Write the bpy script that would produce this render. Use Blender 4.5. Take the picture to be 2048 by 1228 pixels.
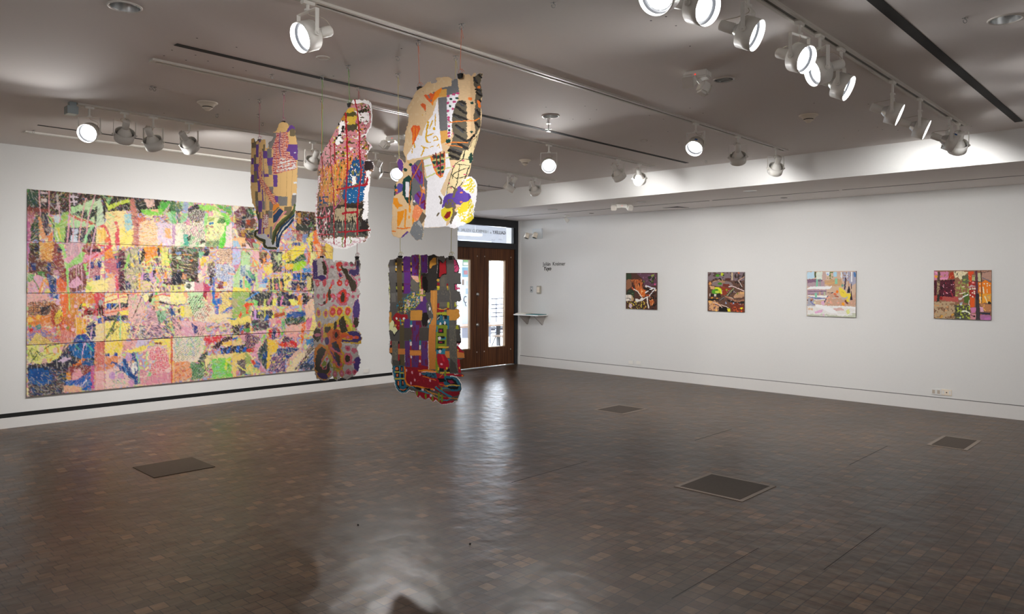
import bpy, bmesh, math, random
import numpy as np
from mathutils import Vector, Matrix

# ------------------------------------------------------------------ camera, world, exposure
for o in list(bpy.data.objects): bpy.data.objects.remove(o)
sc = bpy.context.scene
col = sc.collection
CAM_H = 1.6; FPX = 1461.2; YAW = math.radians(43.764); ROLL = math.radians(.258); VH = 562.83
cam = bpy.data.cameras.new('camera'); camo = bpy.data.objects.new('camera', cam); col.objects.link(camo)
cam.sensor_width = 36; cam.lens = FPX/2048*36
cam.shift_y = -(614-VH)/2048
cam.clip_start = .05; cam.clip_end = 200
Fw = Vector((math.cos(YAW), math.sin(YAW), 0)); R0 = Vector((math.sin(YAW), -math.cos(YAW), 0)); U0 = Vector((0, 0, 1))
Rt = R0*math.cos(ROLL)+U0*math.sin(ROLL); Up = U0*math.cos(ROLL)-R0*math.sin(ROLL)
camo.matrix_world = Matrix(((Rt.x, Up.x, -Fw.x, 0), (Rt.y, Up.y, -Fw.y, 0), (Rt.z, Up.z, -Fw.z, CAM_H), (0, 0, 0, 1)))
sc.camera = camo
sc.view_settings.view_transform = 'Standard'; sc.view_settings.look = 'None'
sc.view_settings.gamma = 1; sc.view_settings.use_curve_mapping = False
sc.view_settings.exposure = 0.0
AMBIENT = 0.50
world = bpy.data.worlds.new('world'); sc.world = world; world.use_nodes = True
bg = world.node_tree.nodes['Background']; bg.inputs[0].default_value = (1.0, .965, .93, 1); bg.inputs[1].default_value = AMBIENT
LAMP_W = 82.0          # watts of one track lamp
LENS_E = 42.0          # brightness of a lit lens

# measured room planes (metres): left wall y, right wall x, ceilings z
LW, RW, CZ, SZ, BX, DY = 9.33, 10.325, 3.05, 2.77, 8.39, 9.80

def hit(u, v, ax, val):
    """the real point on plane axis=val that the photograph shows at pixel u,v"""
    d = Fw+Rt*((u-1024)/FPX)+Up*((VH-v)/FPX); o = Vector((0, 0, CAM_H))
    return o+d*((val-o[ax])/d[ax])
def hit_plane(u, v, p0, n):
    d = Fw+Rt*((u-1024)/FPX)+Up*((VH-v)/FPX); o = Vector((0, 0, CAM_H))
    return o+d*((p0-o).dot(n)/d.dot(n))

# ------------------------------------------------------------------ materials
def lin(h):
    r = [int(h[i:i+2], 16)/255 for i in (0, 2, 4)]
    return tuple(((c+.055)/1.055)**2.4 if c > .04045 else c/12.92 for c in r)+(1,)
def mat(name, c, rough=.6, metal=0, emit=None, es=0, spec=.5):
    m = bpy.data.materials.new(name); m.use_nodes = True; b = m.node_tree.nodes['Principled BSDF']
    b.inputs['Base Color'].default_value = lin(c) if isinstance(c, str) else (*c, 1)
    b.inputs['Roughness'].default_value = rough; b.inputs['Metallic'].default_value = metal
    b.inputs['Specular IOR Level'].default_value = spec
    if emit: b.inputs['Emission Color'].default_value = lin(emit); b.inputs['Emission Strength'].default_value = es
    return m
def nodes(m): return m.node_tree.nodes, m.node_tree.links, m.node_tree.nodes['Principled BSDF']
def speckle(m, scale, amt, bump=0.0, coord='Object'):
    n, l, b = nodes(m); t = n.new('ShaderNodeTexCoord'); z = n.new('ShaderNodeTexNoise'); z.inputs['Scale'].default_value = scale; z.inputs['Detail'].default_value = 6
    l.new(t.outputs[coord], z.inputs['Vector'])
    mx = n.new('ShaderNodeMix'); mx.data_type = 'RGBA'; c = b.inputs['Base Color'].default_value
    mx.inputs[6].default_value = [q*(1-amt) for q in c[:3]]+[1]; mx.inputs[7].default_value = [min(1, q*(1+amt)) for q in c[:3]]+[1]
    l.new(z.outputs['Fac'], mx.inputs[0]); l.new(mx.outputs[2], b.inputs['Base Color'])
    if bump:
        bp = n.new('ShaderNodeBump'); bp.inputs['Strength'].default_value = bump; bp.inputs['Distance'].default_value = .002
        l.new(z.outputs['Fac'], bp.inputs['Height']); l.new(bp.outputs[0], b.inputs['Normal'])
    return m
M = {}
M['wall'] = speckle(mat('white_wall_paint', (.80, .80, .785), .75, spec=.25), 60, .02, .12)
M['ceil'] = speckle(mat('ceiling_paint', (.82, .775, .745), .85, spec=.2), 40, .02, .15)
M['base'] = speckle(mat('white_baseboard_paint', (.80, .79, .77), .5), 30, .02)
M['black'] = mat('black_reveal', (.004, .004, .004), .7)
M['reveal'] = mat('grey_reveal', (.13, .13, .12), .7)
M['white'] = mat('white_enamel', (.86, .84, .79), .42)
M['track'] = mat('track_enamel', (.66, .63, .57), .5)
M['chan'] = mat('track_channel', (.16, .155, .13), .5)
M['ivory'] = mat('ivory_plastic', (.90, .81, .68), .5)
M['plate'] = mat('white_plastic_plate', (.80, .80, .78), .45)
M['baffle'] = mat('black_baffle', (.02, .022, .026), .5)
M['reflect'] = mat('lamp_reflector', (.75, .77, .78), .25, .6)
M['alu'] = mat('spun_aluminium', (.55, .56, .56), .3, .9)
M['alu_dk'] = mat('brushed_steel_hook', (.35, .35, .34), .35, .9)
M['lens'] = mat('lamp_lens', (.9, .9, .9), .2, emit='fdfdff', es=LENS_E)
M['tape'] = mat('blue_painters_tape', (.02, .12, .38), .7)
M['cord'] = mat('cream_cord', (.55, .48, .40), .6)
M['rim'] = mat('downlight_rim', (.62, .58, .53), .5)
M['clip'] = mat('black_clip_steel', (.012, .012, .012), .35)
M['wire'] = mat('steel_wire', (.6, .6, .6), .3, .9)
M['edge'] = mat('canvas_edge', (.13, .12, .10), .8)
M['dark'] = mat('dark_slot', (.015, .014, .013), .8)
M['frame'] = mat('black_door_frame', (.012, .014, .018), .4)
M['cover'] = speckle(mat('floor_box_cover', (.052, .036, .025), .55, spec=.2), 30, .25, .2)
M['coverrim'] = speckle(mat('floor_box_rim', (.21, .165, .13), .5), 40, .2)
for nm, c in (('pink', 'c8688c'), ('green', '6ea04a'), ('orange', 'd88a58'), ('red', 'b83c48'), ('yellow', 'd4c878'), ('salmon', 'd87a58')):
    M['s_'+nm] = mat(nm+'_string', c, .8)

def wood_mat():
    m = mat('varnished_door_veneer', (.12, .045, .02), .45, spec=.2); n, l, b = nodes(m)
    t = n.new('ShaderNodeTexCoord'); mp = n.new('ShaderNodeMapping'); mp.inputs['Scale'].default_value = (26, 26, .8)
    z = n.new('ShaderNodeTexNoise'); z.inputs['Scale'].default_value = 1.6; z.inputs['Detail'].default_value = 8; z.inputs['Distortion'].default_value = .4
    r = n.new('ShaderNodeValToRGB'); e = r.color_ramp.elements
    e[0].position = .3; e[0].color = (.045, .016, .008, 1); e[1].position = .75; e[1].color = (.17, .062, .022, 1)
    l.new(t.outputs['Object'], mp.inputs[0]); l.new(mp.outputs[0], z.inputs['Vector']); l.new(z.outputs['Fac'], r.inputs[0]); l.new(r.outputs[0], b.inputs['Base Color'])
    return m
M['wood'] = wood_mat()

def floor_mat():
    m = mat('end_grain_wood_blocks', (.1, .08, .06), .45, spec=.26); n, l, b = nodes(m)
    t = n.new('ShaderNodeTexCoord'); P_ = t.outputs['Object']
    # slight wander of the joints
    wz = n.new('ShaderNodeTexNoise'); wz.inputs['Scale'].default_value = 3.1; wz.inputs['Detail'].default_value = 1
    l.new(P_, wz.inputs['Vector'])
    wm = n.new('ShaderNodeVectorMath'); wm.operation = 'SCALE'; wm.inputs['Scale'].default_value = .022
    wa = n.new('ShaderNodeVectorMath'); wa.operation = 'ADD'; l.new(wz.outputs['Color'], wm.inputs[0]); l.new(P_, wa.inputs[0]); l.new(wm.outputs[0], wa.inputs[1])
    # row-wise stagger: x shifted by white noise of the row number
    sp = n.new('ShaderNodeSeparateXYZ'); l.new(wa.outputs[0], sp.inputs[0])
    dv = n.new('ShaderNodeMath'); dv.operation = 'DIVIDE'; dv.inputs[1].default_value = .082; l.new(sp.outputs['Y'], dv.inputs[0])
    fl = n.new('ShaderNodeMath'); fl.operation = 'FLOOR'; l.new(dv.outputs[0], fl.inputs[0])
    wn = n.new('ShaderNodeTexWhiteNoise'); wn.noise_dimensions = '1D'; l.new(fl.outputs[0], wn.inputs['W'])
    xs = n.new('ShaderNodeMath'); xs.operation = 'MULTIPLY_ADD'; xs.inputs[1].default_value = .075; l.new(wn.outputs['Value'], xs.inputs[0]); l.new(sp.outputs['X'], xs.inputs[2])
    cb = n.new('ShaderNodeCombineXYZ'); l.new(xs.outputs[0], cb.inputs['X']); l.new(sp.outputs['Y'], cb.inputs['Y'])
    br = n.new('ShaderNodeTexBrick'); br.offset = 0; br.squash = 1
    br.inputs['Scale'].default_value = 1; br.inputs['Brick Width'].default_value = .074; br.inputs['Row Height'].default_value = .082
    br.inputs['Mortar Size'].default_value = .0034; br.inputs['Mortar Smooth'].default_value = .3; br.inputs['Bias'].default_value = 0
    br.inputs['Color1'].default_value = (0, 0, 0, 1); br.inputs['Color2'].default_value = (1, 1, 1, 1); br.inputs['Mortar'].default_value = (.5, .5, .5, 1)
    l.new(cb.outputs[0], br.inputs['Vector'])
    rp = n.new('ShaderNodeValToRGB'); e = rp.color_ramp.elements
    e[0].position = 0; e[0].color = (.100, .062, .038, 1); e[1].position = 1; e[1].color = (.330, .225, .150, 1)
    for p, c in ((.3, (.115, .080, .054, 1)), (.55, (.155, .094, .062, 1)), (.8, (.165, .120, .084, 1)), (.92, (.235, .155, .10, 1))):
        k = e.new(p); k.color = c
    l.new(br.outputs['Color'], rp.inputs[0])
    # broad wear
    z = n.new('ShaderNodeTexNoise'); z.inputs['Scale'].default_value = .9; z.inputs['Detail'].default_value = 7; z.inputs['Roughness'].default_value = .62; l.new(P_, z.inputs['Vector'])
    mr = n.new('ShaderNodeMapRange'); mr.inputs[1].default_value = .3; mr.inputs[2].default_value = .7; mr.inputs[3].default_value = .33; mr.inputs[4].default_value = .68; l.new(z.outputs['Fac'], mr.inputs[0])
    mm = n.new('ShaderNodeVectorMath'); mm.operation = 'SCALE'; l.new(rp.outputs[0], mm.inputs[0]); l.new(mr.outputs[0], mm.inputs['Scale'])
    # scuffed pale streaks along the rows
    mp = n.new('ShaderNodeMapping'); mp.inputs['Scale'].default_value = (7, 26, 1); l.new(P_, mp.inputs[0])
    z2 = n.new('ShaderNodeTexNoise'); z2.inputs['Scale'].default_value = 1.2; z2.inputs['Detail'].default_value = 5; l.new(mp.outputs[0], z2.inputs['Vector'])
    mr2 = n.new('ShaderNodeMapRange'); mr2.inputs[1].default_value = .35; mr2.inputs[2].default_value = .75; mr2.inputs[3].default_value = .86; mr2.inputs[4].default_value = 1.3; l.new(z2.outputs['Fac'], mr2.inputs[0])
    m2 = n.new('ShaderNodeVectorMath'); m2.operation = 'SCALE'; l.new(mm.outputs[0], m2.inputs[0]); l.new(mr2.outputs[0], m2.inputs['Scale'])
    mx = n.new('ShaderNodeMix'); mx.data_type = 'RGBA'; mx.inputs[7].default_value = (.022, .015, .011, 1); l.new(br.outputs['Fac'], mx.inputs[0]); l.new(m2.outputs[0], mx.inputs[6])
    zw = n.new('ShaderNodeTexNoise'); zw.inputs['Scale'].default_value = 1.7; zw.inputs['Detail'].default_value = 9; zw.inputs['Roughness'].default_value = .7; l.new(P_, zw.inputs['Vector'])
    mw = n.new('ShaderNodeMapRange'); mw.inputs[1].default_value = .52; mw.inputs[2].default_value = .72; mw.inputs[3].default_value = 0; mw.inputs[4].default_value = .22; l.new(zw.outputs['Fac'], mw.inputs[0])
    mxw = n.new('ShaderNodeMix'); mxw.data_type = 'RGBA'; mxw.inputs[7].default_value = (.175, .135, .108, 1); l.new(mw.outputs[0], mxw.inputs[0]); l.new(mx.outputs[2], mxw.inputs[6])
    wt = n.new('ShaderNodeMix'); wt.data_type = 'RGBA'; wt.blend_type = 'MULTIPLY'; wt.inputs[0].default_value = 1; wt.inputs[7].default_value = (.94, .81, .69, 1); l.new(mxw.outputs[2], wt.inputs[6])
    l.new(wt.outputs[2], b.inputs['Base Color'])
    rr = n.new('ShaderNodeMapRange'); rr.inputs[1].default_value = 0; rr.inputs[2].default_value = 1; rr.inputs[3].default_value = .31; rr.inputs[4].default_value = .37; l.new(br.outputs['Color'], rr.inputs[0]); l.new(rr.outputs[0], b.inputs['Roughness'])
    # each block sits at its own slight tilt: bump from the block value, the scuffs and the joints
    mth = n.new('ShaderNodeMath'); mth.operation = 'MULTIPLY_ADD'; mth.inputs[1].default_value = -.6; l.new(br.outputs['Fac'], mth.inputs[0]); l.new(z2.outputs['Fac'], mth.inputs[2])
    bp = n.new('ShaderNodeBump'); bp.inputs['Strength'].default_value = .09; bp.inputs['Distance'].default_value = .003
    l.new(mth.outputs[0], bp.inputs['Height'])
    z3 = n.new('ShaderNodeTexNoise'); z3.inputs['Scale'].default_value = 5.5; z3.inputs['Detail'].default_value = 2; l.new(P_, z3.inputs['Vector'])
    bp2 = n.new('ShaderNodeBump'); bp2.inputs['Strength'].default_value = .52; bp2.inputs['Distance'].default_value = .017
    l.new(z3.outputs['Fac'], bp2.inputs['Height']); l.new(bp.outputs[0], bp2.inputs['Normal'])
    dx = n.new('ShaderNodeMath'); dx.operation = 'DIVIDE'; dx.inputs[1].default_value = .074; l.new(xs.outputs[0], dx.inputs[0])
    fx = n.new('ShaderNodeMath'); fx.operation = 'FLOOR'; l.new(dx.outputs[0], fx.inputs[0])
    cc = n.new('ShaderNodeCombineXYZ'); l.new(fx.outputs[0], cc.inputs['X']); l.new(fl.outputs[0], cc.inputs['Y'])
    w3 = n.new('ShaderNodeTexWhiteNoise'); w3.noise_dimensions = '3D'; l.new(cc.outputs[0], w3.inputs['Vector'])
    sb = n.new('ShaderNodeVectorMath'); sb.operation = 'SUBTRACT'; sb.inputs[1].default_value = (.5, .5, .5); l.new(w3.outputs['Color'], sb.inputs[0])
    sc_ = n.new('ShaderNodeVectorMath'); sc_.operation = 'SCALE'; sc_.inputs['Scale'].default_value = .006; l.new(sb.outputs[0], sc_.inputs[0])
    ad = n.new('ShaderNodeVectorMath'); ad.operation = 'ADD'; l.new(sc_.outputs[0], ad.inputs[0]); l.new(bp2.outputs[0], ad.inputs[1])
    nn_ = n.new('ShaderNodeVectorMath'); nn_.operation = 'NORMALIZE'; l.new(ad.outputs[0], nn_.inputs[0]); l.new(nn_.outputs[0], b.inputs['Normal'])
    return m
M['floor'] = floor_mat()

def glass_mat():
    m = bpy.data.materials.new('clear_glass'); m.use_nodes = True; n = m.node_tree.nodes; l = m.node_tree.links; n.clear()
    o = n.new('ShaderNodeOutputMaterial'); mx = n.new('ShaderNodeMixShader'); tr = n.new('ShaderNodeBsdfTransparent'); g = n.new('ShaderNodeBsdfGlossy'); f = n.new('ShaderNodeFresnel')
    tr.inputs[0].default_value = (.95, .97, .97, 1); g.inputs['Roughness'].default_value = .02; f.inputs[0].default_value = 1.3
    l.new(f.outputs[0], mx.inputs[0]); l.new(tr.outputs[0], mx.inputs[1]); l.new(g.outputs[0], mx.inputs[2]); l.new(mx.outputs[0], o.inputs[0])
    return m
M['glass'] = glass_mat()

def paint_mat(name, rough=.7, spec=.3):
    m = mat(name, (.5, .5, .5), rough, spec=spec); n, l, b = nodes(m)
    a = n.new('ShaderNodeVertexColor'); a.layer_name = 'paint'; l.new(a.outputs['Color'], b.inputs['Base Color'])
    z = n.new('ShaderNodeTexNoise'); z.inputs['Scale'].default_value = 220; t = n.new('ShaderNodeTexCoord'); l.new(t.outputs['Object'], z.inputs['Vector'])
    bp = n.new('ShaderNodeBump'); bp.inputs['Strength'].default_value = .25; bp.inputs['Distance'].default_value = .002; l.new(z.outputs['Fac'], bp.inputs['Height']); l.new(bp.outputs[0], b.inputs['Normal'])
    return m
M['paper'] = paint_mat('painted_paper'); M['canvas'] = paint_mat('painted_canvas', .55); M['gloss'] = paint_mat('glossy_painted_paper', .25, .5)

# ------------------------------------------------------------------ mesh helpers
def obj(name, bm, m, parent=None, smooth=False):
    me = bpy.data.meshes.new(name); bm.normal_update(); bm.to_mesh(me); bm.free()
    if smooth: me.polygons.foreach_set('use_smooth', [True]*len(me.polygons))
    o = bpy.data.objects.new(name, me); me.materials.append(M[m] if isinstance(m, str) else m)
    col.objects.link(o)
    if parent: o.parent = parent
    return o
def tag(o, label, cat, group=None):
    o['label'] = label; o['category'] = cat
    if group: o['group'] = group
    return o
def struct(o): o['kind'] = 'structure'; return o
def empty(name, loc=(0, 0, 0)):
    o = bpy.data.objects.new(name, None); o.location = loc; o.empty_display_size = .05; col.objects.link(o); return o
def box(bm, lo, hi, bev=0):
    vs = [bm.verts.new((x, y, z)) for x in (lo[0], hi[0]) for y in (lo[1], hi[1]) for z in (lo[2], hi[2])]
    fs = [bm.faces.new([vs[i] for i in f]) for f in ((0, 1, 3, 2), (4, 6, 7, 5), (0, 4, 5, 1), (2, 3, 7, 6), (0, 2, 6, 4), (1, 5, 7, 3))]
    if bev:
        ed = list({e for f in fs for e in f.edges}); bmesh.ops.bevel(bm, geom=ed, offset=bev, segments=2, affect='EDGES')
    return bm
def B(lo, hi, bev=0): return box(bmesh.new(), [min(a, b) for a, b in zip(lo, hi)], [max(a, b) for a, b in zip(lo, hi)], bev)
def basis(a):
    a = Vector(a).normalized(); h = Vector((0, 0, 1)) if abs(a.z) < .9 else Vector((1, 0, 0))
    p = a.cross(h).normalized(); return a, p, p.cross(a)
def lathe(bm, prof, o, a, seg=28, cap0=False, cap1=False):
    """profile of (distance along axis a, radius) revolved about o"""
    a, p, q = basis(a); rings = []
    for s, r in prof:
        rings.append([bm.verts.new(Vector(o)+a*s+(p*math.cos(t)+q*math.sin(t))*r) for t in [2*math.pi*i/seg for i in range(seg)]])
    for A, C in zip(rings[:-1], rings[1:]):
        for i in range(seg): bm.faces.new((A[i], A[(i+1) % seg], C[(i+1) % seg], C[i]))
    if cap0: bm.faces.new(list(reversed(rings[0])))
    if cap1: bm.faces.new(rings[-1])
    return bm
def tube(bm, pts, r, seg=6):
    pts = [Vector(p) for p in pts]; rings = []
    for i, p in enumerate(pts):
        d = (pts[min(i+1, len(pts)-1)]-pts[max(i-1, 0)])
        a, u, w = basis(d if d.length > 1e-9 else (0, 0, 1))
        rings.append([bm.verts.new(p+(u*math.cos(2*math.pi*k/seg)+w*math.sin(2*math.pi*k/seg))*r) for k in range(seg)])
    for A, C in zip(rings[:-1], rings[1:]):
        for i in range(seg): bm.faces.new((A[i], A[(i+1) % seg], C[(i+1) % seg], C[i]))
    bm.faces.new(list(reversed(rings[0]))); bm.faces.new(rings[-1]); return bm
def bar(bm, p, q, wdir, w, t):
    """flat bar from p to q, width w along wdir, thickness t"""
    p, q, wdir = Vector(p), Vector(q), Vector(wdir).normalized(); d = (q-p).normalized(); n = d.cross(wdir).normalized()
    vs = [bm.verts.new(c+wdir*(sx*w/2)+n*(sy*t/2)) for c in (p, q) for sx, sy in ((-1, -1), (1, -1), (1, 1), (-1, 1))]
    for f in ((3, 2, 1, 0), (4, 5, 6, 7), (0, 1, 5, 4), (1, 2, 6, 5), (2, 3, 7, 6), (3, 0, 4, 7)): bm.faces.new([vs[i] for i in f])
    return bm
def quad_prism(bm, pts, up, h):
    lo = [bm.verts.new(Vector(p)) for p in pts]; hi = [bm.verts.new(Vector(p)+Vector(up)*h) for p in pts]
    n = len(pts); bm.faces.new(list(reversed(lo))); bm.faces.new(hi)
    for i in range(n): bm.faces.new((lo[i], lo[(i+1) % n], hi[(i+1) % n], hi[i]))
    return bm
def text_mesh(name, body, size, loc, xdir, ydir, m, parent=None, shear=0, bold=0, align='LEFT', ext=.0012, track=1.0):
    cu = bpy.data.curves.new(name, 'FONT'); cu.body = body; cu.size = size; cu.extrude = ext; cu.shear = shear; cu.offset = bold; cu.align_x = align; cu.space_character = track
    t = bpy.data.objects.new(name, cu); col.objects.link(t)
    dg = bpy.context.evaluated_depsgraph_get(); me = bpy.data.meshes.new_from_object(t.evaluated_get(dg))
    bpy.data.objects.remove(t)
    x = Vector(xdir).normalized(); y = Vector(ydir).normalized(); z = x.cross(y)
    me.transform(Matrix(((x.x, y.x, z.x, loc[0]), (x.y, y.y, z.y, loc[1]), (x.z, y.z, z.z, loc[2]), (0, 0, 0, 1))))
    me.materials.clear(); me.materials.append(M[m])
    o = bpy.data.objects.new(name, me); col.objects.link(o)
    if parent: o.parent = parent
    return o
# ------------------------------------------------------------------ the room shell
X0, Y0 = -4.5, -4.5      # the room runs on behind the camera
struct(obj('floor', B((X0, Y0, -.12), (RW+.1, DY+.02, 0)), 'floor'))
bm = bmesh.new()
# left wall: face y=LW, ends at x=BX where the door recess begins
struct(obj('wall_above_doors', B((BX, DY+.02, SZ-.01), (RW+.2, DY+.25, 3.6)), 'wall'))
struct(obj('wall_left', B((X0, LW, 0), (BX, DY+.25, CZ+.1)), 'wall'))
struct(obj('wall_right', B((RW, Y0, 0), (RW+.2, DY+.25, CZ+.1)), 'wall'))
struct(obj('ceiling', B((X0, Y0, CZ), (BX-.1, LW, CZ+.15)), 'ceil'))
# dropped bulkhead over the right side: its face leans slightly back to the ceiling
bx = bmesh.new()
pts = [(BX-.20, CZ+.12), (BX-.19, CZ), (BX, SZ), (RW, SZ), (RW, CZ+.12)]
lo = [bx.verts.new((x, Y0, z)) for x, z in pts]; hi = [bx.verts.new((x, DY+.1, z)) for x, z in pts]
n = len(pts)
for i in range(n): bx.faces.new((lo[i], hi[i], hi[(i+1) % n], lo[(i+1) % n]))
bx.faces.new(lo); bx.faces.new(list(reversed(hi)))
cs = obj('ceiling', bx, 'ceil'); struct(cs)
cs.data.materials.append(M['wall'])
for p in cs.data.polygons:
    if abs(p.normal.x) > .5 and p.center.x < BX: p.material_index = 1
# reveals and baseboards
struct(obj('baseboard_left', B((X0, LW-.012, 0), (BX, LW, .112)), 'base'))
struct(obj('trim_1', B((X0, LW-.002, .112), (BX, LW+.001, .158)), 'black'))
struct(obj('baseboard_right', B((RW-.010, Y0, 0), (RW, 9.66, .163)), 'base'))
struct(obj('trim_2', B((RW-.003, Y0, .163), (RW, 9.66, .172)), 'reveal'))
struct(obj('baseboard_right', B((RW-.030, 9.67, 0), (RW, DY-.06, .163)), 'base'))
struct(obj('trim_3', B((RW-.022, 9.665, .163), (RW, DY-.06, SZ)), 'wall'))
# seams of the soffit: a thin shadow gap along it
struct(obj('trim_4', B((9.50, Y0, SZ-.0035), (9.512, 3.36, SZ+.001)), 'reveal'))
struct(obj('trim_5', B((9.50, 3.40, SZ-.0035), (9.512, 5.15, SZ+.001)), 'reveal'))
struct(obj('trim_6', B((9.50, 5.20, SZ-.0035), (9.512, 9.3, SZ+.001)), 'reveal'))

flo = bpy.data.objects['floor']
for (a_, b_, w_) in (((1351, 1200), (1521, 1097), .0045), ((1660, 1142), (1763, 1055), .0045), ((1397, 882), (1466, 859), .008), ((1031, 967), (1168, 921), .006), ((1700, 930), (1775, 892), .006)):
    A_ = hit(*a_, 2, 0); B__ = hit(*b_, 2, 0); y_ = round((A_.y+B__.y)/2/.082)*.082
    obj('joint_gap', B((A_.x, y_-w_/2, .0001), (B__.x, y_+w_/2, .0006)), 'dark', flo)

# ------------------------------------------------------------------ double door, frame, transom
FY = DY-.10
def zat(u, v, y=FY): return hit(u, v, 1, y).z
DT = 2.215; TT = 2.70     # leaf top, frame top
DX0, DXM, DX1 = BX+.05, 9.33, 10.22
fr = bmesh.new()
for lo, hi in (((BX+.001, FY, 0), (DX0, DY, TT)), ((DX1, FY, 0), (RW-.03, DY, TT)), ((BX+.001, FY, TT-.0), (RW-.03, DY, SZ-.001)), ((DX0, FY, DT), (DX1, DY, DT+.11)), ((DX0, FY, TT-.07), (DX1, DY, TT)), ((DX0, FY+.02, DT+.11), (DX0+.03, DY-.02, TT-.07)), ((DX1-.03, FY+.02, DT+.11), (DX1, DY-.02, TT-.07))):
    box(fr, lo, hi)
dframe = struct(obj('door_3', fr, 'frame'))
pane = obj('transom_pane', B((DX0+.03, DY-.052, DT+.11), (DX1-.03, DY-.046, TT-.07)), 'glass', dframe); 
def door_leaf(name, x0, x1, gx0, gx1, pull_x):
    zt, z0 = DT+.004, .018
    gz0, gz1 = .36, 2.0
    bm = bmesh.new(); yA, yB = FY+.03, FY+.075
    for lo, hi in (((x0, yA, z0), (gx0, yB, zt)), ((gx1, yA, z0), (x1, yB, zt)), ((gx0, yA, z0), (gx1, yB, gz0)), ((gx0, yA, gz1), (gx1, yB, zt))): box(bm, lo, hi)
    d = struct(obj(name, bm, 'wood'))
    st = bmesh.new(); s = .016
    for lo, hi in (((gx0, yA-.006, gz0), (gx0+s, yB+.006, gz1)), ((gx1-s, yA-.006, gz0), (gx1, yB+.006, gz1)), ((gx0, yA-.006, gz0), (gx1, yB+.006, gz0+s)), ((gx0, yA-.006, gz1-s), (gx1, yB+.006, gz1))): box(st, lo, hi)
    obj('glazing_bead', st, mat('pale_oak_bead', (.34, .22, .12), .45), d)
    obj('glass_pane', B((gx0+s, yA+.018, gz0+s), (gx1-s, yA+.024, gz1-s)), 'glass', d)
    for z in (1.36, .80):
        if pull_x:
            o = lathe(bmesh.new(), [(0, .034), (.006, .034), (.010, .026), (.018, .024), (.020, 0.001)], (pull_x, yA, z), (0, -1, 0), 20); obj('lock_cylinder', o, 'alu', d, True)
    for sx in ((x0+.09, x1-.09)):
        for z in (.30, 2.06): obj('plug', lathe(bmesh.new(), [(0, .012), (.003, .011), (.0035, .0005)], (sx, yA, z), (0, -1, 0), 12), 'cord', d, True)
    return d
cz = [hit(u, v, 1, FY+.03) for u, v in ((976, 503), (976, 699), (1010, 503), (940, 501), (955, 573), (955, 650))]
door_leaf('door_1', DX0+.004, DXM-.004, 8.60, hit(941, 600, 1, FY+.03).x, hit(955, 600, 1, FY+.03).x)
door_leaf('door_2', DXM+.004, DX1-.004, hit(976, 600, 1, FY+.03).x, hit(1010.5, 600, 1, FY+.03).x, None)
struct(obj('trim_7', B((DX0, FY+.02, 0), (DX1, DY, .012)), 'alu'))
# lettering on the outside of the transom glass, so it reads reversed from in here
tx = hit(1011, 466, 1, DY-.04)
t1 = text_mesh('lettering_bold', 'GALLERY', .085, (tx.x, DY-.044, tx.z-.03), (-1, 0, 0), (0, 0, 1), 'dark', dframe, bold=.0018)
wd = max(v.co.x for v in t1.data.vertices)-min(v.co.x for v in t1.data.vertices)
t2 = text_mesh('lettering_at', 'at', .062, (tx.x-wd-.025, DY-.044, tx.z-.03), (-1, 0, 0), (0, 0, 1), 'chan', dframe)
t3 = text_mesh('lettering', 'HEIMBOLD VISUAL ARTS CENTER', .085, (tx.x-wd-.11, DY-.044, tx.z-.03), (-1, 0, 0), (0, 0, 1), 'chan', dframe)

# ------------------------------------------------------------------ the lit lobby beyond the doors
LY = 17.0
struct(obj('floor_lobby', B((6.5, DY+.02, -.12), (24, LY+.3, 0)), mat('lobby_floor', (.34, .30, .34), .25)))
struct(obj('ceiling_lobby', B((6.5, DY+.25, 3.6), (24, LY+.3, 3.7)), mat('lobby_ceiling', (.5, .5, .5), .8)))
struct(obj('wall_lobby_left', B((7.0, DY+.25, 0), (7.2, LY, 3.6)), 'wall'))
struct(obj('wall_lobby_right', B((23.8, DY+.25, 0), (24, LY, 3.6)), 'wall'))
struct(obj('wall_lobby_front', B((RW+.2, DY+.05, 0), (24, DY+.25, 3.6)), 'wall'))
wf = bmesh.new()
for lo, hi in (((6.5, LY, 0), (24, LY+.15, .12)), ((6.5, LY, 2.66), (24, LY+.15, 2.72))): box(wf, lo, hi)
for x in (6.6, 10.4, 14.0, 17.6, 21.2, 23.9): box(wf, (x-.03, LY+.03, .12), (x+.03, LY+.12, 2.66))
w1 = struct(obj('window_1', wf, 'frame'))
obj('daylight_pane', B((6.6, LY+.12, .12), (23.9, LY+.13, 2.66)), mat('overcast_daylight', (.8, .9, 1), .4, emit='f0f5ff', es=25), w1)
struct(obj('wall_lobby_back', B((6.5, LY, 2.72), (24, LY+.15, 3.6)), mat('lobby_upper_wall', (.30, .31, .32), .8)))
# pin-up partition seen through the left leaf
pv = hit(923, 600, 1, 13.0); pw = hit(938.5, 600, 1, 13.0)
part = obj('notice_partition', B((pv.x+.02, 13.0, .22), (pw.x+.75, 13.12, 2.6)), mat('pale_blue_partition', (.62, .70, .80), .6)); 
tag(part, 'pale blue-white partition pinned with notices, seen through the left door glass', 'partition')
def pin(u0, v0, u1, v1, c, name, label):
    a = hit(u0, v0, 1, 12.995); b = hit(u1, v1, 1, 12.995)
    o = obj(name, B((a.x, 12.99, b.z), (b.x, 12.999, a.z)), mat(name+'_print', c, .5)); tag(o, label, 'poster', 'notices pinned on the lobby partition'); return o
pr = pin(925.5, 511, 938, 532, '7f9a86', 'pinned_notice', 'green and grey notice pinned highest on the lobby partition'); 
pr2 = pin(924, 534.5, 938.5, 554, '6d98ab', 'pinned_notice', 'teal framed notice pinned below the green one on the lobby partition')
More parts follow.
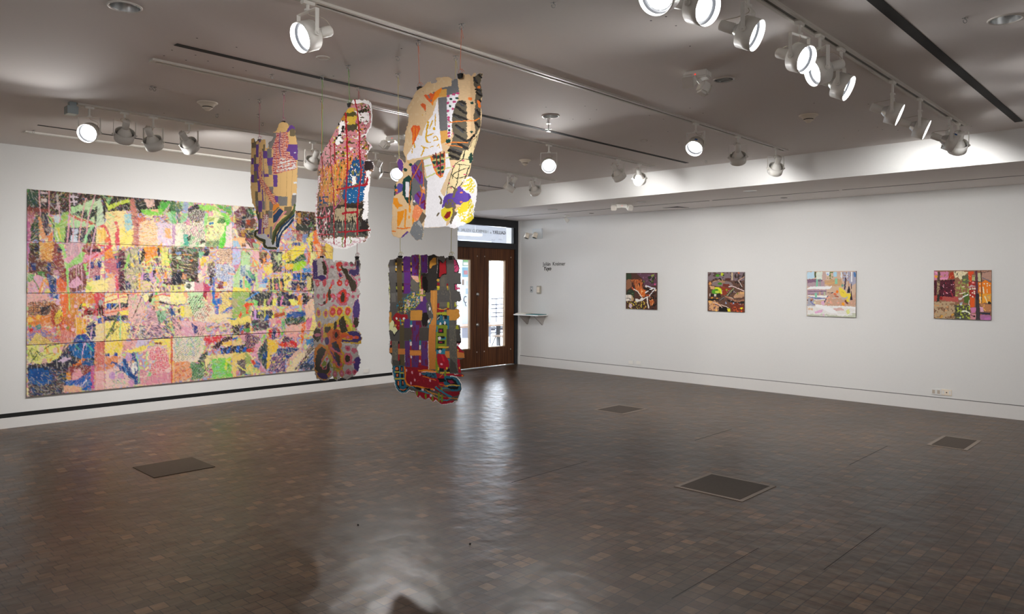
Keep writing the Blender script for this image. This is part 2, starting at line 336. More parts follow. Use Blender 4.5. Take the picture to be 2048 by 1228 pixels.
a = hit(928, 541, 1, 12.985); b = hit(935, 549, 1, 12.985); obj('picture', B((a.x, 12.984, b.z), (b.x, 12.99, a.z)), mat('notice_photo', 'a86a70', .5), pr2)
for k, (v0, v1, c) in enumerate(((513, 517, '37505a'), (519, 523, '5f9a4a'), (525, 530, 'cfd8cc'))):
    a = hit(927, v0, 1, 12.985); b = hit(936, v1, 1, 12.985); obj('picture', B((a.x, 12.984, b.z), (b.x, 12.99, a.z)), mat('notice_block%d' % k, c, .5), pr)
pin(924, 559, 928, 570, '7c6a5c', 'pinned_card', 'brown card pinned at the left edge of the lobby partition')
pin(933, 562, 938, 571, 'b8c2cc', 'pinned_card', 'grey card pinned at the right of the lobby partition')
pin(932, 577, 938.5, 588, '9fb6cc', 'pinned_card', 'light blue card pinned lowest on the lobby partition')
c0 = hit(931, 599, 1, 12.99)
cv = bmesh.new(); tube(cv, [c0+Vector((math.cos(t)*.055, -.004, math.sin(t)*.075)) for t in [math.radians(60+24*i) for i in range(11)]], .008, 6); tube(cv, [c0+Vector((-.01, -.004, -.085)), c0+Vector((.0, -.004, -.14)), c0+Vector((.03, -.004, -.16))], .006, 6)
tag(obj('wall_drawing', cv, 'dark'), 'black curled line drawing on the lobby partition', 'drawing')
# railing in front of the window
ry = 15.2
rl = empty('guard_rail', (12.5, ry, 0)); tag(rl, 'grey steel rail of horizontal bars crossing behind the door glass', 'railing')
rb = mat('rail_steel', (.12, .13, .15), .4, .6)
for v in (597, 609, 617, 625.5, 633, 656, 665, 673):
    z = hit(995, v, 1, ry).z; o = obj('bar', tube(bmesh.new(), [(8.6, ry, z), (20, ry, z)], .019, 8), rb); o.parent = rl; o.matrix_parent_inverse = Matrix.Translation((-12.5, -ry, 0))
for x in (9.2, 12.2, 15.2, 18.2):
    o = obj('post', B((x-.02, ry-.02, 0), (x+.02, ry+.02, hit(995, 596, 1, ry).z)), rb); o.parent = rl; o.matrix_parent_inverse = Matrix.Translation((-12.5, -ry, 0))
# high table and stools
ty = 12.6
tz = hit(990, 647, 1, ty).z
tt = bmesh.new(); box(tt, (9.6, ty-.3, tz-.04), (14.0, ty+.35, tz), .004)
tr = empty('lobby_table', (12, ty, 0)); tag(tr, 'long tan table with dark legs behind the right door glass', 'table')
def kid(o, r): o.parent = r; o.matrix_parent_inverse = Matrix.Translation(-Vector(r.location)); return o
kid(obj('tabletop', tt, mat('tan_laminate', (.42, .29, .20), .4)), tr)
for x in (hit(1000, 700, 1, ty).x, 10.0, 13.6): kid(obj('leg', B((x-.035, ty+.02, 0), (x+.035, ty+.09, tz-.04)), 'frame'), tr)
def lobby_stool(x, y, h, label):
    r = empty('stool', (x, y, 0)); tag(r, label, 'stool')
    kid(obj('seat', lathe(bmesh.new(), [(0, .001), (0, .17), (.03, .17), (.03, .001)], (x, y, h), (0, 0, 1), 20), mat('stool_seat', (.40, .30, .22), .4)), r)
    for s in range(4):
        t = math.radians(45+90*s); kid(obj('leg', tube(bmesh.new(), [(x+.08*math.cos(t), y+.08*math.sin(t), h), (x+.2*math.cos(t), y+.2*math.sin(t), 0)], .011, 8), 'frame'), r)
p = hit(998, 673, 1, 12.1); lobby_stool(p.x, 12.1, max(.3, p.z), 'low round stool with thin dark legs in front of the lobby table')
# chair beyond the table
cx_, cy_ = hit(980, 660, 1, 13.6).x, 13.6
ch = empty('lobby_chair', (cx_, cy_, 0)); tag(ch, 'grey upright chair half hidden at the left of the right door glass', 'chair')
cm = mat('chair_grey', (.2, .22, .25), .5)
kid(obj('seat', B((cx_-.2, cy_-.2, .44), (cx_+.2, cy_+.2, .48), .01), cm), ch)
kid(obj('backrest', B((cx_-.2, cy_+.17, .55), (cx_+.2, cy_+.2, .98), .01), cm), ch)
for sx in (-.18, .18):
    for sy in (-.18, .18): kid(obj('leg', B((cx_+sx-.012, cy_+sy-.012, 0), (cx_+sx+.012, cy_+sy+.012, .44 if sy < 0 else .98)), cm), ch)
# fluorescent fittings on the lobby ceiling
def lobby_light(y, v, label):
    p = hit(945, v, 1, y); z = p.z
    r = empty('ceiling_light', (p.x-1.5, y, z)); tag(r, label, 'ceiling light')
    kid(obj('housing', B((p.x-3, y, z), (p.x+.35, y+.22, z+.05)), 'white'), r)
    kid(obj('tube', B((p.x-3, y+.02, z-.006), (p.x+.35, y+.20, z)), mat('fluorescent_tube', (.9, .9, .9), .4, emit='fff6dc', es=4)), r)
    for x in (p.x-2.6, p.x+.2): kid(obj('hanger', tube(bmesh.new(), [(x, y+.11, z+.05), (x, y+.11, 3.6)], .004, 6), 'wire'), r)
lobby_light(11.4, 446, 'upper of two long fluorescent lights seen through the transom'); lobby_light(13.6, 470, 'lower of two long fluorescent lights seen through the transom')

# ------------------------------------------------------------------ linear slots and lighting tracks
def ceil_slot(y, x0, x1, w, name, label):
    o = obj(name, B((x0, y-w/2, CZ-.003), (x1, y+w/2, CZ)), 'dark'); tag(o, label, 'air slot'); return o
ceil_slot(7.97, 1.87, 8.10, .035, 'air_slot', 'thin black ceiling slot nearest the left wall')
ceil_slot(4.61, 1.81, 7.88, .048, 'air_slot', 'long black ceiling slot running past the hanging papers')
ceil_slot(1.25, .4, 7.85, .062, 'air_slot', 'wide black ceiling slot at the upper right')
def track(y, x0, x1, label, gaps=()):
    r = empty('lighting_track', (x0, y, CZ)); tag(r, label, 'lighting track')
    bm = bmesh.new(); w = .033
    for lo, hi in (((x0, y-w, CZ-.014), (x1, y-w+.020, CZ)), ((x0, y+w-.020, CZ-.014), (x1, y+w, CZ)), ((x0, y-w+.02, CZ-.014), (x0+.03, y+w-.02, CZ)), ((x1-.03, y-w+.02, CZ-.014), (x1, y+w-.02, CZ))): box(bm, lo, hi)
    for g in gaps: box(bm, (g-.05, y-w+.02, CZ-.0135), (g+.05, y+w-.02, CZ))
    kid(obj('rail', bm, 'track'), r)
    kid(obj('channel', B((x0+.03, y-w+.02, CZ-.006), (x1-.03, y+w-.02, CZ-.001)), 'chan'), r)
    return r
TY = {0: 8.39, 1: 6.75, 3: 5.035, 2: 3.37, 4: 1.648}

# ------------------------------------------------------------------ track spotlights
# (track, stem-top pixel u,v, lamp-centre pixel v, aim right/toward/down, lit-watt factor, tape, label)
HEADS = [
 (1, 178, 211, 265, (.12, .95, .35), 1.0, 0, 'lit white spotlight facing the room, leftmost on the left wall track'),
 (1, 249, 222, 270, (-.45, -.62, .75), 1.0, 0, 'white spotlight seen from behind, second from left on the left wall track'),
 (1, 309, 230, 285, (.0, -.75, .8), 1.0, 0, 'white spotlight seen from behind, third from left on the left wall track'),
 (1, 377, 243, 290, (.12, -.95, .7), 1.0, 0, 'white spotlight seen from behind, just left of the purple hanging paper'),
 (1, 621, 283, 325, (-.5, -.6, .75), 1.0, 0, 'white spotlight between the purple paper and the dark painted paper'),
 (1, 751, 302, 343, (-.5, -.5, .75), 1.0, 0, 'white spotlight seen from behind at right of the dark painted paper'),
 (1, 795, 309, 347, (.05, .95, .40), 1.9, 0, 'lit white spotlight glaring left of the tan hanging paper'),
 (1, 1019, 345, 372, (-.55, -.2, .8), .35, 0, 'dark looking white spotlight, second from the bulkhead on the left wall track'),
 (1, 1077, 352, 380, (.35, -.6, .8), .45, 0, 'white spotlight nearest the bulkhead on the left wall track'),
 (3, 1099, 287, 330, (-.03, .93, .42), 1.5, 0, 'lit white spotlight facing the camera under the middle track'),
 (3, 1243, 316, 350, (.55, -.45, .8), .8, 0, 'shaded white spotlight on the middle track beside the taped one'),
 (3, 1285, 325, 356, (.2, -.75, .7), .7, 1, 'white spotlight with blue tape at the bulkhead end of the middle track'),
 (2, 618.5, -3, 72, (-.55, .62, .38), 1.0, 0, 'large lit white spotlight pointing left above the hanging papers'),
 (2, 1394, 243, 292, (-.42, .58, .58), 1.0, 1, 'lit white spotlight pointing left with a speck of blue tape'),
 (2, 1476, 270, 315, (.2, -.6, .75), .75, 0, 'white spotlight seen from behind, second from the bulkhead on the second track'),
 (2, 1559, 293, 337, (.02, -.75, .72), .75, 0, 'white spotlight against the bright bulkhead at the end of the second track'),
 (4, 1322, -138, -12, (-.5, .6, .45), .7, 0, 'lit white spotlight cut off by the top of the photo, pointing left'),
 (4, 1402, -88, 14, (.50, .68, .38), .7, 0, 'lit white spotlight cut off by the top of the photo, pointing right'),
 (4, 1500, -27, 66, (.70, .48, .40), 1.1, 0, 'lit white spotlight pointing right, third from the top on the right track'),
 (4, 1600, 40, 116, (.52, .75, .42), 1.1, 0, 'lit white spotlight pointing right, just above the pair with blue tape'),
 (4, 1645, 65, 142, (-.88, .12, .32), .7, 1, 'lit white spotlight pointing left with blue tape on top, on the right track'),
 (4, 1685, 93, 172, (.74, .55, .46), 1.1, 1, 'lit white spotlight pointing right with a blue tape square, on the right track'),
 (4, 1783, 160, 226, (.80, .46, .40), 1.1, 0, 'lit white spotlight pointing right, farther of the plain pair on the right track before the end'),
 (4, 1838, 195, 256, (.80, .48, .40), 1.1, 0, 'lit white spotlight pointing right, last plain one before the overlapping end pair'),
 (4, 1893, 233, 283, (.86, .30, .42), 1.1, 1, 'white spotlight seen edge on with blue tape at the end of the right track'),
 (4, 1912, 244, 292, (.25, -.75, .72), 1.7, 0, 'white spotlight seen from behind at the very end of the right track'),
]
HEADS[22] = HEADS[22][:7]+('lit white spotlight pointing right, first after the taped pair on the right track',)
def profile_cyl(bm, o, a, s0, s1, r, seg=20): return lathe(bm, [(s0, .001), (s0, r), (s1, r), (s1, .001)], o, a, seg)
def spotlight(tr, u, v, vc, aim, wf, tape, label, at=None, target=None, cone=None):
    top = Vector((at if at is not None else hit(u, v, 2, CZ).x, TY[tr], CZ-.012))
    depth = (top-camo.location).dot(Fw)
    cz = CAM_H+(VH-vc)/FPX*depth + (u-1024)/FPX*depth*math.sin(ROLL)
    cz = min(max(cz, CZ-.27), CZ-.19)
    c = Vector((top.x, top.y, cz))
    if target: c.z = CZ-.23
    a = (Vector(target)-c).normalized() if target else (R0*aim[0]-Vector((Fw.x, Fw.y, 0))*aim[1]+Vector((0, 0, -1))*aim[2]).normalized()
    root = empty('track_spotlight', (c.x, c.y, CZ)); tag(root, label, 'spotlight', 'track spotlights on the gallery ceiling')
    ah = Vector((a.x, a.y, 0)).normalized(); p = Vector((-ah.y, ah.x, 0))   # pivot axis
    ytop = cz+.125
    # stem with collar
    bm = bmesh.new(); profile_cyl(bm, (c.x, c.y, CZ-.014), (0, 0, -1), 0, CZ-.014-ytop, .0085, 14); box(bm, (c.x-.035, c.y-.016, CZ-.030), (c.x+.035, c.y+.016, CZ-.010), .003)
    profile_cyl(bm, (c.x, c.y, ytop+.012), (0, 0, -1), 0, .010, .018, 14)
    kid(obj('stem', bm, 'white', None, False), root)
    # yoke
    ro = .078; arm = ro+.007
    bm = bmesh.new()
    bar(bm, (c+p*arm).to_tuple()[:2]+(ytop,), (c-p*arm).to_tuple()[:2]+(ytop,), ah, .021, .003)
    for s in (-1, 1):
        q = c+p*(arm*s); bar(bm, (q.x, q.y, ytop+.0015), (q.x, q.y, cz-.012), ah, .021, .003)
        profile_cyl(bm, q-p*(.004*s), p*s, 0, .007, .0145, 16); profile_cyl(bm, q, p*s, 0, .013, .007, 10)
    kid(obj('yoke', bm, 'white'), root)
    # lamp ring (short open can)
    ring = lathe(bmesh.new(), [(-.030, ro-.003), (-.032, ro), (.050, ro), (.052, ro-.0015), (.050, ro-.003), (-.030, ro-.003)], c, a, 40)
    ring_o = kid(obj('lamp_ring', ring, 'white', None, True), root)
    # black baffle between ring and lens, open gaps behind
    bf = lathe(bmesh.new(), [(.022, ro-.003), (.016, ro-.012), (.010, .062), (.006, .062), (.012, ro-.012), (.016, ro-.003)], c, a, 40)
    obj('baffle', bf, 'baffle', ring_o, True)
    # reflector bulb with its socket
    bl = lathe(bmesh.new(), [(.012, .060), (.006, .0615), (-.005, .060), (-.022, .052), (-.045, .040), (-.062, .030), (-.072, .024)], c, a, 32)
    bulb_o = kid(obj('reflector_bulb', bl, 'reflect' if aim[1] > -.3 else 'white', None, True), root)
    obj('lens', lathe(bmesh.new(), [(.013, .060), (.018, .045), (.0205, .022), (.021, .0006)], c, a, 32), 'lens', bulb_o, True)
    so = lathe(bmesh.new(), [(-.066, .001), (-.066, .025), (-.076, .027), (-.080, .0285), (-.145, .0285), (-.150, .026), (-.150, .001)], c, a, 24)
    kid(obj('socket', so, 'white', None, True), root)
    # cord from the collar to the socket
    e = c-a*.14; t0 = Vector((c.x, c.y, ytop)); side = p*.03
    cp = [t0, t0+Vector((0, 0, -.02))+side*.4, (t0+e)/2+side*1.3+Vector((0, 0, .01)), e+Vector((0, 0, .028))+side*.3, e]
    pts = []
    for i in range(13):
        t = i/12*(len(cp)-1); k = min(int(t), len(cp)-2); f = t-k
        P0, P1, P2, P3 = cp[max(k-1, 0)], cp[k], cp[k+1], cp[min(k+2, len(cp)-1)]
        pts.append(.5*((2*P1)+(-P0+P2)*f+(2*P0-5*P1+4*P2-P3)*f*f+(-P0+3*P1-3*P2+P3)*f**3))
    kid(obj('cord', tube(bmesh.new(), pts, .0022, 6), 'cord', None, True), root)
    if tape:
        n = (Vector((0, 0, 1))-a*a.z).normalized(); n = (n-Vector((Fw.x, Fw.y, 0))*.9).normalized() if vc > 280 else n
        n = (n-a*n.dot(a)).normalized(); w = a.cross(n)
        tb = bmesh.new()
        g = [[tb.verts.new(c+a*(.005+.022*i)+(n*math.cos(t)+w*math.sin(t))*(ro+.0012)) for t in (-.16, 0, .16)] for i in (0, 1)]
        for i in (0, 1): tb.faces.new((g[0][i], g[0][i+1], g[1][i+1], g[1][i]))
        tb2 = obj('tape', tb, 'tape'); tb2['label'] = 'blue tape square'; tb2.parent = ring_o
    # the light of this lamp
    L = bpy.data.lights.new('lamp_light', 'SPOT'); L.energy = LAMP_W*wf; L.spot_size = math.radians(cone or (150 if aim[1] < -.1 and tr == 1 else 140 if aim[1] < -.1 else 100)); L.spot_blend = 1.0; L.shadow_soft_size = .05; L.color = (1, .98, .96)
    lo = bpy.data.objects.new('lamp_light', L); col.objects.link(lo)
    lo.matrix_world = Matrix.Translation(c+a*.056) @ (-a).to_track_quat('Z', 'Y').to_matrix().to_4x4()
    mw = lo.matrix_world.copy(); lo.parent = root; lo.matrix_parent_inverse = Matrix.Translation(-Vector(root.location)); 
    return root
xs = {k: [] for k in TY}
for h in HEADS:
    xs[h[0]].append(hit(h[1], h[2], 2, CZ).x); spotlight(*h)
spotlight(4, 0, 0, 0, (0, -1, 0), .75, 0, 'added track spotlight out of view overhead, lighting the tan hanging paper', at=.55, target=(4.0, 4.3, 2.2), cone=42)  # unseen lamp added to brighten the tan paper from the front
spotlight(2, 0, 0, 0, (0, -1, 0), 2.7, 0, 'track spotlight out of the photo at the left, aimed at the purple check paper', at=.45, target=(3.6, 5.0, 2.1), cone=44)
spotlight(4, 0, 0, 0, (0, -1, 0), 2.5, 0, 'added track spotlight out of view overhead, lighting the lower hanging papers', at=1.15, target=(4.4, 4.9, 1.2), cone=40)  # third added lamp, out of view, lifts the two lower papers
track(TY[0], 1.86, 8.12, 'ceiling track nearest the left wall, with no lamps')
track(TY[1], 1.86, 7.94, 'ceiling track over the large drawing, with nine spotlights', xs[1])
track(TY[3], 1.82, 7.77, 'middle ceiling track beside the long black slot', xs[3])
track(TY[2], .30, 7.83, 'ceiling track crossing above the tan hanging paper', xs[2])
track(TY[4], -.6, 7.68, 'ceiling track at the upper right carrying ten spotlights', xs[4])
# metal feed box at the left end of the wall track
e0 = hit(145, 203, 2, CZ-.05)
fb = bmesh.new(); box(fb, (1.78, 6.70, CZ-.10), (1.86, 6.80, CZ-.035), .003); box(fb, (1.80, 6.715, CZ-.04), (1.85, 6.775, CZ), .002)
tag(obj('junction_box', fb, mat('galvanised_steel', (.34, .40, .42), .3, .8)), 'small bluish steel box at the left end of the wall track', 'junction box')

# ------------------------------------------------------------------ ceiling fittings
holes_cut = []
def downlight(u, v, r, z, label, inner='alu', deep=False):
    p = hit(u, v, 2, z); root = empty('recessed_downlight', (p.x, p.y, z)); tag(root, label, 'downlight')
    if deep:
        holes_cut.append((p.x, p.y, r*.84))
        kid(obj('trim_ring', lathe(bmesh.new(), [(.004, r*.84), (-.004, r*.86), (-.006, r*.95), (0, r), (.002, r)], (p.x, p.y, z-.001), (0, 0, 1), 40), 'rim', None, True), root)
        kid(obj('reflector', lathe(bmesh.new(), [(-.003, r*.84), (.03, r*.80), (.07, r*.66), (.10, r*.45), (.10, .001)], (p.x, p.y, z), (0, 0, 1), 40), inner, None, True), root)
        return root
    kid(obj('trim_ring', lathe(bmesh.new(), [(.004, r*.84), (-.004, r*.86), (-.006, r*.95), (0, r), (.002, r)], (p.x, p.y, z-.001), (0, 0, 1), 40), 'rim', None, True), root)
    kid(obj('reflector', lathe(bmesh.new(), [(-.0035, r*.85), (-.003, r*.6), (-.0022, r*.3), (-.0015, .001)], (p.x, p.y, z), (0, 0, 1), 40), inner, None, True), root)
    return root
downlight(250, 13, .086, CZ, 'large recessed downlight at the top left of the photo', deep=True)
downlight(1101, 232, .080, CZ, 'recessed downlight right of the tan hanging paper', deep=True)
downlight(2011, 38, .086, CZ, 'recessed downlight at the top right beside the wide black slot', deep=True)
d = downlight(1448, 159, .075, CZ, 'recessed downlight with slatted mirror beside the emergency light', deep=True)
p = hit(1448, 159, 2, CZ)
for k in range(4): kid(obj('slat', B((p.x-.045+.03*k-.004, p.y-.045, CZ-.002), (p.x-.045+.03*k+.004, p.y+.045, CZ+.03)), 'alu_dk'), d)
downlight(1288, 281, .038, CZ, 'small white ceiling cap near the middle track', 'white')
downlight(646, 115, .045, CZ, 'small pale ceiling cap just under the large pointing spotlight', 'white')
downlight(1500, 381.5, .085, SZ, 'flat recessed light on the soffit below the second track end')
downlight(1283, 403.5, .075, SZ, 'flat recessed light on the soffit beside the twin emergency light')
downlight(1105, 418.5, .085, SZ, 'faint recessed light on the soffit near the doors')
ceil_main = bpy.data.objects['ceiling']
cb_ = bmesh.new()
for hx_, hy_, hr_ in holes_cut: lathe(cb_, [(-.05, .001), (-.05, hr_), (.12, hr_), (.12, .001)], (hx_, hy_, CZ), (0, 0, 1), 40)
bmesh.ops.remove_doubles(cb_, verts=cb_.verts, dist=.0025); bmesh.ops.recalc_face_normals(cb_, faces=cb_.faces)
cut = obj('cutter', cb_, 'rim'); bo = ceil_main.modifiers.new('holes', 'BOOLEAN'); bo.operation = 'DIFFERENCE'; bo.object = cut; bo.solver = 'EXACT'
dg_ = bpy.context.evaluated_depsgraph_get(); nm_ = bpy.data.meshes.new_from_object(ceil_main.evaluated_get(dg_))
ceil_main.modifiers.clear(); ceil_main.data = nm_; bpy.data.objects.remove(cut)
def smoke(u, v, z, s, label):
    p = hit(u, v, 2, z); root = empty('smoke_detector', (p.x, p.y, z)); tag(root, label, 'smoke detector')
    kid(obj('base', lathe(bmesh.new(), [(0, .080*s), (-.006, .080*s), (-.012, .072*s), (-.016, .060*s), (-.030, .052*s), (-.036, .046*s), (-.036, .001)], (p.x, p.y, z), (0, 0, 1), 36), 'ivory', None, True), root)
    kid(obj('vent_gap', lathe(bmesh.new(), [(-.036, .040*s), (-.043, .040*s)], (p.x, p.y, z), (0, 0, 1), 36), 'dark', None, True), root)
    kid(obj('sensor_cap', lathe(bmesh.new(), [(-.043, .042*s), (-.048, .040*s), (-.056, .026*s), (-.066, .018*s), (-.070, .001)], (p.x, p.y, z), (0, 0, 1), 36), 'ivory', None, True), root)
smoke(415, 205, CZ, 1, 'cream smoke detector left, above the wall track lamps')
smoke(1617, 230, CZ, 1, 'cream smoke detector right, between the two bright tracks')
smoke(1050, 320, CZ, .85, 'small cream smoke detector beside the glaring middle lamp')
def emergency(u, v, z, label, face, heads):
    p = hit(u, v, 2, z); root = empty('emergency_light', (p.x, p.y, z)); tag(root, label, 'emergency light')
    Fh = Vector((Fw.x, Fw.y, 0)); D = lambda q: (R0*q[0]-Fh*q[1]-Vector((0, 0, 1))*q[2])
    def frame(fx, o):
        f = fx.normalized(); r = f.cross(Vector((0, 0, 1))).normalized(); w = r.cross(f)
        return Matrix(((f.x, r.x, w.x, o.x), (f.y, r.y, w.y, o.y), (f.z, r.z, w.z, o.z), (0, 0, 0, 1)))
    def ob(n, lo, hi, bev, mx, m):
        b_ = B(lo, hi, bev); bmesh.ops.transform(b_, matrix=mx, verts=b_.verts); kid(obj(n, b_, m), root)
    fr_ = frame(D((face[0], face[1], 0)), Vector((p.x, p.y, z)))
    ob('housing', (-.05, -.085, -.055), (.05, .085, -.001), .012, fr_, 'white')
    ob('indicator', (.049, -.004, -.035), (.052, .004, -.028), 0, fr_, mat('red_indicator', (.5, .02, .02), .4, emit='ff3020', es=1.5))
    for off, dr in heads:
        o = Vector((p.x, p.y, z))+D(off); hm = frame(D(dr), o)
        ob('lamp_head', (-.045, -.042, -.042), (.026, .042, .042), .014, hm, 'white'); ob('lens', (.0255, -.036, -.036), (.030, .036, .036), .004, hm, 'rim')
        kid(obj('bracket', tube(bmesh.new(), [Vector((p.x, p.y, z-.045)), o], .014, 10), 'white'), root)
emergency(1395, 143, CZ, 'white twin-head emergency light on the ceiling at upper centre right', (-.5, .8), (((-.075, .06, .085), (-.45, .75, .45)), ((.05, .0, .12), (.75, -.2, .35))))
emergency(790, 272, CZ, 'grey looking twin-head emergency light left of the tan hanging paper', (-.4, .8), (((-.10, .03, .10), (-.6, -.3, .7)), ((.08, .06, .06), (.3, .5, .6))))
emergency(1243, 408, SZ, 'white twin-head emergency light on the soffit', (0, 1), (((-.12, .04, .06), (-.3, .9, .4)), ((.12, .04, .06), (.4, .9, .4))))
# small spotlight on the soffit
p = hit(1133, 430, 2, SZ)
ms = empty('soffit_spotlight', (p.x, p.y, SZ)); tag(ms, 'tiny white swivel spotlight on the soffit near the doors', 'spotlight')
bm = bmesh.new(); profile_cyl(bm, (p.x, p.y, SZ), (0, 0, -1), 0, .015, .05, 20); profile_cyl(bm, (p.x, p.y, SZ), (0, 0, -1), .01, .06, .008, 10); kid(obj('mount', bm, 'white'), ms)
bm = bmesh.new(); lathe(bm, [(-.05, .001), (-.05, .022), (0, .034), (.04, .036), (.04, .001)], (p.x, p.y, SZ-.085), (.6, -.3, -.5), 20); kid(obj('lamp_head', bm, 'white', None, True), ms)
# slots on the soffit
v0 = hit(1326, 415, 2, SZ); v1 = hit(1377, 414, 2, SZ)
bm = bmesh.new(); quad_prism(bm, [hit(1325, 415.5, 2, SZ), hit(1355, 412.8, 2, SZ), hit(1378, 415, 2, SZ), hit(1360, 414.6, 2, SZ)], (0, 0, -1), .003)
tag(obj('air_vent', bm, 'dark'), 'dark open air vent on the soffit edge', 'air vent')
for u, v, w, lb in ((1568, 395.5, .09, 'short dark oval plate on the soffit, right of the air vent'), (1183, 426.5, .08, 'short dark oval plate on the soffit, left of the emergency light')):
    p = hit(u, v, 2, SZ); bm = bmesh.new(); lathe(bm, [(0, w*.5), (-.004, w*.5), (-.004, .001)], (p.x, p.y, SZ), (0, 0, 1), 24); tag(obj('sprinkler_cover', bm, 'chan'), lb, 'sprinkler cover')
# sprinkler / hanging bracket near the middle downlight
p = hit(1097, 247, 2, CZ)
sp = bmesh.new(); tube(sp, [(p.x, p.y, CZ), (p.x, p.y, CZ-.07)], .006, 8); lathe(sp, [(0, .018), (-.004, .018), (-.004, .001)], (p.x, p.y, CZ-.0), (0, 0, 1), 16); tube(sp, [(p.x-.02, p.y+.02, CZ-.05), (p.x+.02, p.y-.02, CZ-.05)], .004, 6); tube(sp, [(p.x-.012, p.y+.012, CZ-.075), (p.x+.012, p.y-.012, CZ-.075)], .003, 6)
tag(obj('sprinkler', sp, 'alu'), 'small steel sprinkler head below the middle downlight', 'sprinkler')

# ------------------------------------------------------------------ hooks, screw holes
def hook_mesh(p, sz=1.0):
    bm = bmesh.new(); p = Vector(p)
    tube(bm, [p, p-Vector((0, 0, .012*sz))], .0035*sz, 8)
    tube(bm, [p+Vector((0, 0, -.010*sz))+Vector((R0.x*.011*math.sin(t), R0.y*.011*math.sin(t), -.012+.012*math.cos(t)))*sz for t in [math.radians(30*i) for i in range(11)]], .0022*sz, 6)
    tube(bm, [p+R0*(-.018*sz)+Vector((0, 0, -.006)), p+R0*(.018*sz)+Vector((0, 0, -.002))], .002*sz, 6)
    return bm
def hook(u, v, label, sz=1.0, group=None):
    p = hit(u, v, 2, CZ); tag(obj('ceiling_hook', hook_mesh((p.x, p.y, CZ), sz), 'alu_dk', None, True), label, 'hook', group); return p
for u, v, lb in ((302, 172, 'left of a close pair of small empty hooks above the wall track'), (309, 174, 'right of a close pair of small empty hooks above the wall track'), (434, 228, 'single empty ceiling hook right of the left smoke detector'), (67, 260, 'empty ceiling hook at the far left above the left wall'),
                 (796, 112, 'bunched steel hook plate between the dark and tan papers'), (1107, 4, 'empty hook at the top edge of the photo, right of the tan paper'), (1930, 35, 'empty ceiling hook near the top right downlight'), (1412, 321, 'empty ceiling hook under the lit lamp with a speck of tape'), (544, 148, 'small empty hook left of the large pointing spotlight'), (517, 228, 'tiny empty hook just behind the left pink string'), (525, 245, 'tiny empty hook low behind the left pink string'), (978, 370, 'tiny hook beside the left of the bulkhead')):
    hook(u, v, lb, .9)
holes = [(394, 76), (473, 94), (344, 100), (391, 110), (372, 120), (416, 122), (466, 135), (492, 141), (328, 111), (498, 199), (458, 220), (328, 226), (148, 223), (803, 97), (1020, 237), (1146, 238), (1170, 212), (1193, 219), (1092, 214), (1302, 41), (1332, 33), (1352, 51), (1380, 92), (1299, 230), (1327, 238), (1336, 263), (1358, 284), (1302, 292), (1380, 216), (1406, 226), (1737, 208), (1755, 254), (1765, 259), (1796, 260), (1628, 206), (1688, 276), (1717, 261), (1943, 252), (1091, 237), (1145, 238), (1180, 238), (1298, 230), (1337, 263), (1006, 320), (979, 324), (1024, 331), (667, 152), (492, 141), (1486, 32)]
kept = []
for q in holes:
    if all(abs(q[0]-w[0])+abs(q[1]-w[1]) > 3 for w in kept): kept.append(q)
for i, (u, v) in enumerate(kept):
    p = hit(u, v, 2, CZ); bm = bmesh.new(); r = .006
    lathe(bm, [(-.0012, r), (-.0012, .0004)], (p.x, p.y, CZ), (0, 0, 1), 10)
    tag(obj('screw_hole', bm, 'dark'), 'tiny dark screw hole in the ceiling', 'screw hole', 'screw holes in the ceiling')

# ------------------------------------------------------------------ floor box covers
for q, lb in (((7.33, 5.16, 7.80, 5.54), 'dark square floor box cover farthest back, left of the middle'), ((8.10, 1.72, 8.65, 2.0), 'dark floor box cover nearest the right wall'),
              ((5.045, 2.50, 5.545, 3.00), 'dark square floor box cover in the right foreground'), ((2.265, 6.16, 2.766, 6.635), 'dark floor box cover on the left near the large drawing')):
    r = obj('floor_box_cover', B((q[0], q[1], 0), (q[2], q[3], .004)), 'cover'); tag(r, lb, 'floor box cover')
    if q[0] < 3: continue
    bm = bmesh.new(); w = .035
    for lo, hi in (((q[0]-w, q[1]-w, 0), (q[2]+w, q[1], .003)), ((q[0]-w, q[3], 0), (q[2]+w, q[3]+w, .003)), ((q[0]-w, q[1], 0), (q[0], q[3], .003)), ((q[2], q[1], 0), (q[2]+w, q[3], .003))): box(bm, lo, hi)
    obj('rim', bm, 'coverrim', r)
for u, v, lb in ((716, 1051, 'small dark crumb on the floor, left of two'), (940, 1089, 'small dark crumb on the floor, right of two')):
    p = hit(u, v, 2, 0); bm = bmesh.new(); bmesh.ops.create_icosphere(bm, subdivisions=2, radius=.006, matrix=Matrix.Translation((p.x, p.y, .004)))
    for w in bm.verts: w.co += Vector((random.uniform(-.002, .002), random.uniform(-.002, .002), random.uniform(-.001, .001)))
    tag(obj('crumb', bm, 'dark'), lb, 'debris')

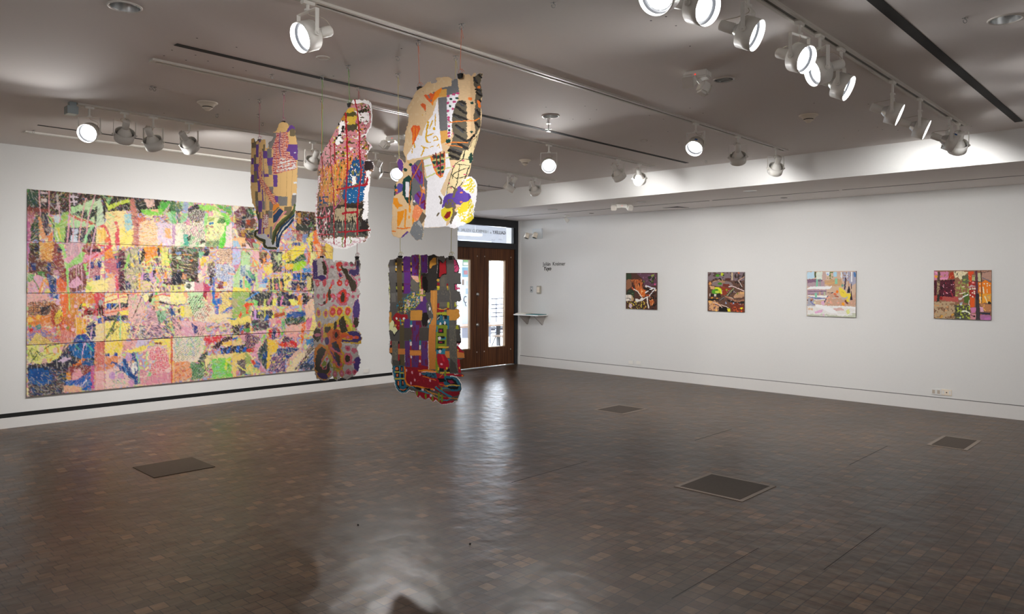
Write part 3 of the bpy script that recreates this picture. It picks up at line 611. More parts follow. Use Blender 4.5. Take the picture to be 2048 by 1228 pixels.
# ------------------------------------------------------------------ wall plates, shelf, lettering on the right wall
def wall_plate(u, v, w, h, c, label, name='outlet_plate', ax=0, val=RW, kids=None):
    p = hit(u, v, ax, val)
    if ax == 0: lo, hi = (val-.008, p.y-w/2, p.z-h/2), (val, p.y+w/2, p.z+h/2)
    else: lo, hi = (p.x-w/2, val-.008, p.z-h/2), (p.x+w/2, val, p.z+h/2)
    o = obj(name, B(lo, hi, .002), c); tag(o, label, 'wall plate')
    for (dx, dz, kw, kh, kc, kn) in (kids or ()):
        if ax == 0: a, b = (val-.0105, p.y+dx-kw/2, p.z+dz-kh/2), (val-.007, p.y+dx+kw/2, p.z+dz+kh/2)
        else: a, b = (p.x+dx-kw/2, val-.0105, p.z+dz-kh/2), (p.x+dx+kw/2, val-.007, p.z+dz+kh/2)
        obj(kn, B(a, b), kc, o)
    return o
wall_plate(731.5, 741.5, .12, .075, 'plate', 'white blank plate low on the left wall beside the spotted paper', ax=1, val=LW, kids=((0, 0, .09, .05, 'white', 'cover_insert'),))
wall_plate(1262, 724.5, .115, .075, 'plate', 'left of a pair of white floor-level plates under the first small painting', kids=((0, 0, .085, .05, 'white', 'cover_insert'),))
wall_plate(1277.5, 725.5, .115, .075, 'plate', 'right of a pair of white floor-level plates under the first small painting', kids=((0, 0, .085, .05, 'white', 'cover_insert'),))
wall_plate(1872.5, 783.5, .115, .075, 'plate', 'white outlet plate with fine marks near the right end of the wall', kids=((.028, 0, .03, .045, 'cord', 'socket'), (-.028, 0, .03, .045, 'cord', 'socket')))
wall_plate(1893.5, 785, .11, .075, 'ivory', 'cream outlet plate with one dark port near the right end of the wall', kids=((0, 0, .012, .012, 'dark', 'port'), (.036, 0, .02, .045, 'plate', 'insert'), (-.036, 0, .02, .045, 'plate', 'insert')))
wall_plate(1063.5, 578.5, .075, .118, 'alu', 'steel key switch plate above the wall shelf', 'key_switch', kids=((0, .01, .03, .03, 'plate', 'insert'), (0, -.018, .018, .022, 'dark', 'key_slot')))
p = hit(1079, 579.5, 0, RW)
th = tag(obj('thermostat', B((RW-.035, p.y-.05, p.z-.075), (RW, p.y+.05, p.z+.075), .008), mat('beige_plastic', (.50, .47, .40), .5)), 'beige thermostat box right of the key switch', 'thermostat')
obj('cover', B((RW-.042, p.y-.035, p.z-.05), (RW-.034, p.y+.035, p.z+.05), .004), 'ivory', th)
# lettering
p = hit(1086, 531.5, 0, RW); q = hit(1131, 530, 0, RW)
tt_ = text_mesh('wall_title', 'Julián  Kreimer', .098, (RW-.002, p.y, p.z), (0, -1, 0), (0, 0, 1), 'dark', None, ext=.001)
wdt = max(v.co.y for v in tt_.data.vertices)-min(v.co.y for v in tt_.data.vertices); k = (p.y-q.y)/wdt
for v in tt_.data.vertices: v.co.y = p.y+(v.co.y-p.y)*k
tag(tt_, 'dark thin vinyl lettering, upper line on the right wall', 'wall lettering')
p2 = hit(1087, 540.5, 0, RW); t2_ = text_mesh('wall_title', 'Yuyo', .098, (RW-.002, p2.y, p2.z), (0, -1, 0), (0, 0, 1), 'dark', None, shear=.25, bold=.0022, ext=.001)
for v in t2_.data.vertices: v.co.y = p2.y+(v.co.y-p2.y)*k
tag(t2_, 'bold slanted vinyl lettering, lower line on the right wall', 'wall lettering')
# emergency light on the wall
p = hit(1076, 468, 0, RW)
r = empty('wall_emergency_light', (RW, p.y, p.z)); tag(r, 'white wall emergency light with two cream lamp heads near the doors', 'emergency light')
kid(obj('housing', B((RW-.03, p.y-.12, p.z-.09), (RW, p.y+.12, p.z+.10), .006), mat('frosted_plate', (.70, .74, .76), .3)), r)
for dy in (.19, -.02):
    bm = bmesh.new(); lathe(bm, [(-.05, .001), (-.05, .034), (-.02, .045), (.05, .047), (.05, .042), (.045, .001)], (RW-.10, p.y+dy, p.z-.03), (-.35, .12, -1), 20); kid(obj('lamp_head', bm, 'ivory', None, True), r)
    kid(obj('lens', lathe(bmesh.new(), [(.052, .040), (.054, .001)], (RW-.10, p.y+dy, p.z-.03), (-.35, .12, -1), 20), 'dark', None, True), r)
    kid(obj('bracket', tube(bmesh.new(), [(RW-.01, p.y+dy*.5, p.z+.0), (RW-.10, p.y+dy, p.z+.01)], .014, 8), 'white'), r)
# little wedge-bracket shelf with an open book and a teal folder
sy0 = hit(1037, 629, 0, RW-.12).y; sy1 = hit(1097, 628, 0, RW).y
szz = hit(1070, 629, 0, RW-.1).z
sh = empty('wall_shelf', (RW, (sy0+sy1)/2, szz)); tag(sh, 'white wall shelf on triangular brackets beside the doors', 'shelf')
kid(obj('shelf_board', B((RW-.30, sy1, szz-.018), (RW, sy1+.62, szz), .002), 'plate'), sh)
for y in (sy1+.12, sy1+.50):
    bm = bmesh.new(); quad_prism(bm, [(RW-.001, y-.05, szz-.018), (RW-.26, y, szz-.018), (RW-.001, y+.02, szz-.20)], (0, 1, 0), .03); kid(obj('bracket', bm, mat('shelf_bracket', (.45, .42, .40), .6)), sh)
bm = bmesh.new()
def page(bm, y0, y1, s):
    n = 8; top = []; x0, x1 = RW-.26, RW-.06
    for i in range(n+1):
        t = i/n; y = y0+(y1-y0)*t; z = szz+.004+.028*math.sin(math.pi*min(1, t*.9+.08))**.8*(1-.3*t)
        top.append((y, z))
    V = [[bm.verts.new((x, y, z)) for y, z in top] for x in (x0, x1)]; W = [[bm.verts.new((x, y, szz+.001)) for y, z in top] for x in (x0, x1)]
    for i in range(n):
        bm.faces.new((V[0][i], V[0][i+1], V[1][i+1], V[1][i])); bm.faces.new((W[0][i+1], W[0][i], W[1][i], W[1][i+1]))
        bm.faces.new((W[0][i], W[0][i+1], V[0][i+1], V[0][i])); bm.faces.new((V[1][i], V[1][i+1], W[1][i+1], W[1][i]))
    for i in (0, n): bm.faces.new((V[0][i], V[1][i], W[1][i], W[0][i]))
page(bm, sy1+.46, sy1+.62, 1); page(bm, sy1+.46, sy1+.32, -1)
tag(obj('guest_book', bm, mat('cream_paper', (.70, .66, .58), .7), None, True), 'open cream book lying on the wall shelf', 'book')
tag(obj('folder', B((RW-.27, sy1+.02, szz+.0005), (RW-.03, sy1+.33, szz+.012), .002), mat('teal_cover', (.01, .16, .17), .5)), 'flat teal folder lying at the right of the wall shelf', 'folder')
# ------------------------------------------------------------------ painted surfaces
# A tiny brush language: each artwork is a list of strokes laid down on a fine grid of
# paint samples that become the colours of the paper / canvas mesh itself.
class Art:
    def __init__(s, x0, y0, x1, y1, ss, seed=1):
        s.x0, s.y0, s.ss = x0, y0, ss
        s.w = int((x1-x0)*ss)+1; s.h = int((y1-y0)*ss)+1
        s.X, s.Y = np.meshgrid(x0+np.arange(s.w)/ss, y0+np.arange(s.h)/ss)
        s.c = np.ones((s.h, s.w, 3)); s.m = np.zeros((s.h, s.w), bool)
        s.rs = np.random.RandomState(seed)
        s.nx = s.noise(3)+.6*s.noise(1.3); s.ny = s.noise(3)+.6*s.noise(1.3)
        s.n1 = s.noise(2); s.n2 = s.noise(1.2)
        s.f = (0, 0, 1); s.crayon = False; s.cuts = {}; s.n = 0
    def noise(s, size, sy=None):
        sy = sy or size
        gw = int(s.w/s.ss/size)+4; gh = int(s.h/s.ss/sy)+4
        g = s.rs.uniform(-1, 1, (gh, gw))
        fx = (s.X-s.x0)/size; fy = (s.Y-s.y0)/sy
        ix = fx.astype(int); iy = fy.astype(int); tx = fx-ix; ty = fy-iy
        tx = tx*tx*(3-2*tx); ty = ty*ty*(3-2*ty)
        return (g[iy, ix]*(1-tx)+g[iy, ix+1]*tx)*(1-ty)+(g[iy+1, ix]*(1-tx)+g[iy+1, ix+1]*tx)*ty
    def tp(s, a):
        ox, oy, k = s.f
        return [(ox+a[i]/k, oy+a[i+1]/k) for i in range(0, len(a)-1, 2)]
    def sub(s, pts, pad):
        xs = [p[0] for p in pts]; ys = [p[1] for p in pts]
        a = max(0, int((min(xs)-pad-s.x0)*s.ss)); b = min(s.w, int((max(xs)+pad-s.x0)*s.ss)+2)
        c = max(0, int((min(ys)-pad-s.y0)*s.ss)); d = min(s.h, int((max(ys)+pad-s.y0)*s.ss)+2)
        return (slice(c, max(c, d)), slice(a, max(a, b)))
    def pmask(s, pts, rag):
        sl = s.sub(pts, rag+1)
        X = s.X[sl]+s.nx[sl]*rag; Y = s.Y[sl]+s.ny[sl]*rag
        m = np.zeros(X.shape, bool); n = len(pts)
        for i in range(n):
            (xa, ya), (xb, yb) = pts[i], pts[(i+1) % n]
            if ya == yb: continue
            m ^= ((ya > Y) != (yb > Y)) & (X < (xb-xa)*(Y-ya)/(yb-ya)+xa)
        return sl, m
    def smask(s, pts, w, rag):
        sl = s.sub(pts, w+rag+1)
        X = s.X[sl]+s.nx[sl]*rag; Y = s.Y[sl]+s.ny[sl]*rag
        m = np.zeros(X.shape, bool)
        for (xa, ya), (xb, yb) in zip(pts[:-1], pts[1:]):
            dx, dy = xb-xa, yb-ya; L = dx*dx+dy*dy+1e-9
            t = np.clip(((X-xa)*dx+(Y-ya)*dy)/L, 0, 1)
            m |= (X-xa-t*dx)**2+(Y-ya-t*dy)**2 < (w/2)**2
        return sl, m
    def streak(s, k):
        if k not in s.cuts:
            an = (.9, -.35, 1.5, .25, 2.3, -.9, .6, 1.2)[k]; L, W = (5.5, 6.5, 5, 7, 5, 6, 4, 8)[k], 1.25
            c, sn = math.cos(an), math.sin(an); fx = (s.X*c+s.Y*sn+2000)/L; fy = (-s.X*sn+s.Y*c+2000)/W
            g = s.rs.uniform(-1, 1, (701, 701)); ix = fx.astype(int); iy = fy.astype(int); tx = fx-ix; ty = fy-iy; q = lambda a, b: g[b % 701, a % 701]
            s.cuts[k] = (q(ix, iy)*(1-tx)+q(ix+1, iy)*tx)*(1-ty)+(q(ix, iy+1)*(1-tx)+q(ix+1, iy+1)*tx)*ty
        return s.cuts[k]
    def put(s, sl, m, col, a=1.0):
        if s.crayon and a == 1.0:
            s.n += 1; st = s.streak(s.n*5 % 8)[sl][m][:, None]; v = s.c[sl]
            al = np.clip(.97+.62*st, .45, 1.0); v[m] = v[m]*(1-al)+np.array(col)*al; return
        v = s.c[sl]; jit = 1+.05*s.n1[sl][m][:, None]
        v[m] = v[m]*(1-a)+np.array(col)*jit*a
    def run(s, text):
        for ln in text.strip().splitlines():
            for cmd in ln.split(';'):
                t = cmd.split()
                if not t: continue
                o = t[0]
                if o == 'F': s.f = tuple(float(q) for q in t[1:4]); continue
                k = s.f[2]
                if o == 'M':
                    a = [float(q) for q in t[1:]]; sl, m = s.pmask(s.tp(a[1:]), a[0]/k); s.m[sl] |= m; continue
                col = [((int(t[1][i:i+2], 16)/255.0+.055)/1.055)**2.4 if int(t[1][i:i+2], 16) > 10 else .003 for i in (0, 2, 4)]
                a = [float(q) for q in t[2:]]
                if o == 'B': s.c[:] = col
                elif o == 'P': sl, m = s.pmask(s.tp(a[1:]), a[0]/k); s.put(sl, m, col)
                elif o == 'R':
                    for i in range(0, len(a)-3, 4):
                        x0, y0, x1, y1 = a[i:i+4]
                        sl, m = s.pmask(s.tp([x0, y0, x1, y0, x1, y1, x0, y1]), 2/k); s.put(sl, m, col)
                elif o == 'S': sl, m = s.smask(s.tp(a[2:]), a[0]/k, a[1]/k); s.put(sl, m, col)
                elif o == 'D':
                    for p in s.tp(a[1:]):
                        sl, m = s.smask([p, (p[0]+.01, p[1])], 2*a[0]/k, .3*a[0]/k); s.put(sl, m, col)
                elif o == 'E':
                    for p in s.tp(a[2:]):
                        rx, ry = a[0]/k, a[1]/k
                        pts = [(p[0]+rx*math.cos(q*.5236), p[1]+ry*math.sin(q*.5236)) for q in range(12)]
                        sl, m = s.pmask(pts, .22*min(rx, ry)); s.put(sl, m, col)
                elif o == 'H':   # scribbled hatching: angle, spacing, duty, rag
                    sl, m = s.pmask(s.tp(a[4:]), a[3]/k)
                    an = math.radians(a[0]); q = (s.X[sl]*math.sin(an)+s.Y[sl]*math.cos(an))*k/a[1]+s.nx[sl]*.35
                    m &= (q % 1) < a[2]; s.put(sl, m, col)
                elif o == 'N':   # flecks: density, size
                    sl, m = s.pmask(s.tp(a[2:]), 2/k)
                    if s.crayon:
                        s.n += 1; st = s.streak(s.n*3 % 8)[sl]+.45*s.noise(max(3, a[1]*1.3/k))[sl]
                        al = (np.clip((st-(1-2*a[0])*.75)/.35, 0, 1)*.85*m)[..., None]; s.c[sl] = s.c[sl]*(1-al)+np.array(col)*al; continue
                    n = s.noise(max(.8, a[1]/k)); m &= n[sl] > 1-2*a[0]*.8; s.put(sl, m, col)
                elif o == 'T':   # taller flecks
                    sl, m = s.pmask(s.tp(a[3:]), 2/k)
                    n = s.noise(max(.8, a[1]/k), max(.8, a[2]/k)); m &= n[sl] > 1-2*a[0]*.8; s.put(sl, m, col)
                elif o == 'X':   # fringe of loops along a path: w, step
                    p = s.tp(a[2:])
                    for (xa, ya), (xb, yb) in zip(p[:-1], p[1:]):
                        L = math.hypot(xb-xa, yb-ya); n = max(1, int(L/(a[1]/k)))
                        for i in range(n):
                            c = (xa+(xb-xa)*i/n, ya+(yb-ya)*i/n)
                            sl, m = s.smask([c, (c[0]+.01, c[1])], a[0]/k, .3*a[0]/k); s.put(sl, m, col)

ART_A = """
F 490 230 4.386
M 3 33 208 65 195 85 230 108 225 150 222 205 215 208 290 232 290 234 240 262 225 275 195 272 150 290 150 318 75 345 60 380 72 395 95 425 85 440 110 442 180 452 260 450 330 448 420 446 560 447 700 444 820 447 900 440 930 395 990 350 1040 330 1100 322 1160 300 1185 230 1187 175 1170 160 1130 110 1110 70 1080 60 1040 72 1010 108 998 100 940 82 880 75 830 45 770 32 650 33 500 33 350
B e8bf80
R 7d6f55 68 195 105 240 40 240 96 287 68 345 97 432 66 488 102 590 74 668 102 800 82 790 128 850 106 850 160 912 186 840 232 905 365 805 420 880 400 120 440 185 172 262 200 320
R 6f4a97 94 258 130 372 38 375 66 432 68 428 128 490 102 440 130 560 38 522 66 590 102 575 134 676 145 520 232 545 160 490 190 530 182 320 226 384 205 375 284 430 225 420 275 448 104 750 146 852 108 912 146 1044 148 650 162 830 272 528 306 632 368 258 452 322 396 320 450 395 330 320 372 360 282 712 312 770 160 980 176 1044 210 1050 230 1070 130 225 155 260
R 84807c 224 300 262 380 232 448 262 530 264 158 300 245 238 228 300 290 312 716 384 798 415 700 446 800 232 630 270 690 226 760 270 840 150 755 186 832 215 845 262 905 74 750 104 800 236 980 262 1110
R e8bf80 128 310 158 345 135 240 185 300 172 385 222 470 34 430 66 520 68 590 104 668 178 700 230 835 104 676 146 750 128 850 150 905 226 905 268 980 186 1044 226 1050 45 290 90 330
S 6f4a97 26 3 370 150 415 100 435 112
P e8bf80 3 288 160 320 75 345 60 382 74 392 110 372 150 340 165
P 84807c 3 262 170 282 160 300 200 275 290 240 300 236 245
P e3b0a0 4 300 160 380 150 392 220 372 320 440 400 440 470 270 528 268 440 278 320 262 300 290 220
H a8455a 8 20 .42 4 300 160 380 150 392 220 372 320 440 400 440 470 270 528 268 440 278 320 262 300 290 220
H e6845c 90 26 .22 4 300 160 380 150 392 220 372 320 440 400 440 470 270 528 268 440 278 320 262 300 290 220
H efe6e2 20 30 .3 4 330 370 440 400 440 470 300 500
S e4a98a 30 4 168 325 150 420 130 500 140 560 200 640 250 720 290 790
S e8734e 5 3 155 330 140 430 120 520 135 590 190 660 240 740 285 810
S e8734e 5 3 184 330 165 430 146 510 160 570 215 640 270 720 305 790
H a8455a 60 15 .3 3 140 330 190 330 150 500 120 500
H a8455a 10 19 .28 3 115 540 165 560 290 700 305 790 260 790 180 700 120 600
S e3bb7c 10 3 175 330 172 560
E e3c0b8 34 62 186 930
H a8455a 5 17 .45 3 155 870 220 870 220 995 155 995
H eee4e0 85 20 .3 3 160 880 215 880 215 985 160 985
P f0913c 3 270 790 320 780 325 820 280 850 262 830
P d0d0d4 5 108 1044 150 1050 190 1040 220 1075 270 1100 300 1110 298 1160 240 1165 190 1150 180 1110 120 1090 80 1060 84 1020
S 44462c 22 3 96 880 104 940 106 1000
S 44462c 24 3 104 1008 78 1020 84 1060 130 1090 184 1104 178 1140 215 1168 292 1172
S 44462c 12 3 90 850 106 990
P e6945a 3 268 860 345 815 360 850 270 950
P 2c4668 3 272 950 270 890 330 820 362 845 300 940
S d98794 12 3 272 1000 300 950 350 880 378 850
S 7d6f55 12 3 272 860 320 815
S 5b6a3e 30 3 268 1110 285 1030 320 970 380 910 432 860
S 44462c 20 3 268 1130 300 1020 340 970 400 900 440 830
S 5b6a3e 16 3 440 790 436 850
P d8dade 3 310 1160 318 1060 360 990 420 920 444 905 446 850 450 930 400 1000 350 1050 330 1120 322 1170
S 26405e 16 2 302 1150 308 1060 345 990 400 930 438 880
S c9d3da 7 2 312 1150 318 1070 355 1000 410 940 442 905
S 26405e 22 3 318 1160 326 1090 360 1025 405 965 440 915
S f4f1ee 7 2 84 870 104 935 108 998 72 1012 62 1040 72 1080 110 1108 162 1130 176 1168 232 1184 300 1184 324 1160 334 1100 354 1042 398 990 442 930 446 850
R f4f1ee 422 585 446 600 420 684 444 702 425 690 440 700 418 425 430 455 424 325 440 335
N 9c3050 .13 6 180 320 290 320 290 530 130 550 100 440
N 9c3050 .13 6 368 258 452 258 452 395 396 395
S d9b27a 2 1 330 540 325 700 ; S c99f68 3 1 372 500 376 710 ; S c99f68 3 1 412 480 408 800
S 6f5f92 6 2 326 150 322 300 330 360 ; S 6f5f92 4 2 182 320 188 830
"""
ART_B = """
F 620 190 3.898
M 4 305 95 330 40 360 28 400 40 430 30 468 55 476 120 472 200 455 260 425 300 415 345 455 380 462 405 430 440 425 495 462 510 484 550 478 590 455 600 452 690 445 760 448 900 445 1000 465 1040 462 1100 430 1150 370 1160 340 1185 270 1208 200 1195 150 1160 90 1150 62 1110 40 1020 25 900 30 780 45 720 50 640 44 600 62 530 80 490 100 450 160 380 210 290 270 160
B 8a6a50
P c07f86 8 80 500 120 420 180 340 260 170 320 80 460 60 460 250 400 330 420 470 400 560 60 580
N b9a23c .3 14 280 60 400 60 430 430 180 520 200 300
N 4d4a26 .33 14 80 400 250 180 460 60 420 480 100 560
N e2d9d4 .25 15 100 400 250 180 460 60 420 500 100 560
N c9667a .26 18 100 400 250 180 440 200 420 500 100 560
N d98a3c .2 12 180 300 440 200 420 500 200 560
P c9a83c 8 290 110 345 90 350 230 300 240
P 4d4a26 6 262 150 300 140 350 130 355 165 270 168
P b0762f 6 235 230 270 170 290 170 270 260
P eee6e4 6 360 130 440 120 455 200 420 230 370 190
P 2c241e 6 358 130 400 108 440 108 438 128 380 140
N 4d4a26 .3 10 350 80 470 80 460 220 350 200
N b05c72 .3 12 360 120 460 130 450 240 360 240
P f0ecea 6 325 60 340 34 370 30 400 42 430 34 466 60 474 100 440 70 400 60 350 70
P 4a4430 8 280 240 350 225 365 270 300 290
P f0ecea 5 245 210 275 200 280 250 260 300 265 360 235 400 215 380 235 320
N 201c18 .45 14 240 200 280 200 270 380 215 380
P cd8a8e 5 120 420 160 370 180 370 215 400 228 470 200 540 110 545
N 565030 .25 12 120 400 230 400 230 540 90 540
P d08040 6 72 580 270 520 310 470 330 470 320 560 260 700 220 830 70 840
T c86c88 .28 8 40 70 560 300 480 250 700 220 840 60 840
T d8a838 .3 8 60 70 560 320 480 250 700 220 850 60 850
T e07a38 .35 9 50 70 560 320 480 250 700 220 840 60 840
T 57582c .2 6 40 60 560 320 480 250 850 60 860
N dcd2cc .16 8 60 560 320 480 250 850 50 860
T 3c3426 .2 7 30 60 540 320 480 420 480 400 850 50 860
N 3c3426 .2 10 100 420 300 180 460 200 430 480 200 560 70 560
S d0a040 6 3 120 600 118 820 ; S c8a83c 7 3 160 590 150 900 ; S d0a83c 7 3 212 540 208 860 ; S 7c8430 6 3 250 520 240 700 ; S c87a50 8 3 100 480 95 700 ; S d8a04c 6 3 268 540 260 700
N 1f3a56 .14 9 60 560 320 480 250 850 50 860
P 1f4c78 8 330 490 395 500 410 600 420 760 400 830 300 850 265 800 280 700 300 600
T 6f6e3c .35 8 26 330 490 400 480 420 760 300 760 280 640
T b85a3a .2 9 20 280 600 330 490 400 480 420 700 270 700
T e8e4de .2 6 12 330 490 400 600 420 760 300 850 280 700
P 1d5a8c 6 300 750 410 700 415 820 320 845 285 810
N dfe6e8 .2 8 285 740 415 720 415 840 285 840
T 234266 .5 12 16 50 790 140 790 140 860 50 880
P e9e6e0 6 325 640 350 630 355 690 335 710
P 3a3028 8 60 880 200 860 420 830 440 900 430 1090 60 1110 45 1000
T b85a6a .42 7 20 60 860 200 850 200 1090 60 1110
T e0d6cf .3 6 18 50 900 200 880 200 1110 50 1110
P a89878 8 200 890 300 870 400 880 360 990 200 980
P 2a2622 6 250 860 420 860 430 890 300 880
T 2a2622 .32 5 40 190 880 410 870 400 1000 180 1000
P 55544e 8 170 1000 420 990 445 960 450 1100 200 1110 160 1080
T 24221f .4 5 40 170 950 440 940 450 1100 170 1100
T b4a88e .3 5 20 170 950 420 940 430 1100 170 1100
P 2a2423 8 410 960 440 930 452 1040 430 1090 380 1070
P f0ecea 6 110 1120 430 1105 400 1160 340 1180 270 1200 190 1190
N c9a0a8 .28 12 110 1120 430 1105 400 1160 270 1200 190 1190
S 7a8a3c 9 5 265 1110 262 1180 ; S 7a8a3c 8 5 320 1110 325 1150
P 2a1c1e 6 402 520 440 495 478 530 470 580 410 585
N eadcdc .2 12 400 500 480 500 480 590 400 590
S f2eeee 16 8 462 60 474 130 468 220 440 270 418 310
S efe6e8 20 9 430 370 460 400 425 450 ; S d9a8b4 12 8 415 340 450 390
S f2eeee 9 6 420 510 462 505 484 550 478 595
S f2eeee 34 9 436 600 436 700 430 780 432 900 425 960
S f2eeee 14 8 60 640 44 740 30 830 26 900 42 1020 62 1110 90 1150
S f2eeee 15 9 90 1150 150 1160 200 1195 270 1206 340 1185 370 1160 430 1150 462 1100 462 1040
S d8b4bc 8 9 56 650 42 740 36 900 50 1020 90 1130 ; S d8b4bc 8 9 100 1136 160 1150 270 1190 360 1150 440 1120
S 9c1c28 9 3 345 30 365 130 372 300 370 450 385 600 375 800 372 1090
S 9c1c28 10 3 285 130 292 330 296 500 290 800 288 1000 283 1180
S 9c1c28 8 3 178 340 180 540 195 800 200 1160 ; S 9c1c28 8 3 210 380 212 540 ; S 9c1c28 9 3 98 480 100 640
S 9c1c28 12 4 220 742 300 722 380 706 425 690 432 650 430 700 400 704 ; S 9c1c28 12 4 425 700 432 640
S 9c1c28 16 5 265 926 310 915 375 914
S 9c1c28 16 5 42 950 90 958 155 945 ; S 9c1c28 12 4 230 1070 340 1064 460 1052 ; S 9c1c28 7 4 55 1090 200 1085
S 9c1c28 6 4 415 590 414 690 ; S b0606c 10 4 90 920 110 870 130 950 100 1020
S b0607a 9 4 200 880 250 830 230 780
"""
ART_C = """
F 620 500 4.548
M 6 35 90 75 80 110 70 150 78 180 70 220 110 235 90 290 95 350 115 380 105 400 130 412 90 450 85 462 130 450 200 460 290 432 340 455 400 435 440 450 520 452 600 440 680 430 720 470 770 465 840 430 880 440 960 460 1010 440 1090 410 1140 330 1180 280 1160 240 1195 200 1150 160 1190 110 1192 60 1170 45 1120 40 1050 30 960 40 880 20 800 20 740 45 715 60 700 40 620 28 500 40 380 30 250
B b3aba6
N c2bbb8 .4 20 0 0 500 0 500 1228 0 1228
N a39a96 .35 14 0 0 500 0 500 1228 0 1228
S bb5f72 14 5 40 90 34 170 36 270 90 280 160 260 164 150 130 90
P 3d2a63 4 38 96 74 94 78 240 100 230 140 230 150 262 120 280 85 262 70 265 40 262
P 38301f 4 116 108 134 104 160 170 156 225 132 222 128 170
D c06478 17 202 153 ; D a83850 8 202 155 ; D c8392a 26 265 130 ; D c06478 22 322 130 ; D a83850 10 324 130 ; D b8506a 14 378 135
S c8392a 18 6 262 110 240 140 255 185 290 170 ; S c4602e 9 5 268 140 285 165
S d94a2a 14 6 205 275 190 340 160 400 155 480 ; E 453c28 14 56 178 405 
S b8506a 12 6 275 130 300 200 350 310 380 385 410 370 420 290 380 240 340 180
P 382f1c 4 272 132 300 165 330 175 345 225 410 290 418 340 400 375 372 380 350 320 310 230 285 190
P 3d2a63 4 352 180 412 178 425 130 430 95 445 100 444 220 400 238 350 214
S bb5f72 7 4 412 100 414 170 355 175 ; S bb5f72 8 5 395 240 450 225
E bb4a52 18 34 74 300 135 300 262 300 324 300 ; E c8392a 22 32 262 300 ; D d9869a 9 74 308 262 302 322 300 ; D e08a4a 5 205 285
E 4a2e6a 17 20 268 228 ; S c8392a 6 4 248 210 262 258 290 250 ; S bb5f72 8 4 255 190 300 240
D c06478 18 205 300 ; D c8392a 22 204 420 330 410 ; E c8392a 44 70 290 425 ; E bb5f72 56 78 290 430 ; E c8392a 40 62 292 425
D d9708a 14 208 425 258 415 332 415 ; E 38301f 18 48 292 430
S bb5f72 16 5 195 400 222 440 200 470 ; D d9708a 12 208 425
E b85c6e 14 24 78 420 130 420 ; S a04058 8 5 75 490 110 505 145 490 150 460 ; D 38301f 14 135 480
D b85c6e 18 385 425 438 425 ; D a03e58 8 385 425 438 425 ; D c06478 12 445 270
E c9687e 40 62 210 560 ; E d8b040 34 50 210 560 268 560 340 560 ; E d8b040 26 44 74 572 145 580 ; E c8443a 24 38 210 560 268 560 340 560 ; D d96a78 11 210 562 268 562 340 562 ; E b85c6e 17 30 74 570 145 580 ; D a83c50 7 74 570 145 580
E d8b040 22 34 80 680 ; E b85c6e 14 24 80 680
E b85c6e 36 100 420 545 ; E 4a3378 31 98 420 545 ; E 38301f 24 50 418 660 ; S b85c6e 7 5 388 600 392 700 425 725
S b0b050 30 10 300 590 360 650 400 730 ; S d8c840 16 8 290 590 350 640 380 720 ; S b0b050 14 6 330 600 370 640
E 382f1c 42 62 62 770 ; P c07088 4 30 770 62 752 95 765 92 785 50 790 ; S bb5f72 24 6 108 715 112 830
S e0a02c 22 8 135 690 200 670 235 700 300 700 ; S d8802c 26 8 130 780 200 780 240 780
P c8a030 8 265 610 300 590 345 660 380 730 460 760 466 860 380 850 300 840 300 900 330 960 310 1080 250 1110 180 1000 140 850 120 760 130 680 200 680 235 660
P c8601f 8 160 740 230 700 300 740 440 780 460 830 300 800 300 880 290 950 300 1060 250 1080 190 930 160 850
P 38301f 5 268 640 300 596 330 650 350 740 300 758 280 720
P 3d2f68 5 345 745 420 735 462 770 462 820 430 842 390 840 300 835 300 815 390 820 400 790 370 770
S c8502a 22 6 300 780 430 795 ; D c86070 12 350 795 400 795
P 38301f 5 140 705 190 690 195 720 170 750 135 745 ; E 38301f 18 40 236 690 ; S d8b040 5 3 220 650 222 720
E 1c0c08 14 26 248 770 ; E a03c18 34 50 248 770 ; E 1c0c08 14 28 248 770
S c86478 10 5 140 800 150 860 190 850 185 790 ; E 3d2f68 22 38 160 825
P 3a3150 5 205 850 250 830 290 920 270 930 215 890 ; P 382f1c 4 220 840 260 850 285 900 240 890
S c86478 14 5 200 890 250 925 300 950 ; P 3d2f68 5 190 900 290 1050 270 1060 235 1000 ; P 382f1c 5 230 920 280 960 282 1050 240 990
S c86478 6 4 190 910 240 1030 280 1075 ; D c8506a 12 220 1020 290 1040 265 690 345 690 395 690 180 940
P c8882c 8 45 900 80 850 150 870 180 930 130 1000 90 1040 190 1100 180 1150 130 1190 70 1165 45 1090
S d8802c 14 8 45 1080 50 930 85 865 150 890 200 950
P 382f1c 5 70 900 110 880 150 910 120 980 92 1040 110 1080 160 1040 182 1000 182 1090 150 1130 80 1120 50 1080 55 980
P 3d2860 5 60 1110 100 1120 150 1130 160 1165 130 1180 80 1160
S c86478 7 4 150 930 110 990 95 1050 115 1085 150 1075 155 990 ; P 7c8a2c 4 105 1040 130 1005 152 1020 145 1050 110 1058 ; D c8506a 10 158 990 170 1130 185 1110
S 8a8a2c 12 6 185 990 190 1060 230 1070 300 1090 310 1040 ; S 8a8a2c 16 7 220 1080 210 1150 235 1170
E c86478 38 62 350 990 ; S d8802c 7 6 318 960 320 1040 380 1040 ; E 38301f 20 36 348 988 ; D c86478 12 340 1030 366 1020
D c06478 24 350 895 405 915 352 1112 410 1110 ; D a83850 10 350 895 352 1115 410 1108 
E c8882c 26 44 292 1122 ; E 9a9a3c 24 40 228 1126 ; E c06478 18 32 292 1122 228 1126 ; D d98aa0 8 292 1122 228 1126
E 5a5080 30 66 428 1035 ; E 4a3378 25 60 428 1035 ; D c06478 11 398 1020
N ddd6d6 .06 6 40 90 460 90 460 860 40 860
"""
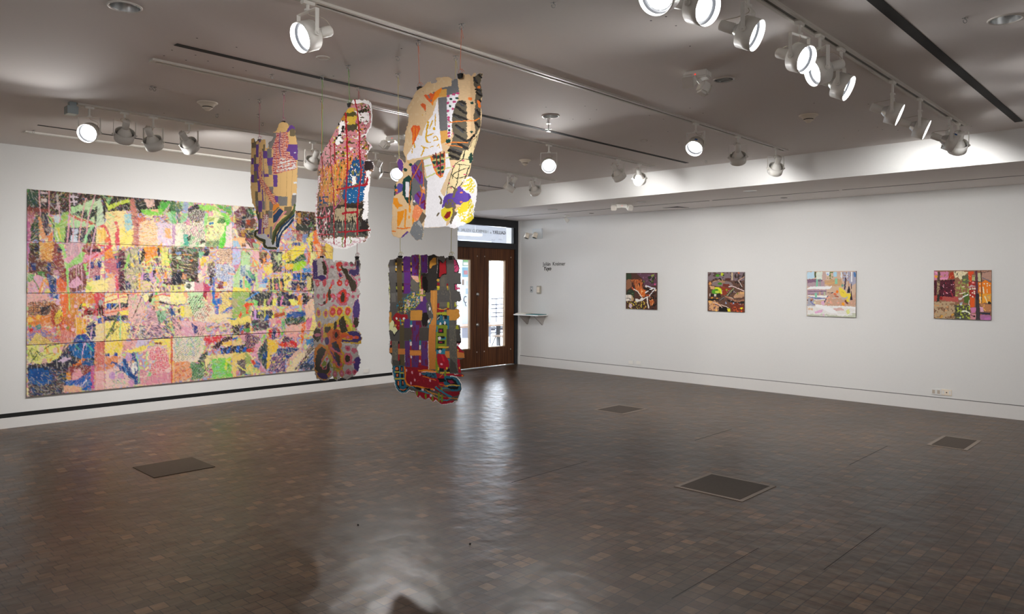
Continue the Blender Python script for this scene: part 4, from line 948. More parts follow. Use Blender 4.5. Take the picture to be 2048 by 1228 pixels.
ART_D = """
F 775 130 6.463
M 6 378 335 470 285 530 225 560 215 580 245 640 230 655 210 625 185 645 155 690 165 760 150 800 155 840 195 885 170 890 140 920 110 965 100 1000 120 1040 75 1060 90 1055 120 1090 85 1150 80 1140 140 1110 200 1125 260 1138 380 1105 480 1120 620 1100 780 1070 920 1040 1040 1015 1130 990 1228 240 1228 200 1120 225 950 230 850 260 770 280 650 240 600 260 545 330 440
M 0 240 1180 1010 1100 1015 1228 250 1230
F 775 300 6.463
M 6 240 130 215 180 195 130 160 105 130 115 125 180 150 260 200 330 130 400 95 460 85 600 65 700 60 900 55 1040 70 1100 150 1145 220 1120 290 1060 330 1120 380 1170 450 1160 465 1100 468 1010 600 1005 760 990 870 1015 940 970 1010 910 1040 880 1055 760 1080 640 1085 460 1060 370 1000 330 965 340 990 220 985 130 1010 0 230 0
M 0 230 -5 1015 -5 990 220 965 345 800 800 470 1000 470 400 220 420
F 775 130 6.463
B dcbc92
N e0c49c .4 30 200 60 900 60 900 1228 200 1228
P 6e6e70 4 830 195 885 172 900 330 885 370 780 392 700 300 830 270
P 6e6e70 3 672 430 775 410 785 850 690 860
P d8a254 3 665 330 775 308 772 410 668 420 ; P d8a254 3 690 855 785 845 785 940 755 1000 700 1020
P eceaf0 4 775 400 900 370 880 470 850 640 840 760 820 950 785 930
D c04a7c 16 790 405 850 380 888 362 790 490 858 475 790 595 797 680 797 710 800 790 852 780 798 880 852 885 800 920 845 565
D 1c443c 15 824 440 882 425 812 530 800 740 805 845 ; E 1c443c 30 30 790 985
P e4602e 5 488 400 510 385 540 395 575 358 600 375 700 300 720 310 690 370 640 430 600 510 560 480
P f08a28 4 640 340 705 300 715 315 670 420 620 470 605 540 580 520 610 430 ; D 8a8078 12 610 360 560 425 582 465 550 400
P d9602e 5 438 512 470 495 510 510 520 570 510 600 480 560
P eceaf0 4 665 425 680 700 700 1000 715 1110 640 1145 480 1180 250 1228 245 1170 320 1060 400 900 455 920 500 780 620 600
P dcbc92 4 560 480 630 560 600 650 520 760 480 850 450 910 420 870 380 800 480 700
P e4602e 5 308 815 345 780 430 790 440 820 400 900 350 1010 318 1040 325 920 ; S f08a28 18 6 350 810 345 900 330 1000 ; S f08a28 14 6 390 820 380 930
S d8a81c 22 6 545 740 520 860 505 960 530 1000 ; S d8a81c 14 5 600 725 560 820 ; S d8a81c 12 5 640 640 632 790 ; S d8a81c 16 5 520 920 605 885 ; S d8a81c 12 5 520 1000 570 1005
D d8a81c 18 616 828 ; S d8a81c 13 6 600 940 640 920 660 970 610 980 ; S d8a81c 14 6 440 1040 480 1080 430 1170 ; S d8a81c 12 5 460 1060 530 1080 ; S d8a81c 10 5 560 1065 600 1050 ; S d8a81c 12 6 645 1050 670 1020 680 1070
S d8a81c 16 6 345 1020 350 1065 ; S d8a81c 12 6 320 1080 312 1140 ; D d8a81c 6 400 955 470 650
P 61594a 5 1020 170 1050 120 1090 90 1148 85 1110 210 1125 260 1138 380 1110 420 1100 780 1060 860 1000 920 960 1060 900 1228 800 1228 790 1110 830 1000 850 900 830 780 840 640 880 470 920 440 950 450 960 600 1010 640 1030 480 1040 420 1060 290 1025 230
P dcbc92 5 890 160 930 120 1000 125 1020 170 1030 240 1055 300 1030 380 1030 440 1045 480 1015 640 1030 770 1040 840 990 930 960 970 950 800 955 600 950 440 900 430 900 300
S 24201e 26 6 1030 140 1075 210 ; S 24201e 26 6 1090 95 1130 140 ; S 24201e 26 6 1060 330 1120 380 ; S 24201e 24 6 1050 290 1110 310
S 24201e 24 6 1100 430 1110 460 ; S 24201e 28 6 1060 560 1095 620 ; S 24201e 28 6 1040 730 1080 780 ; S 24201e 26 6 970 960 1020 890 
S 24201e 28 6 905 460 945 490 ; S 24201e 28 6 880 540 945 610 ; S 24201e 28 6 860 640 950 690 ; S 24201e 28 6 870 780 930 830 ; S 24201e 28 6 870 900 950 970 ; S 24201e 30 6 890 1010 960 1070 ; S 24201e 34 6 800 1100 920 1150 ; S 24201e 30 6 810 1170 900 1210
S 3f4046 14 6 1040 150 1070 190 ; S 3f4046 14 6 890 480 930 520 ; S 3f4046 14 6 850 660 930 710 ; S 3f4046 16 6 830 1080 930 1120 ; S 3f4046 14 6 1090 300 1125 360 ; S 3f4046 14 6 880 800 930 860 ; S 3f4046 14 6 1040 560 1080 640
P ee7c32 5 1060 430 1095 440 1112 490 1105 540 1075 520 ; D ee7c32 20 1095 265 985 415
S e8812c 12 5 800 745 880 730 960 705 1030 700 1090 665 ; S e8812c 12 5 755 1025 840 1000 960 990 ; S e8812c 11 5 790 1040 870 1040 920 1060
D 1c443c 18 998 470 990 850 ; D c04a7c 12 998 1030 ; D 24201e 4 475 350 512 605 515 635
P dcc89a 4 1080 800 1070 920 1030 1040 1010 1130 990 1228 900 1228 950 1130 990 1000 1040 900
S 24201e 6 5 1075 880 1000 960 960 1100 1010 1150 1000 1228 ; S 24201e 6 5 1060 900 1030 1050 ; S 24201e 6 5 920 1228 960 1130 1010 1180 ; E 1c443c 20 24 985 1180 ; D ede6e0 8 800 740
F 775 300 6.463
P eceaee 2 470 1005 760 990 800 700 830 240 790 90 560 120 440 130 480 220 500 500
P e8e6ea 2 460 130 780 30 830 240 760 360 500 400
S c9cc80 16 4 465 110 560 95 ; S c9cc80 16 4 470 210 560 190 ; S c9cc80 17 4 470 360 610 300 ; S c9cc80 12 4 760 40 800 32 ; S c9cc80 13 4 765 105 810 95 ; S c9cc80 13 4 745 240 830 225
P e8812c 4 550 85 580 80 750 30 750 220 720 340 680 365 630 320 590 240
P a8a060 3 580 80 740 40 740 220 710 320 690 340 650 310 600 210
S c8406c 17 4 600 225 735 180 ; S c8406c 13 4 660 320 720 300 ; E 1c443c 26 24 605 85 660 90 716 70 602 160 656 168 712 145 ; E 1c443c 20 22 660 235 708 230 716 280 665 290 ; S c8cc8a 11 4 580 140 740 110 ; S c8cc8a 10 4 640 270 730 260
S 7a1c26 15 3 628 40 640 200 ; S 7a1c26 15 3 685 30 684 330 ; S 7a1c26 13 3 735 20 725 100 ; S 7a1c26 13 3 590 60 600 120
P dcc09a 4 820 240 720 450 685 530 700 570 745 600 775 480 830 330
P 6a6a6c 4 380 130 460 125 465 340 500 400 480 700 420 780 320 700 290 400 310 200
P 6a6a6c 2 300 400 420 430 410 560 330 640 290 560
E dcb070 40 100 255 230 ; P dcbc92 4 190 130 240 130 300 240 280 340 240 330
E 1c443c 22 22 290 190 225 255
P 6a3f92 5 300 200 345 175 440 300 445 430 400 440 300 320 ; S 7a1c3c 16 5 330 220 400 380 ; S 7a1c3c 16 5 420 280 400 400 ; S 7a1c3c 14 5 305 300 340 350 ; S 7a1c3c 12 5 350 190 390 260
P 6a3f92 5 380 530 460 560 485 740 460 775 330 640 340 580 ; S 7a1c3c 20 5 370 560 420 640 ; S 7a1c3c 22 5 430 680 470 650 470 760
S c8702e 13 4 440 130 400 200 300 380 270 600 270 720 ; S c8702e 13 4 445 140 450 470 ; S c8702e 14 5 410 460 430 560 400 700
P e09050 5 440 490 470 500 470 570 420 540 ; D e4b49c 20 445 490
P 1c443c 5 200 370 260 320 300 360 300 640 280 710 245 680 190 600 185 450 ; P e4e2e8 3 222 410 268 410 270 610 228 610 ; S c8702e 11 4 288 400 270 560 270 720
P 6a3f92 6 125 180 150 110 190 140 205 230 180 280 150 250 ; P 5a4f9a 6 115 480 150 430 200 450 180 540 130 560
P 1c443c 6 85 480 115 430 120 560 90 600 ; D e8812c 18 120 520 ; D a04a70 16 120 560
P dcbc92 4 75 600 180 560 250 690 330 760 330 950 300 1060 160 1150 65 1090 60 900
P e8921e 5 80 620 130 620 140 680 200 720 150 740 130 770 115 740 80 700 ; P e8921e 5 130 795 215 780 210 860 180 940 150 990 130 980 ; S e8921e 26 5 232 780 235 990 ; S e8921e 22 5 280 720 285 800 ; S e8921e 24 5 330 800 335 960
S e07a2a 18 5 135 1010 190 1020 300 1005 ; S e07a2a 16 5 65 1050 110 1050 ; E e8921e 11 22 278 870 ; P dcbc92 4 245 830 265 830 262 990 240 990
S 5a3f8a 20 5 200 1125 270 1060
P e8885a 5 330 720 380 700 450 790 370 940 320 860 ; N f4a878 .3 12 330 720 380 700 450 790 370 940
P 6a5c4c 4 440 800 495 840 480 900 440 960 400 900 ; P 6a5c4c 4 310 700 340 690 340 740
P 74777a 5 340 940 400 900 450 970 468 1040 450 1160 380 1165 290 1070 ; N a8a08c .2 16 290 940 470 930 460 1160 ; P a4a4a4 3 400 910 450 970 435 1000 380 950 ; P e8e6ea 3 315 660 340 640 345 680
P dcc89a 3 870 150 985 140 985 220 940 400 900 540 770 590 770 480 840 260
P dcc89a 3 930 -5 1010 -5 985 140 890 180 ; E 1c443c 22 70 990 90
S 2a3020 8 4 870 170 840 270 800 420 780 500 770 580 ; S 2a3020 8 4 975 190 950 360 900 500 ; S 2a3020 7 4 905 180 900 300 885 440 850 560 ; S 2a3020 8 4 830 320 880 370 950 340 ; S 2a3020 9 4 950 230 850 310 840 370 ; S 2a3020 9 4 780 490 840 470 880 510 ; S 2a3020 8 4 940 0 930 110 870 175 980 190 ; S 2a3020 8 4 1000 20 980 110 905 110
D c04a6c 10 805 430 830 490 945 310 930 130 850 210 ; N c0503c .07 8 780 200 980 200 900 540 770 540
P eceaee 4 965 340 1000 330 1060 370 1085 460 1080 640 1055 760 1040 880 940 970 870 1015 760 990 800 960 980 600 920 520
E dcc830 58 100 1000 460 ; E dcc830 70 150 968 800 ; E dcc830 44 100 1000 720
H f0eee0 50 36 .38 4 930 370 1060 380 1060 560 940 520 ; H f0eee0 62 42 .36 4 1020 620 1050 700 1030 850 900 950 880 900
P eceaee 4 930 500 970 520 1060 580 1060 600 980 600
P 5a3f9a 6 905 460 960 540 1015 590 1010 620 920 700 760 720 700 750 710 700 740 600 800 560 860 550
P 6a5e48 7 790 640 850 640 880 700 870 800 900 790 850 900 830 960 810 940 840 860 800 760 740 770 750 690 ; N 5a3f9a .25 14 720 620 920 620 900 760 720 770
P dcc830 6 690 770 740 740 800 760 850 740 850 800 820 900 760 925 700 850
P 8c2020 5 730 860 780 800 830 790 820 860 780 890 740 880
S 6a5e48 22 6 670 600 700 640 690 690 ; S 6a5e48 20 5 640 850 662 810 ; S 6a5e48 28 6 880 510 855 600 ; D e08050 12 925 545 925 670
N 4a4438 .2 10 860 660 920 660 900 760 840 760 ; N 9a7a40 .1 8 760 930 900 980 880 1010 760 990
"""
ART_E = """
F 770 500 7.676
M 5 90 155 180 135 195 110 290 130 300 95 395 100 410 75 500 65 540 75 640 70 660 90 760 65 790 90 830 95 905 85 925 130 945 110 1055 100 1120 180 1150 290 1135 350 1165 350 1170 480 1185 520 1110 530 1140 560 1165 600 1090 620 1160 630 1185 760 1160 790 1080 800 1110 860 1080 900 1140 900 1165 1020 1100 1080 1100 1140 1160 1150 1170 1228 50 1228 45 1100 55 950 75 850 60 620 75 500 65 350 90 330 65 240
F 770 650 7.224
M 5 42 85 80 45 120 0 1060 0 1100 40 1095 150 1105 240 1060 310 1135 380 1140 480 1075 500 1075 600 1090 700 1130 720 1110 755 1020 740 1080 810 1100 880 1070 980 1040 1100 980 1130 900 1145 830 1160 780 1130 740 1090 690 1125 640 1060 590 1085 550 1075 500 1030 460 1060 430 990 350 960 300 985 230 995 170 950 135 880 130 790 105 700 105 600 85 540 90 450 55 400 50 270 60 200
F 770 500 7.676
B 5a5552
R 5c5a58 90 150 178 1060
R 5e2c7c 288 100 392 670 412 78 510 395 550 76 645 350
T 6e2040 .35 16 40 410 78 650 78 650 350 410 395 ; S 6e2040 12 5 292 350 295 650 ; S 6e2040 8 4 290 330 380 335 ; S 6e2040 8 4 290 520 380 522
R c8a03c 175 190 292 320 392 190 412 330 ; R 1e1c1c 175 150 200 195 175 235 200 280 262 200 292 240 392 230 412 275 175 320 200 360 262 320 292 360 392 330 412 365
R dcd8d0 178 245 200 275
R 565452 62 345 300 510 ; R 6a6864 100 540 250 700 ; R 1e1c1c 62 490 92 560 172 500 205 560 262 510 292 570 390 510 412 560 62 590 92 620 172 600 200 650 262 600 290 650
R 8c9230 62 570 92 600 172 560 205 605 262 560 292 610 390 560 405 590
R 5a4c34 198 140 272 950 ; R 565452 90 360 180 1060 ; R 6c6a66 100 660 170 800
R 52504e 272 670 382 800
P e8b0a0 4 400 395 500 400 520 490 480 500 420 440 ; S d8b03c 10 5 440 450 510 480
P 6a665e 4 390 500 420 440 500 510 510 620 450 640 400 600
P 322f2d 4 650 90 760 70 800 110 800 420 775 590 720 620 640 660 560 600 540 420 550 370 640 350
P cc9038 3 680 180 740 120 785 115 780 220 720 240 690 285 672 280
P 120d0c 5 560 420 610 400 640 480 640 600 610 670 570 590 ; S 8c1c24 16 6 550 400 545 560 560 600
S 1c1a1a 8 5 740 70 780 66 ; S e8e0dc 3 2 610 365 640 345 650 100 ; S e8e0dc 3 2 800 120 800 260 785 370
S a8a830 20 5 522 70 530 200 520 400 530 560 522 680 ; S e8e0b0 6 4 530 60 535 180 520 350 ; S 2a2420 6 4 520 90 522 300
P 565452 3 800 100 905 88 920 130 900 190 840 150 830 120
P 141010 4 820 130 900 200 945 120 950 370 860 390 830 440 790 440 ; P 9c1c26 4 838 170 880 205 900 200 938 150 938 355 860 375 838 420 818 410
P 605d58 4 830 440 900 380 950 380 950 610 820 610 ; P 6c665c 4 850 450 900 400 915 480 900 560 850 560
P c84c78 5 1062 140 1090 150 1125 230 1140 300 1120 340 1070 345 ; S 141010 8 4 1060 140 1100 160 1120 230 1150 300 1110 345 1065 340 ; S 141010 7 4 1065 240 1120 220 ; S 141010 6 4 1100 250 1070 300
P c84c78 5 1070 530 1110 530 1165 600 1075 610 ; D f4eef0 24 1130 560 ; S 141010 7 4 1065 525 1180 515 ; S 141010 9 4 1070 520 1078 610
R 5a5856 945 110 1062 1060 1062 345 1175 515 785 620 1180 795
S 7a7264 12 7 980 560 1010 800 1040 1060
T 8a8272 .2 5 30 790 620 950 620 950 700 790 700
D c8a03c 20 800 465 ; D d8c030 24 800 570 ; R 8c1c24 785 500 825 545 940 515 965 550 ; R c8a03c 940 550 965 590 ; R a8a830 780 590 820 615 950 585 965 615
R cc8c44 684 620 785 1228 ; S d89a4c 20 5 735 640 735 900
P 55504e 4 600 690 680 640 680 800 640 800 ; P 5a3478 4 540 800 600 700 640 800 640 1000 560 930 460 910
R e8b0a0 420 650 450 740 480 710 520 830 400 800 420 870 340 760 380 860 300 850 330 960 520 600 570 680 530 710 570 790
T 2e7c94 .45 8 30 300 700 400 640 520 640 540 800 460 900 200 960 170 850
T a8a830 .4 16 14 310 740 460 640 600 620 600 700 460 900 190 960
T d8c040 .25 12 16 310 740 460 640 500 850 300 990
T e4dcd4 .28 12 14 300 780 520 720 500 850 200 980
T 1c1c22 .25 12 14 170 830 520 700 400 960 180 980
S 2e7c94 6 3 350 710 350 990 ; S 2e7c94 6 3 400 640 400 980 ; S 2e7c94 6 3 455 640 450 900 ; S a8a830 16 4 330 890 420 880 ; S a8a830 16 5 480 680 600 700
P 9c1c26 5 110 1040 170 960 250 990 350 990 355 1080 300 1100 230 1120 250 1228 180 1228 150 1150
D d0607c 9 205 1165 270 1130 ; E e8e0dc 18 20 175 1050 295 1055 ; S a8a830 20 5 200 1080 330 1090 ; S 2e7c94 18 5 230 1050 250 1150 ; D c8a03c 16 155 1160 270 1140
R cc9040 395 925 570 1080 50 955 92 1130 948 915 1075 1080 ; P cc9040 3 1060 920 1135 895 1165 1015 1100 1080 1060 1080
P 5a5856 4 620 800 690 800 740 1040 640 1060 ; P 241c1c 5 580 960 620 940 660 1000 670 1090 640 1170 590 1170 565 1080 ; E e4e0e0 15 28 675 905 670 1095 ; S 2e7c94 14 5 720 1040 660 1200 ; S dcd8d0 4 2 650 850 660 830 720 980
R 5a3478 300 1060 390 1228 430 1085 545 1228 570 920 640 960 ; R 6e2040 480 1090 560 1200 ; R 2e7c94 395 1085 425 1150 ; R e8e0dc 395 1150 430 1190 ; R 9c1c26 430 1160 560 1228 680 1150 700 1228
R 6a665e 820 800 945 870 ; R 8c1c24 790 820 820 960 940 880 980 920 ; S e4b040 12 6 800 895 880 915 940 905 ; R a8a830 948 800 985 890 1070 800 1105 870 ; R 9c1c26 800 915 900 950
P a8a830 5 785 960 945 950 945 1010 800 1010 ; P 1c1c20 5 810 1000 870 990 880 1060 820 1080 ; S dcd8d0 8 4 800 1060 850 1010 870 1060
R 2e6c84 830 1010 985 1228 790 1080 860 1140 ; R 1c1c20 880 1000 950 1060 880 1130 950 1180 ; E dcd4d4 16 30 845 1140 915 1120 ; R 8e8878 885 1020 905 1080 ; R a8a830 820 1165 960 1228 ; R 8c1c24 830 1195 900 1228
R 605c56 985 1080 1070 1228 ; R 4e4c48 395 1180 430 1228 ; P e8ecb0 5 60 1130 100 1080 140 1110 110 1228 50 1228 ; S e8ecb0 8 4 72 240 66 330 80 660 66 880 ; D 1c1c20 12 145 1110 160 1200 ; P a8a830 5 1085 1170 1120 1150 1150 1228 1080 1228
F 770 650 7.224
P e6e6b4 5 50 60 100 50 130 20 180 70 130 140 100 90 ; P 565452 3 42 90 100 95 130 160 200 90 215 60 215 200 60 240 ; S 1c1c20 9 4 100 95 128 160 160 115 200 75
R 5a5038 212 0 284 600 ; R 4c4642 284 40 400 220 510 40 640 225 ; R 5a3472 405 0 510 620 300 230 375 600 545 225 640 600 ; T 6c2444 .4 14 50 405 0 640 0 640 600 300 600 ; R 6c2444 405 40 420 230 ; R 4c4642 510 40 640 225
P dcd0c8 4 370 240 400 240 405 300 380 300 ; R 2e7c94 368 210 390 240 512 225 535 300 ; R dcd0c8 515 290 535 350
R a02630 375 300 400 600 510 440 545 620 190 240 215 540 60 230 90 330
R 1c1c20 182 235 214 270 55 290 92 325 60 390 92 435 ; R 6a665c 92 230 186 590 ; T 8a826e .35 6 20 92 230 186 230 186 590 92 590 ; R 1c1c20 212 500 225 570
R cc8040 190 342 300 425 372 362 540 440 62 330 100 405 868 378 1140 475 ; S dc8c44 50 2 400 400 520 405
P 4e4c48 3 92 500 212 520 212 590 130 590 110 560
R c47c3c 640 0 735 640 ; R c07a38 650 380 750 640 ; S e8e0d8 6 3 636 235 640 420 650 640 ; S e8e0d8 5 3 296 430 296 540
R 7c8c28 740 0 890 345 740 480 780 690 ; R 2e7c94 740 20 760 100 800 170 880 210 750 345 870 420 895 490 930 530
R 1c1c20 770 50 845 118 765 160 860 192 765 225 865 272 752 335 830 360 ; R a02640 785 65 825 100 785 240 830 258 ; E dcd0d4 20 26 790 190 800 380 ; R d8a83c 780 310 920 330 ; D d0909c 14 905 258
P a4142a 5 765 420 860 420 915 520 925 600 870 660 790 610 760 540 ; D e8a0b0 17 818 565 ; S c82434 20 6 830 440 850 520 ; R 1c1c20 790 625 850 670 890 630 930 680 ; R d8b03c 800 680 930 700 770 610 790 650 880 610 900 640
R 4c4a46 890 60 925 280 1025 60 1095 240 ; P 5e5c56 3 925 -5 1025 -5 1035 400 1045 600 1040 690 935 690 930 500 925 300 ; T 7a7464 .35 5 16 930 0 1025 0 1040 690 930 690 ; P 46443f 3 940 480 1010 560 1040 690 930 690 ; P 4c4a46 3 1040 500 1075 500 1060 600 1045 570
R 1c1014 1035 235 1105 262 ; P a4142a 6 1035 260 1100 265 1060 310 1100 360 1135 380 1135 400 1040 385 ; P a4142a 6 1040 480 1075 500 1075 620 1085 690 1040 690 ; R d8a83c 1040 350 1060 380 1055 610 1072 640 ; E f0e0ea 14 20 1050 285 ; S d06080 6 4 1060 300 1100 355
P 8c1626 5 290 600 500 610 545 640 640 700 740 770 790 840 770 900 700 930 560 905 380 880 320 850 280 750 280 600
P 8c1626 4 500 570 640 600 640 650 500 640
N a82030 .25 20 300 620 500 610 740 780 700 920 330 850
E d89aa8 13 22 315 655 402 685 520 710 438 795 662 800 375 840 715 930 ; E dcc8cc 14 22 525 522 395 460
P a4142a 6 690 700 760 690 850 730 880 850 830 900 770 840
S e07c20 20 5 288 600 300 680 290 780 310 850 370 885 440 880 560 905 690 930 750 890 ; S e0a030 8 4 300 850 400 895 600 920
S e07c20 22 6 505 660 600 650 740 670 ; P e07c20 5 510 650 640 640 760 670 740 690 560 680 ; P 2e5c74 5 540 690 620 680 740 690 760 770 700 760 600 730 540 710 ; N 1c1c20 .3 16 560 690 740 700 750 760 600 740 ; S e8e0d8 6 4 540 680 620 672 740 680
S e07c20 10 5 560 740 640 760 740 800
P 26647c 4 120 590 275 590 285 780 300 890 350 890 320 950 240 985 190 960 140 880 120 700
P 141418 4 150 600 205 600 208 690 150 680 ; R 141418 155 690 205 755 228 595 262 670 232 700 262 770 165 800 205 880 235 790 270 880 ; E e07a4c 24 24 172 632 ; R e07a4c 165 705 190 745 180 810 202 870 238 610 250 660 250 810 262 860 ; R b8b040 140 670 208 688 215 682 275 700 140 765 215 790 215 765 280 785
S 141418 26 5 185 890 215 950 260 955 330 900 ; S e07a4c 13 5 215 930 260 940 300 925 ; S 3c8ca4 7 3 212 600 215 880 ; S 3c8ca4 7 3 130 600 135 800 170 890 230 970 300 960 345 895
S 3c8ca4 16 6 370 890 460 910 560 960 680 1010 780 1070 880 1090 950 1060 ; P 141418 5 400 885 520 905 540 940 480 940 ; R 141418 560 910 610 940 600 915 660 950
P a4142a 5 430 950 560 980 650 1000 740 1050 840 1100 1000 1090 960 1130 840 1150 780 1120 700 1110 640 1050 590 1070 540 1060 500 1020 460 1050 430 980 ; P 8c1626 5 690 910 780 880 860 960 1060 960 1060 1010 960 1040 860 1020 ; S d89030 11 5 620 960 720 990 840 1040 1040 1070 ; S d89030 9 5 540 900 640 960 760 1060
E 7c8c28 15 40 460 985 590 1030 690 1060 780 1010 820 940 ; E 7c8c28 14 60 780 1080 825 1060 870 700 ; D dcc8cc 16 550 935 670 1020 ; P a4142a 5 830 1040 900 1040 930 1070 850 1080
S 2e7c94 26 5 740 900 800 950 880 1000 950 1040 ; S 3c8ca4 12 4 830 920 900 910 920 920 1010 930 1070 920
P 26647c 5 850 740 950 735 1040 790 1080 860 1080 930 1060 950 960 960 900 900 850 850 ; P 141418 5 880 770 960 770 1020 820 1040 870 940 860 890 830 ; P 8c2440 4 900 800 960 800 1000 840 940 850 ; S d8b040 14 5 870 880 960 870 1060 880 ; P 141418 4 880 895 1050 890 1040 930 940 930 ; P 141418 5 760 770 860 770 880 820 800 830
S e07c20 9 5 790 850 850 870 900 890 ; P a4142a 5 860 700 1120 715 1125 740 1060 760 1000 730 900 735 ; D e88a2c 12 1105 735 ; S d0d0c8 9 4 990 710 1040 715 ; S e07c20 9 4 800 750 840 700
S ece6e6 13 5 105 640 110 700 135 820 150 900 180 960 240 990 300 980 350 945 430 965 ; S ece6e6 12 5 430 990 460 1055 500 1030 545 1075 590 1085 640 1055 690 1120 740 1085 790 1135 830 1155 960 1128 1040 1095 ; S ece6e6 14 5 940 740 1030 750 1090 850 1095 930 1070 1000 1045 1080 ; S ece6e6 6 5 66 200 55 400 95 450 100 540 
S c04058 6 4 440 1000 470 1045 505 1015 550 1060 590 1070 640 1040 690 1105 740 1070 790 1120 830 1140 960 1110
"""
ART_P1 = """
F 1245 540 13.95
B 4a2c22
P 2c3a22 8 105 95 240 95 250 260 105 260 ; P 8a5c40 10 110 270 230 250 260 460 110 570 ; P 5c3a4a 12 400 95 960 95 960 440 600 460 560 240 ; P 26301a 14 720 190 900 150 870 380 760 390 ; D 86983a 40 840 160 ; D 5a6a34 26 600 320 ; D 4e5c2a 34 830 320
N 7c5a70 .3 30 450 95 960 95 960 460 600 300 ; P b8602c 12 230 260 520 250 560 480 640 620 640 740 560 760 380 560 ; T 3c1c14 .4 16 90 230 260 540 250 640 740 540 760 300 480 ; T e09a5c .22 16 60 240 260 540 260 640 740 480 720 280 400
P c8601c 10 480 510 640 560 640 720 520 740 ; T f0b070 .35 20 60 480 510 640 560 640 720 500 740 ; P 263020 12 110 620 200 540 330 560 340 800 250 680 110 690 ; N 4c6a3c .3 30 110 560 330 560 330 760
P d8cfc2 5 95 690 240 690 280 740 270 850 100 870 ; S 3a2c24 14 4 100 790 200 790 ; S 6c5a54 10 4 150 700 150 780 ; R 3a2c24 195 800 230 830 ; P b89870 8 250 690 310 780 300 870 240 880
S d0562a 30 6 270 490 320 560 ; S dcd6cc 22 5 320 530 420 590 530 740 ; P dcd8d0 8 360 800 480 820 540 760 600 800 560 860 420 880 360 900 ; S dcd8d0 30 6 340 910 480 850 640 780 760 720
S ccd2dc 32 6 700 450 800 490 900 510 ; S dcdcdc 40 6 650 620 840 510 ; S dcdcdc 24 6 760 700 905 530 ; P c8602c 6 650 680 740 690 760 720 680 740 ; D e4c8b0 26 925 570 ; D d0c8c4 34 660 450 ; S dcd8d0 32 6 690 780 700 900 730 1060
E b05a28 62 130 815 880 ; T e09a5c .3 20 60 750 760 880 760 880 1000 750 1000 ; N 1c120e .4 34 560 460 960 600 960 1120 640 1120 720 760
N c8b040 .42 28 100 880 680 870 680 1110 100 1110 ; N 2c2414 .42 30 100 880 680 870 680 1110 100 1110 ; N 5a7c30 .2 28 400 870 650 870 650 1080 400 1080 ; E c8aeb8 40 60 225 1000 ; N c86a3c .2 22 600 900 700 900 700 1110 600 1110 ; D d04c80 24 900 400
"""
ART_P2 = """
F 1408 538 12.79
B 5c4034
P 74646a 14 100 90 1050 85 1050 300 560 300 300 240 100 320 ; N 4c3a34 .4 40 100 90 1050 90 1050 520 100 400 ; P 7c6c6c 12 200 340 360 280 700 340 760 420 480 460 200 420
P a07c5c 10 380 290 470 260 540 310 520 360 400 340 ; S c8a074 14 8 230 330 400 270 ; D c8884c 40 150 370 ; P c89c6c 12 140 430 250 440 280 480 240 530 160 500
P 4c2a20 12 540 240 700 230 680 300 540 300 ; P 86341c 12 420 440 700 500 560 660 440 670 ; P 6a2a1c 12 480 380 650 390 650 450 480 450
N 1c1614 .42 34 760 280 1040 200 1040 560 840 440 ; N 1c1614 .3 28 140 240 540 220 540 300 140 310 ; N 1c1614 .3 30 750 100 1040 90 1040 260 800 240
D 4c8c20 40 350 170 ; D b0b828 40 460 140 ; D 2c4c14 22 500 160 ; E 3c7c1c 56 28 410 375 ; P c0ac88 4 700 95 740 95 735 290 705 290 ; D c8602c 20 890 100
E a0b820 110 90 350 560 ; E 4c9420 80 70 280 580 ; S ccd420 40 8 290 480 380 490 430 570 430 620 ; E b8cc50 50 30 330 590 ; E 3c7820 30 20 330 530 ; S d4d8a0 12 5 460 540 460 640
P 24201e 6 160 640 260 640 300 700 170 700 ; R c8beb4 140 630 165 700 262 640 310 700 ; P 2c2420 8 320 620 430 620 440 730 330 720 ; D c8882c 26 200 740 340 760
S d0b8b4 22 6 640 450 720 440 830 480 1020 560 ; S c8c0b8 16 5 890 300 970 450 ; S c8a07c 14 6 900 280 1030 200 ; P b08868 10 860 600 1030 580 1040 700 940 740 760 740 760 680 ; P c89c68 8 930 580 1030 590 1020 650 920 640
S 86986c 22 6 600 670 760 500 ; S 241c18 26 6 640 690 780 540 ; S 3c3430 46 10 380 810 540 720 ; S 8c8c8c 12 6 400 800 530 720
S 1c1816 40 10 110 780 350 780 ; S 9c6c50 40 14 560 700 700 770 860 830 1020 800 ; S 1c1816 40 10 620 800 760 860 1020 860 ; S dcd0c8 12 6 640 720 740 750 ; N c8beb8 .2 18 560 700 900 820 860 860 560 780
P c8986c 12 110 830 260 810 420 900 430 1040 350 1080 140 1060 ; N 6c4c50 .4 34 110 790 400 800 420 1080 110 1080 ; D e0b060 34 320 1060 160 840 ; N b06a30 .25 28 110 800 400 860 400 1080
P 14100e 10 380 960 600 980 600 1100 380 1100 ; S dccabc 18 5 440 920 520 940 620 990 ; S dccabc 12 5 230 850 420 930 460 990 ; P 6c2c1c 12 640 880 860 860 1030 940 1030 1090 700 1080 ; N b8542c .3 34 640 860 1040 860 1040 1100 780 1100
N c0b8c4 .12 18 480 480 860 560 1000 960 560 900 ; D 8c9cb8 22 560 870 750 880 ; P d8cc30 6 590 1010 660 1010 680 1090 610 1090 ; P e4d420 4 920 990 1000 980 970 1040 940 1030 ; D d05020 24 850 1080 960 1090 ; D 6c7c20 20 860 630 ; D 8c9c2c 22 580 540
"""
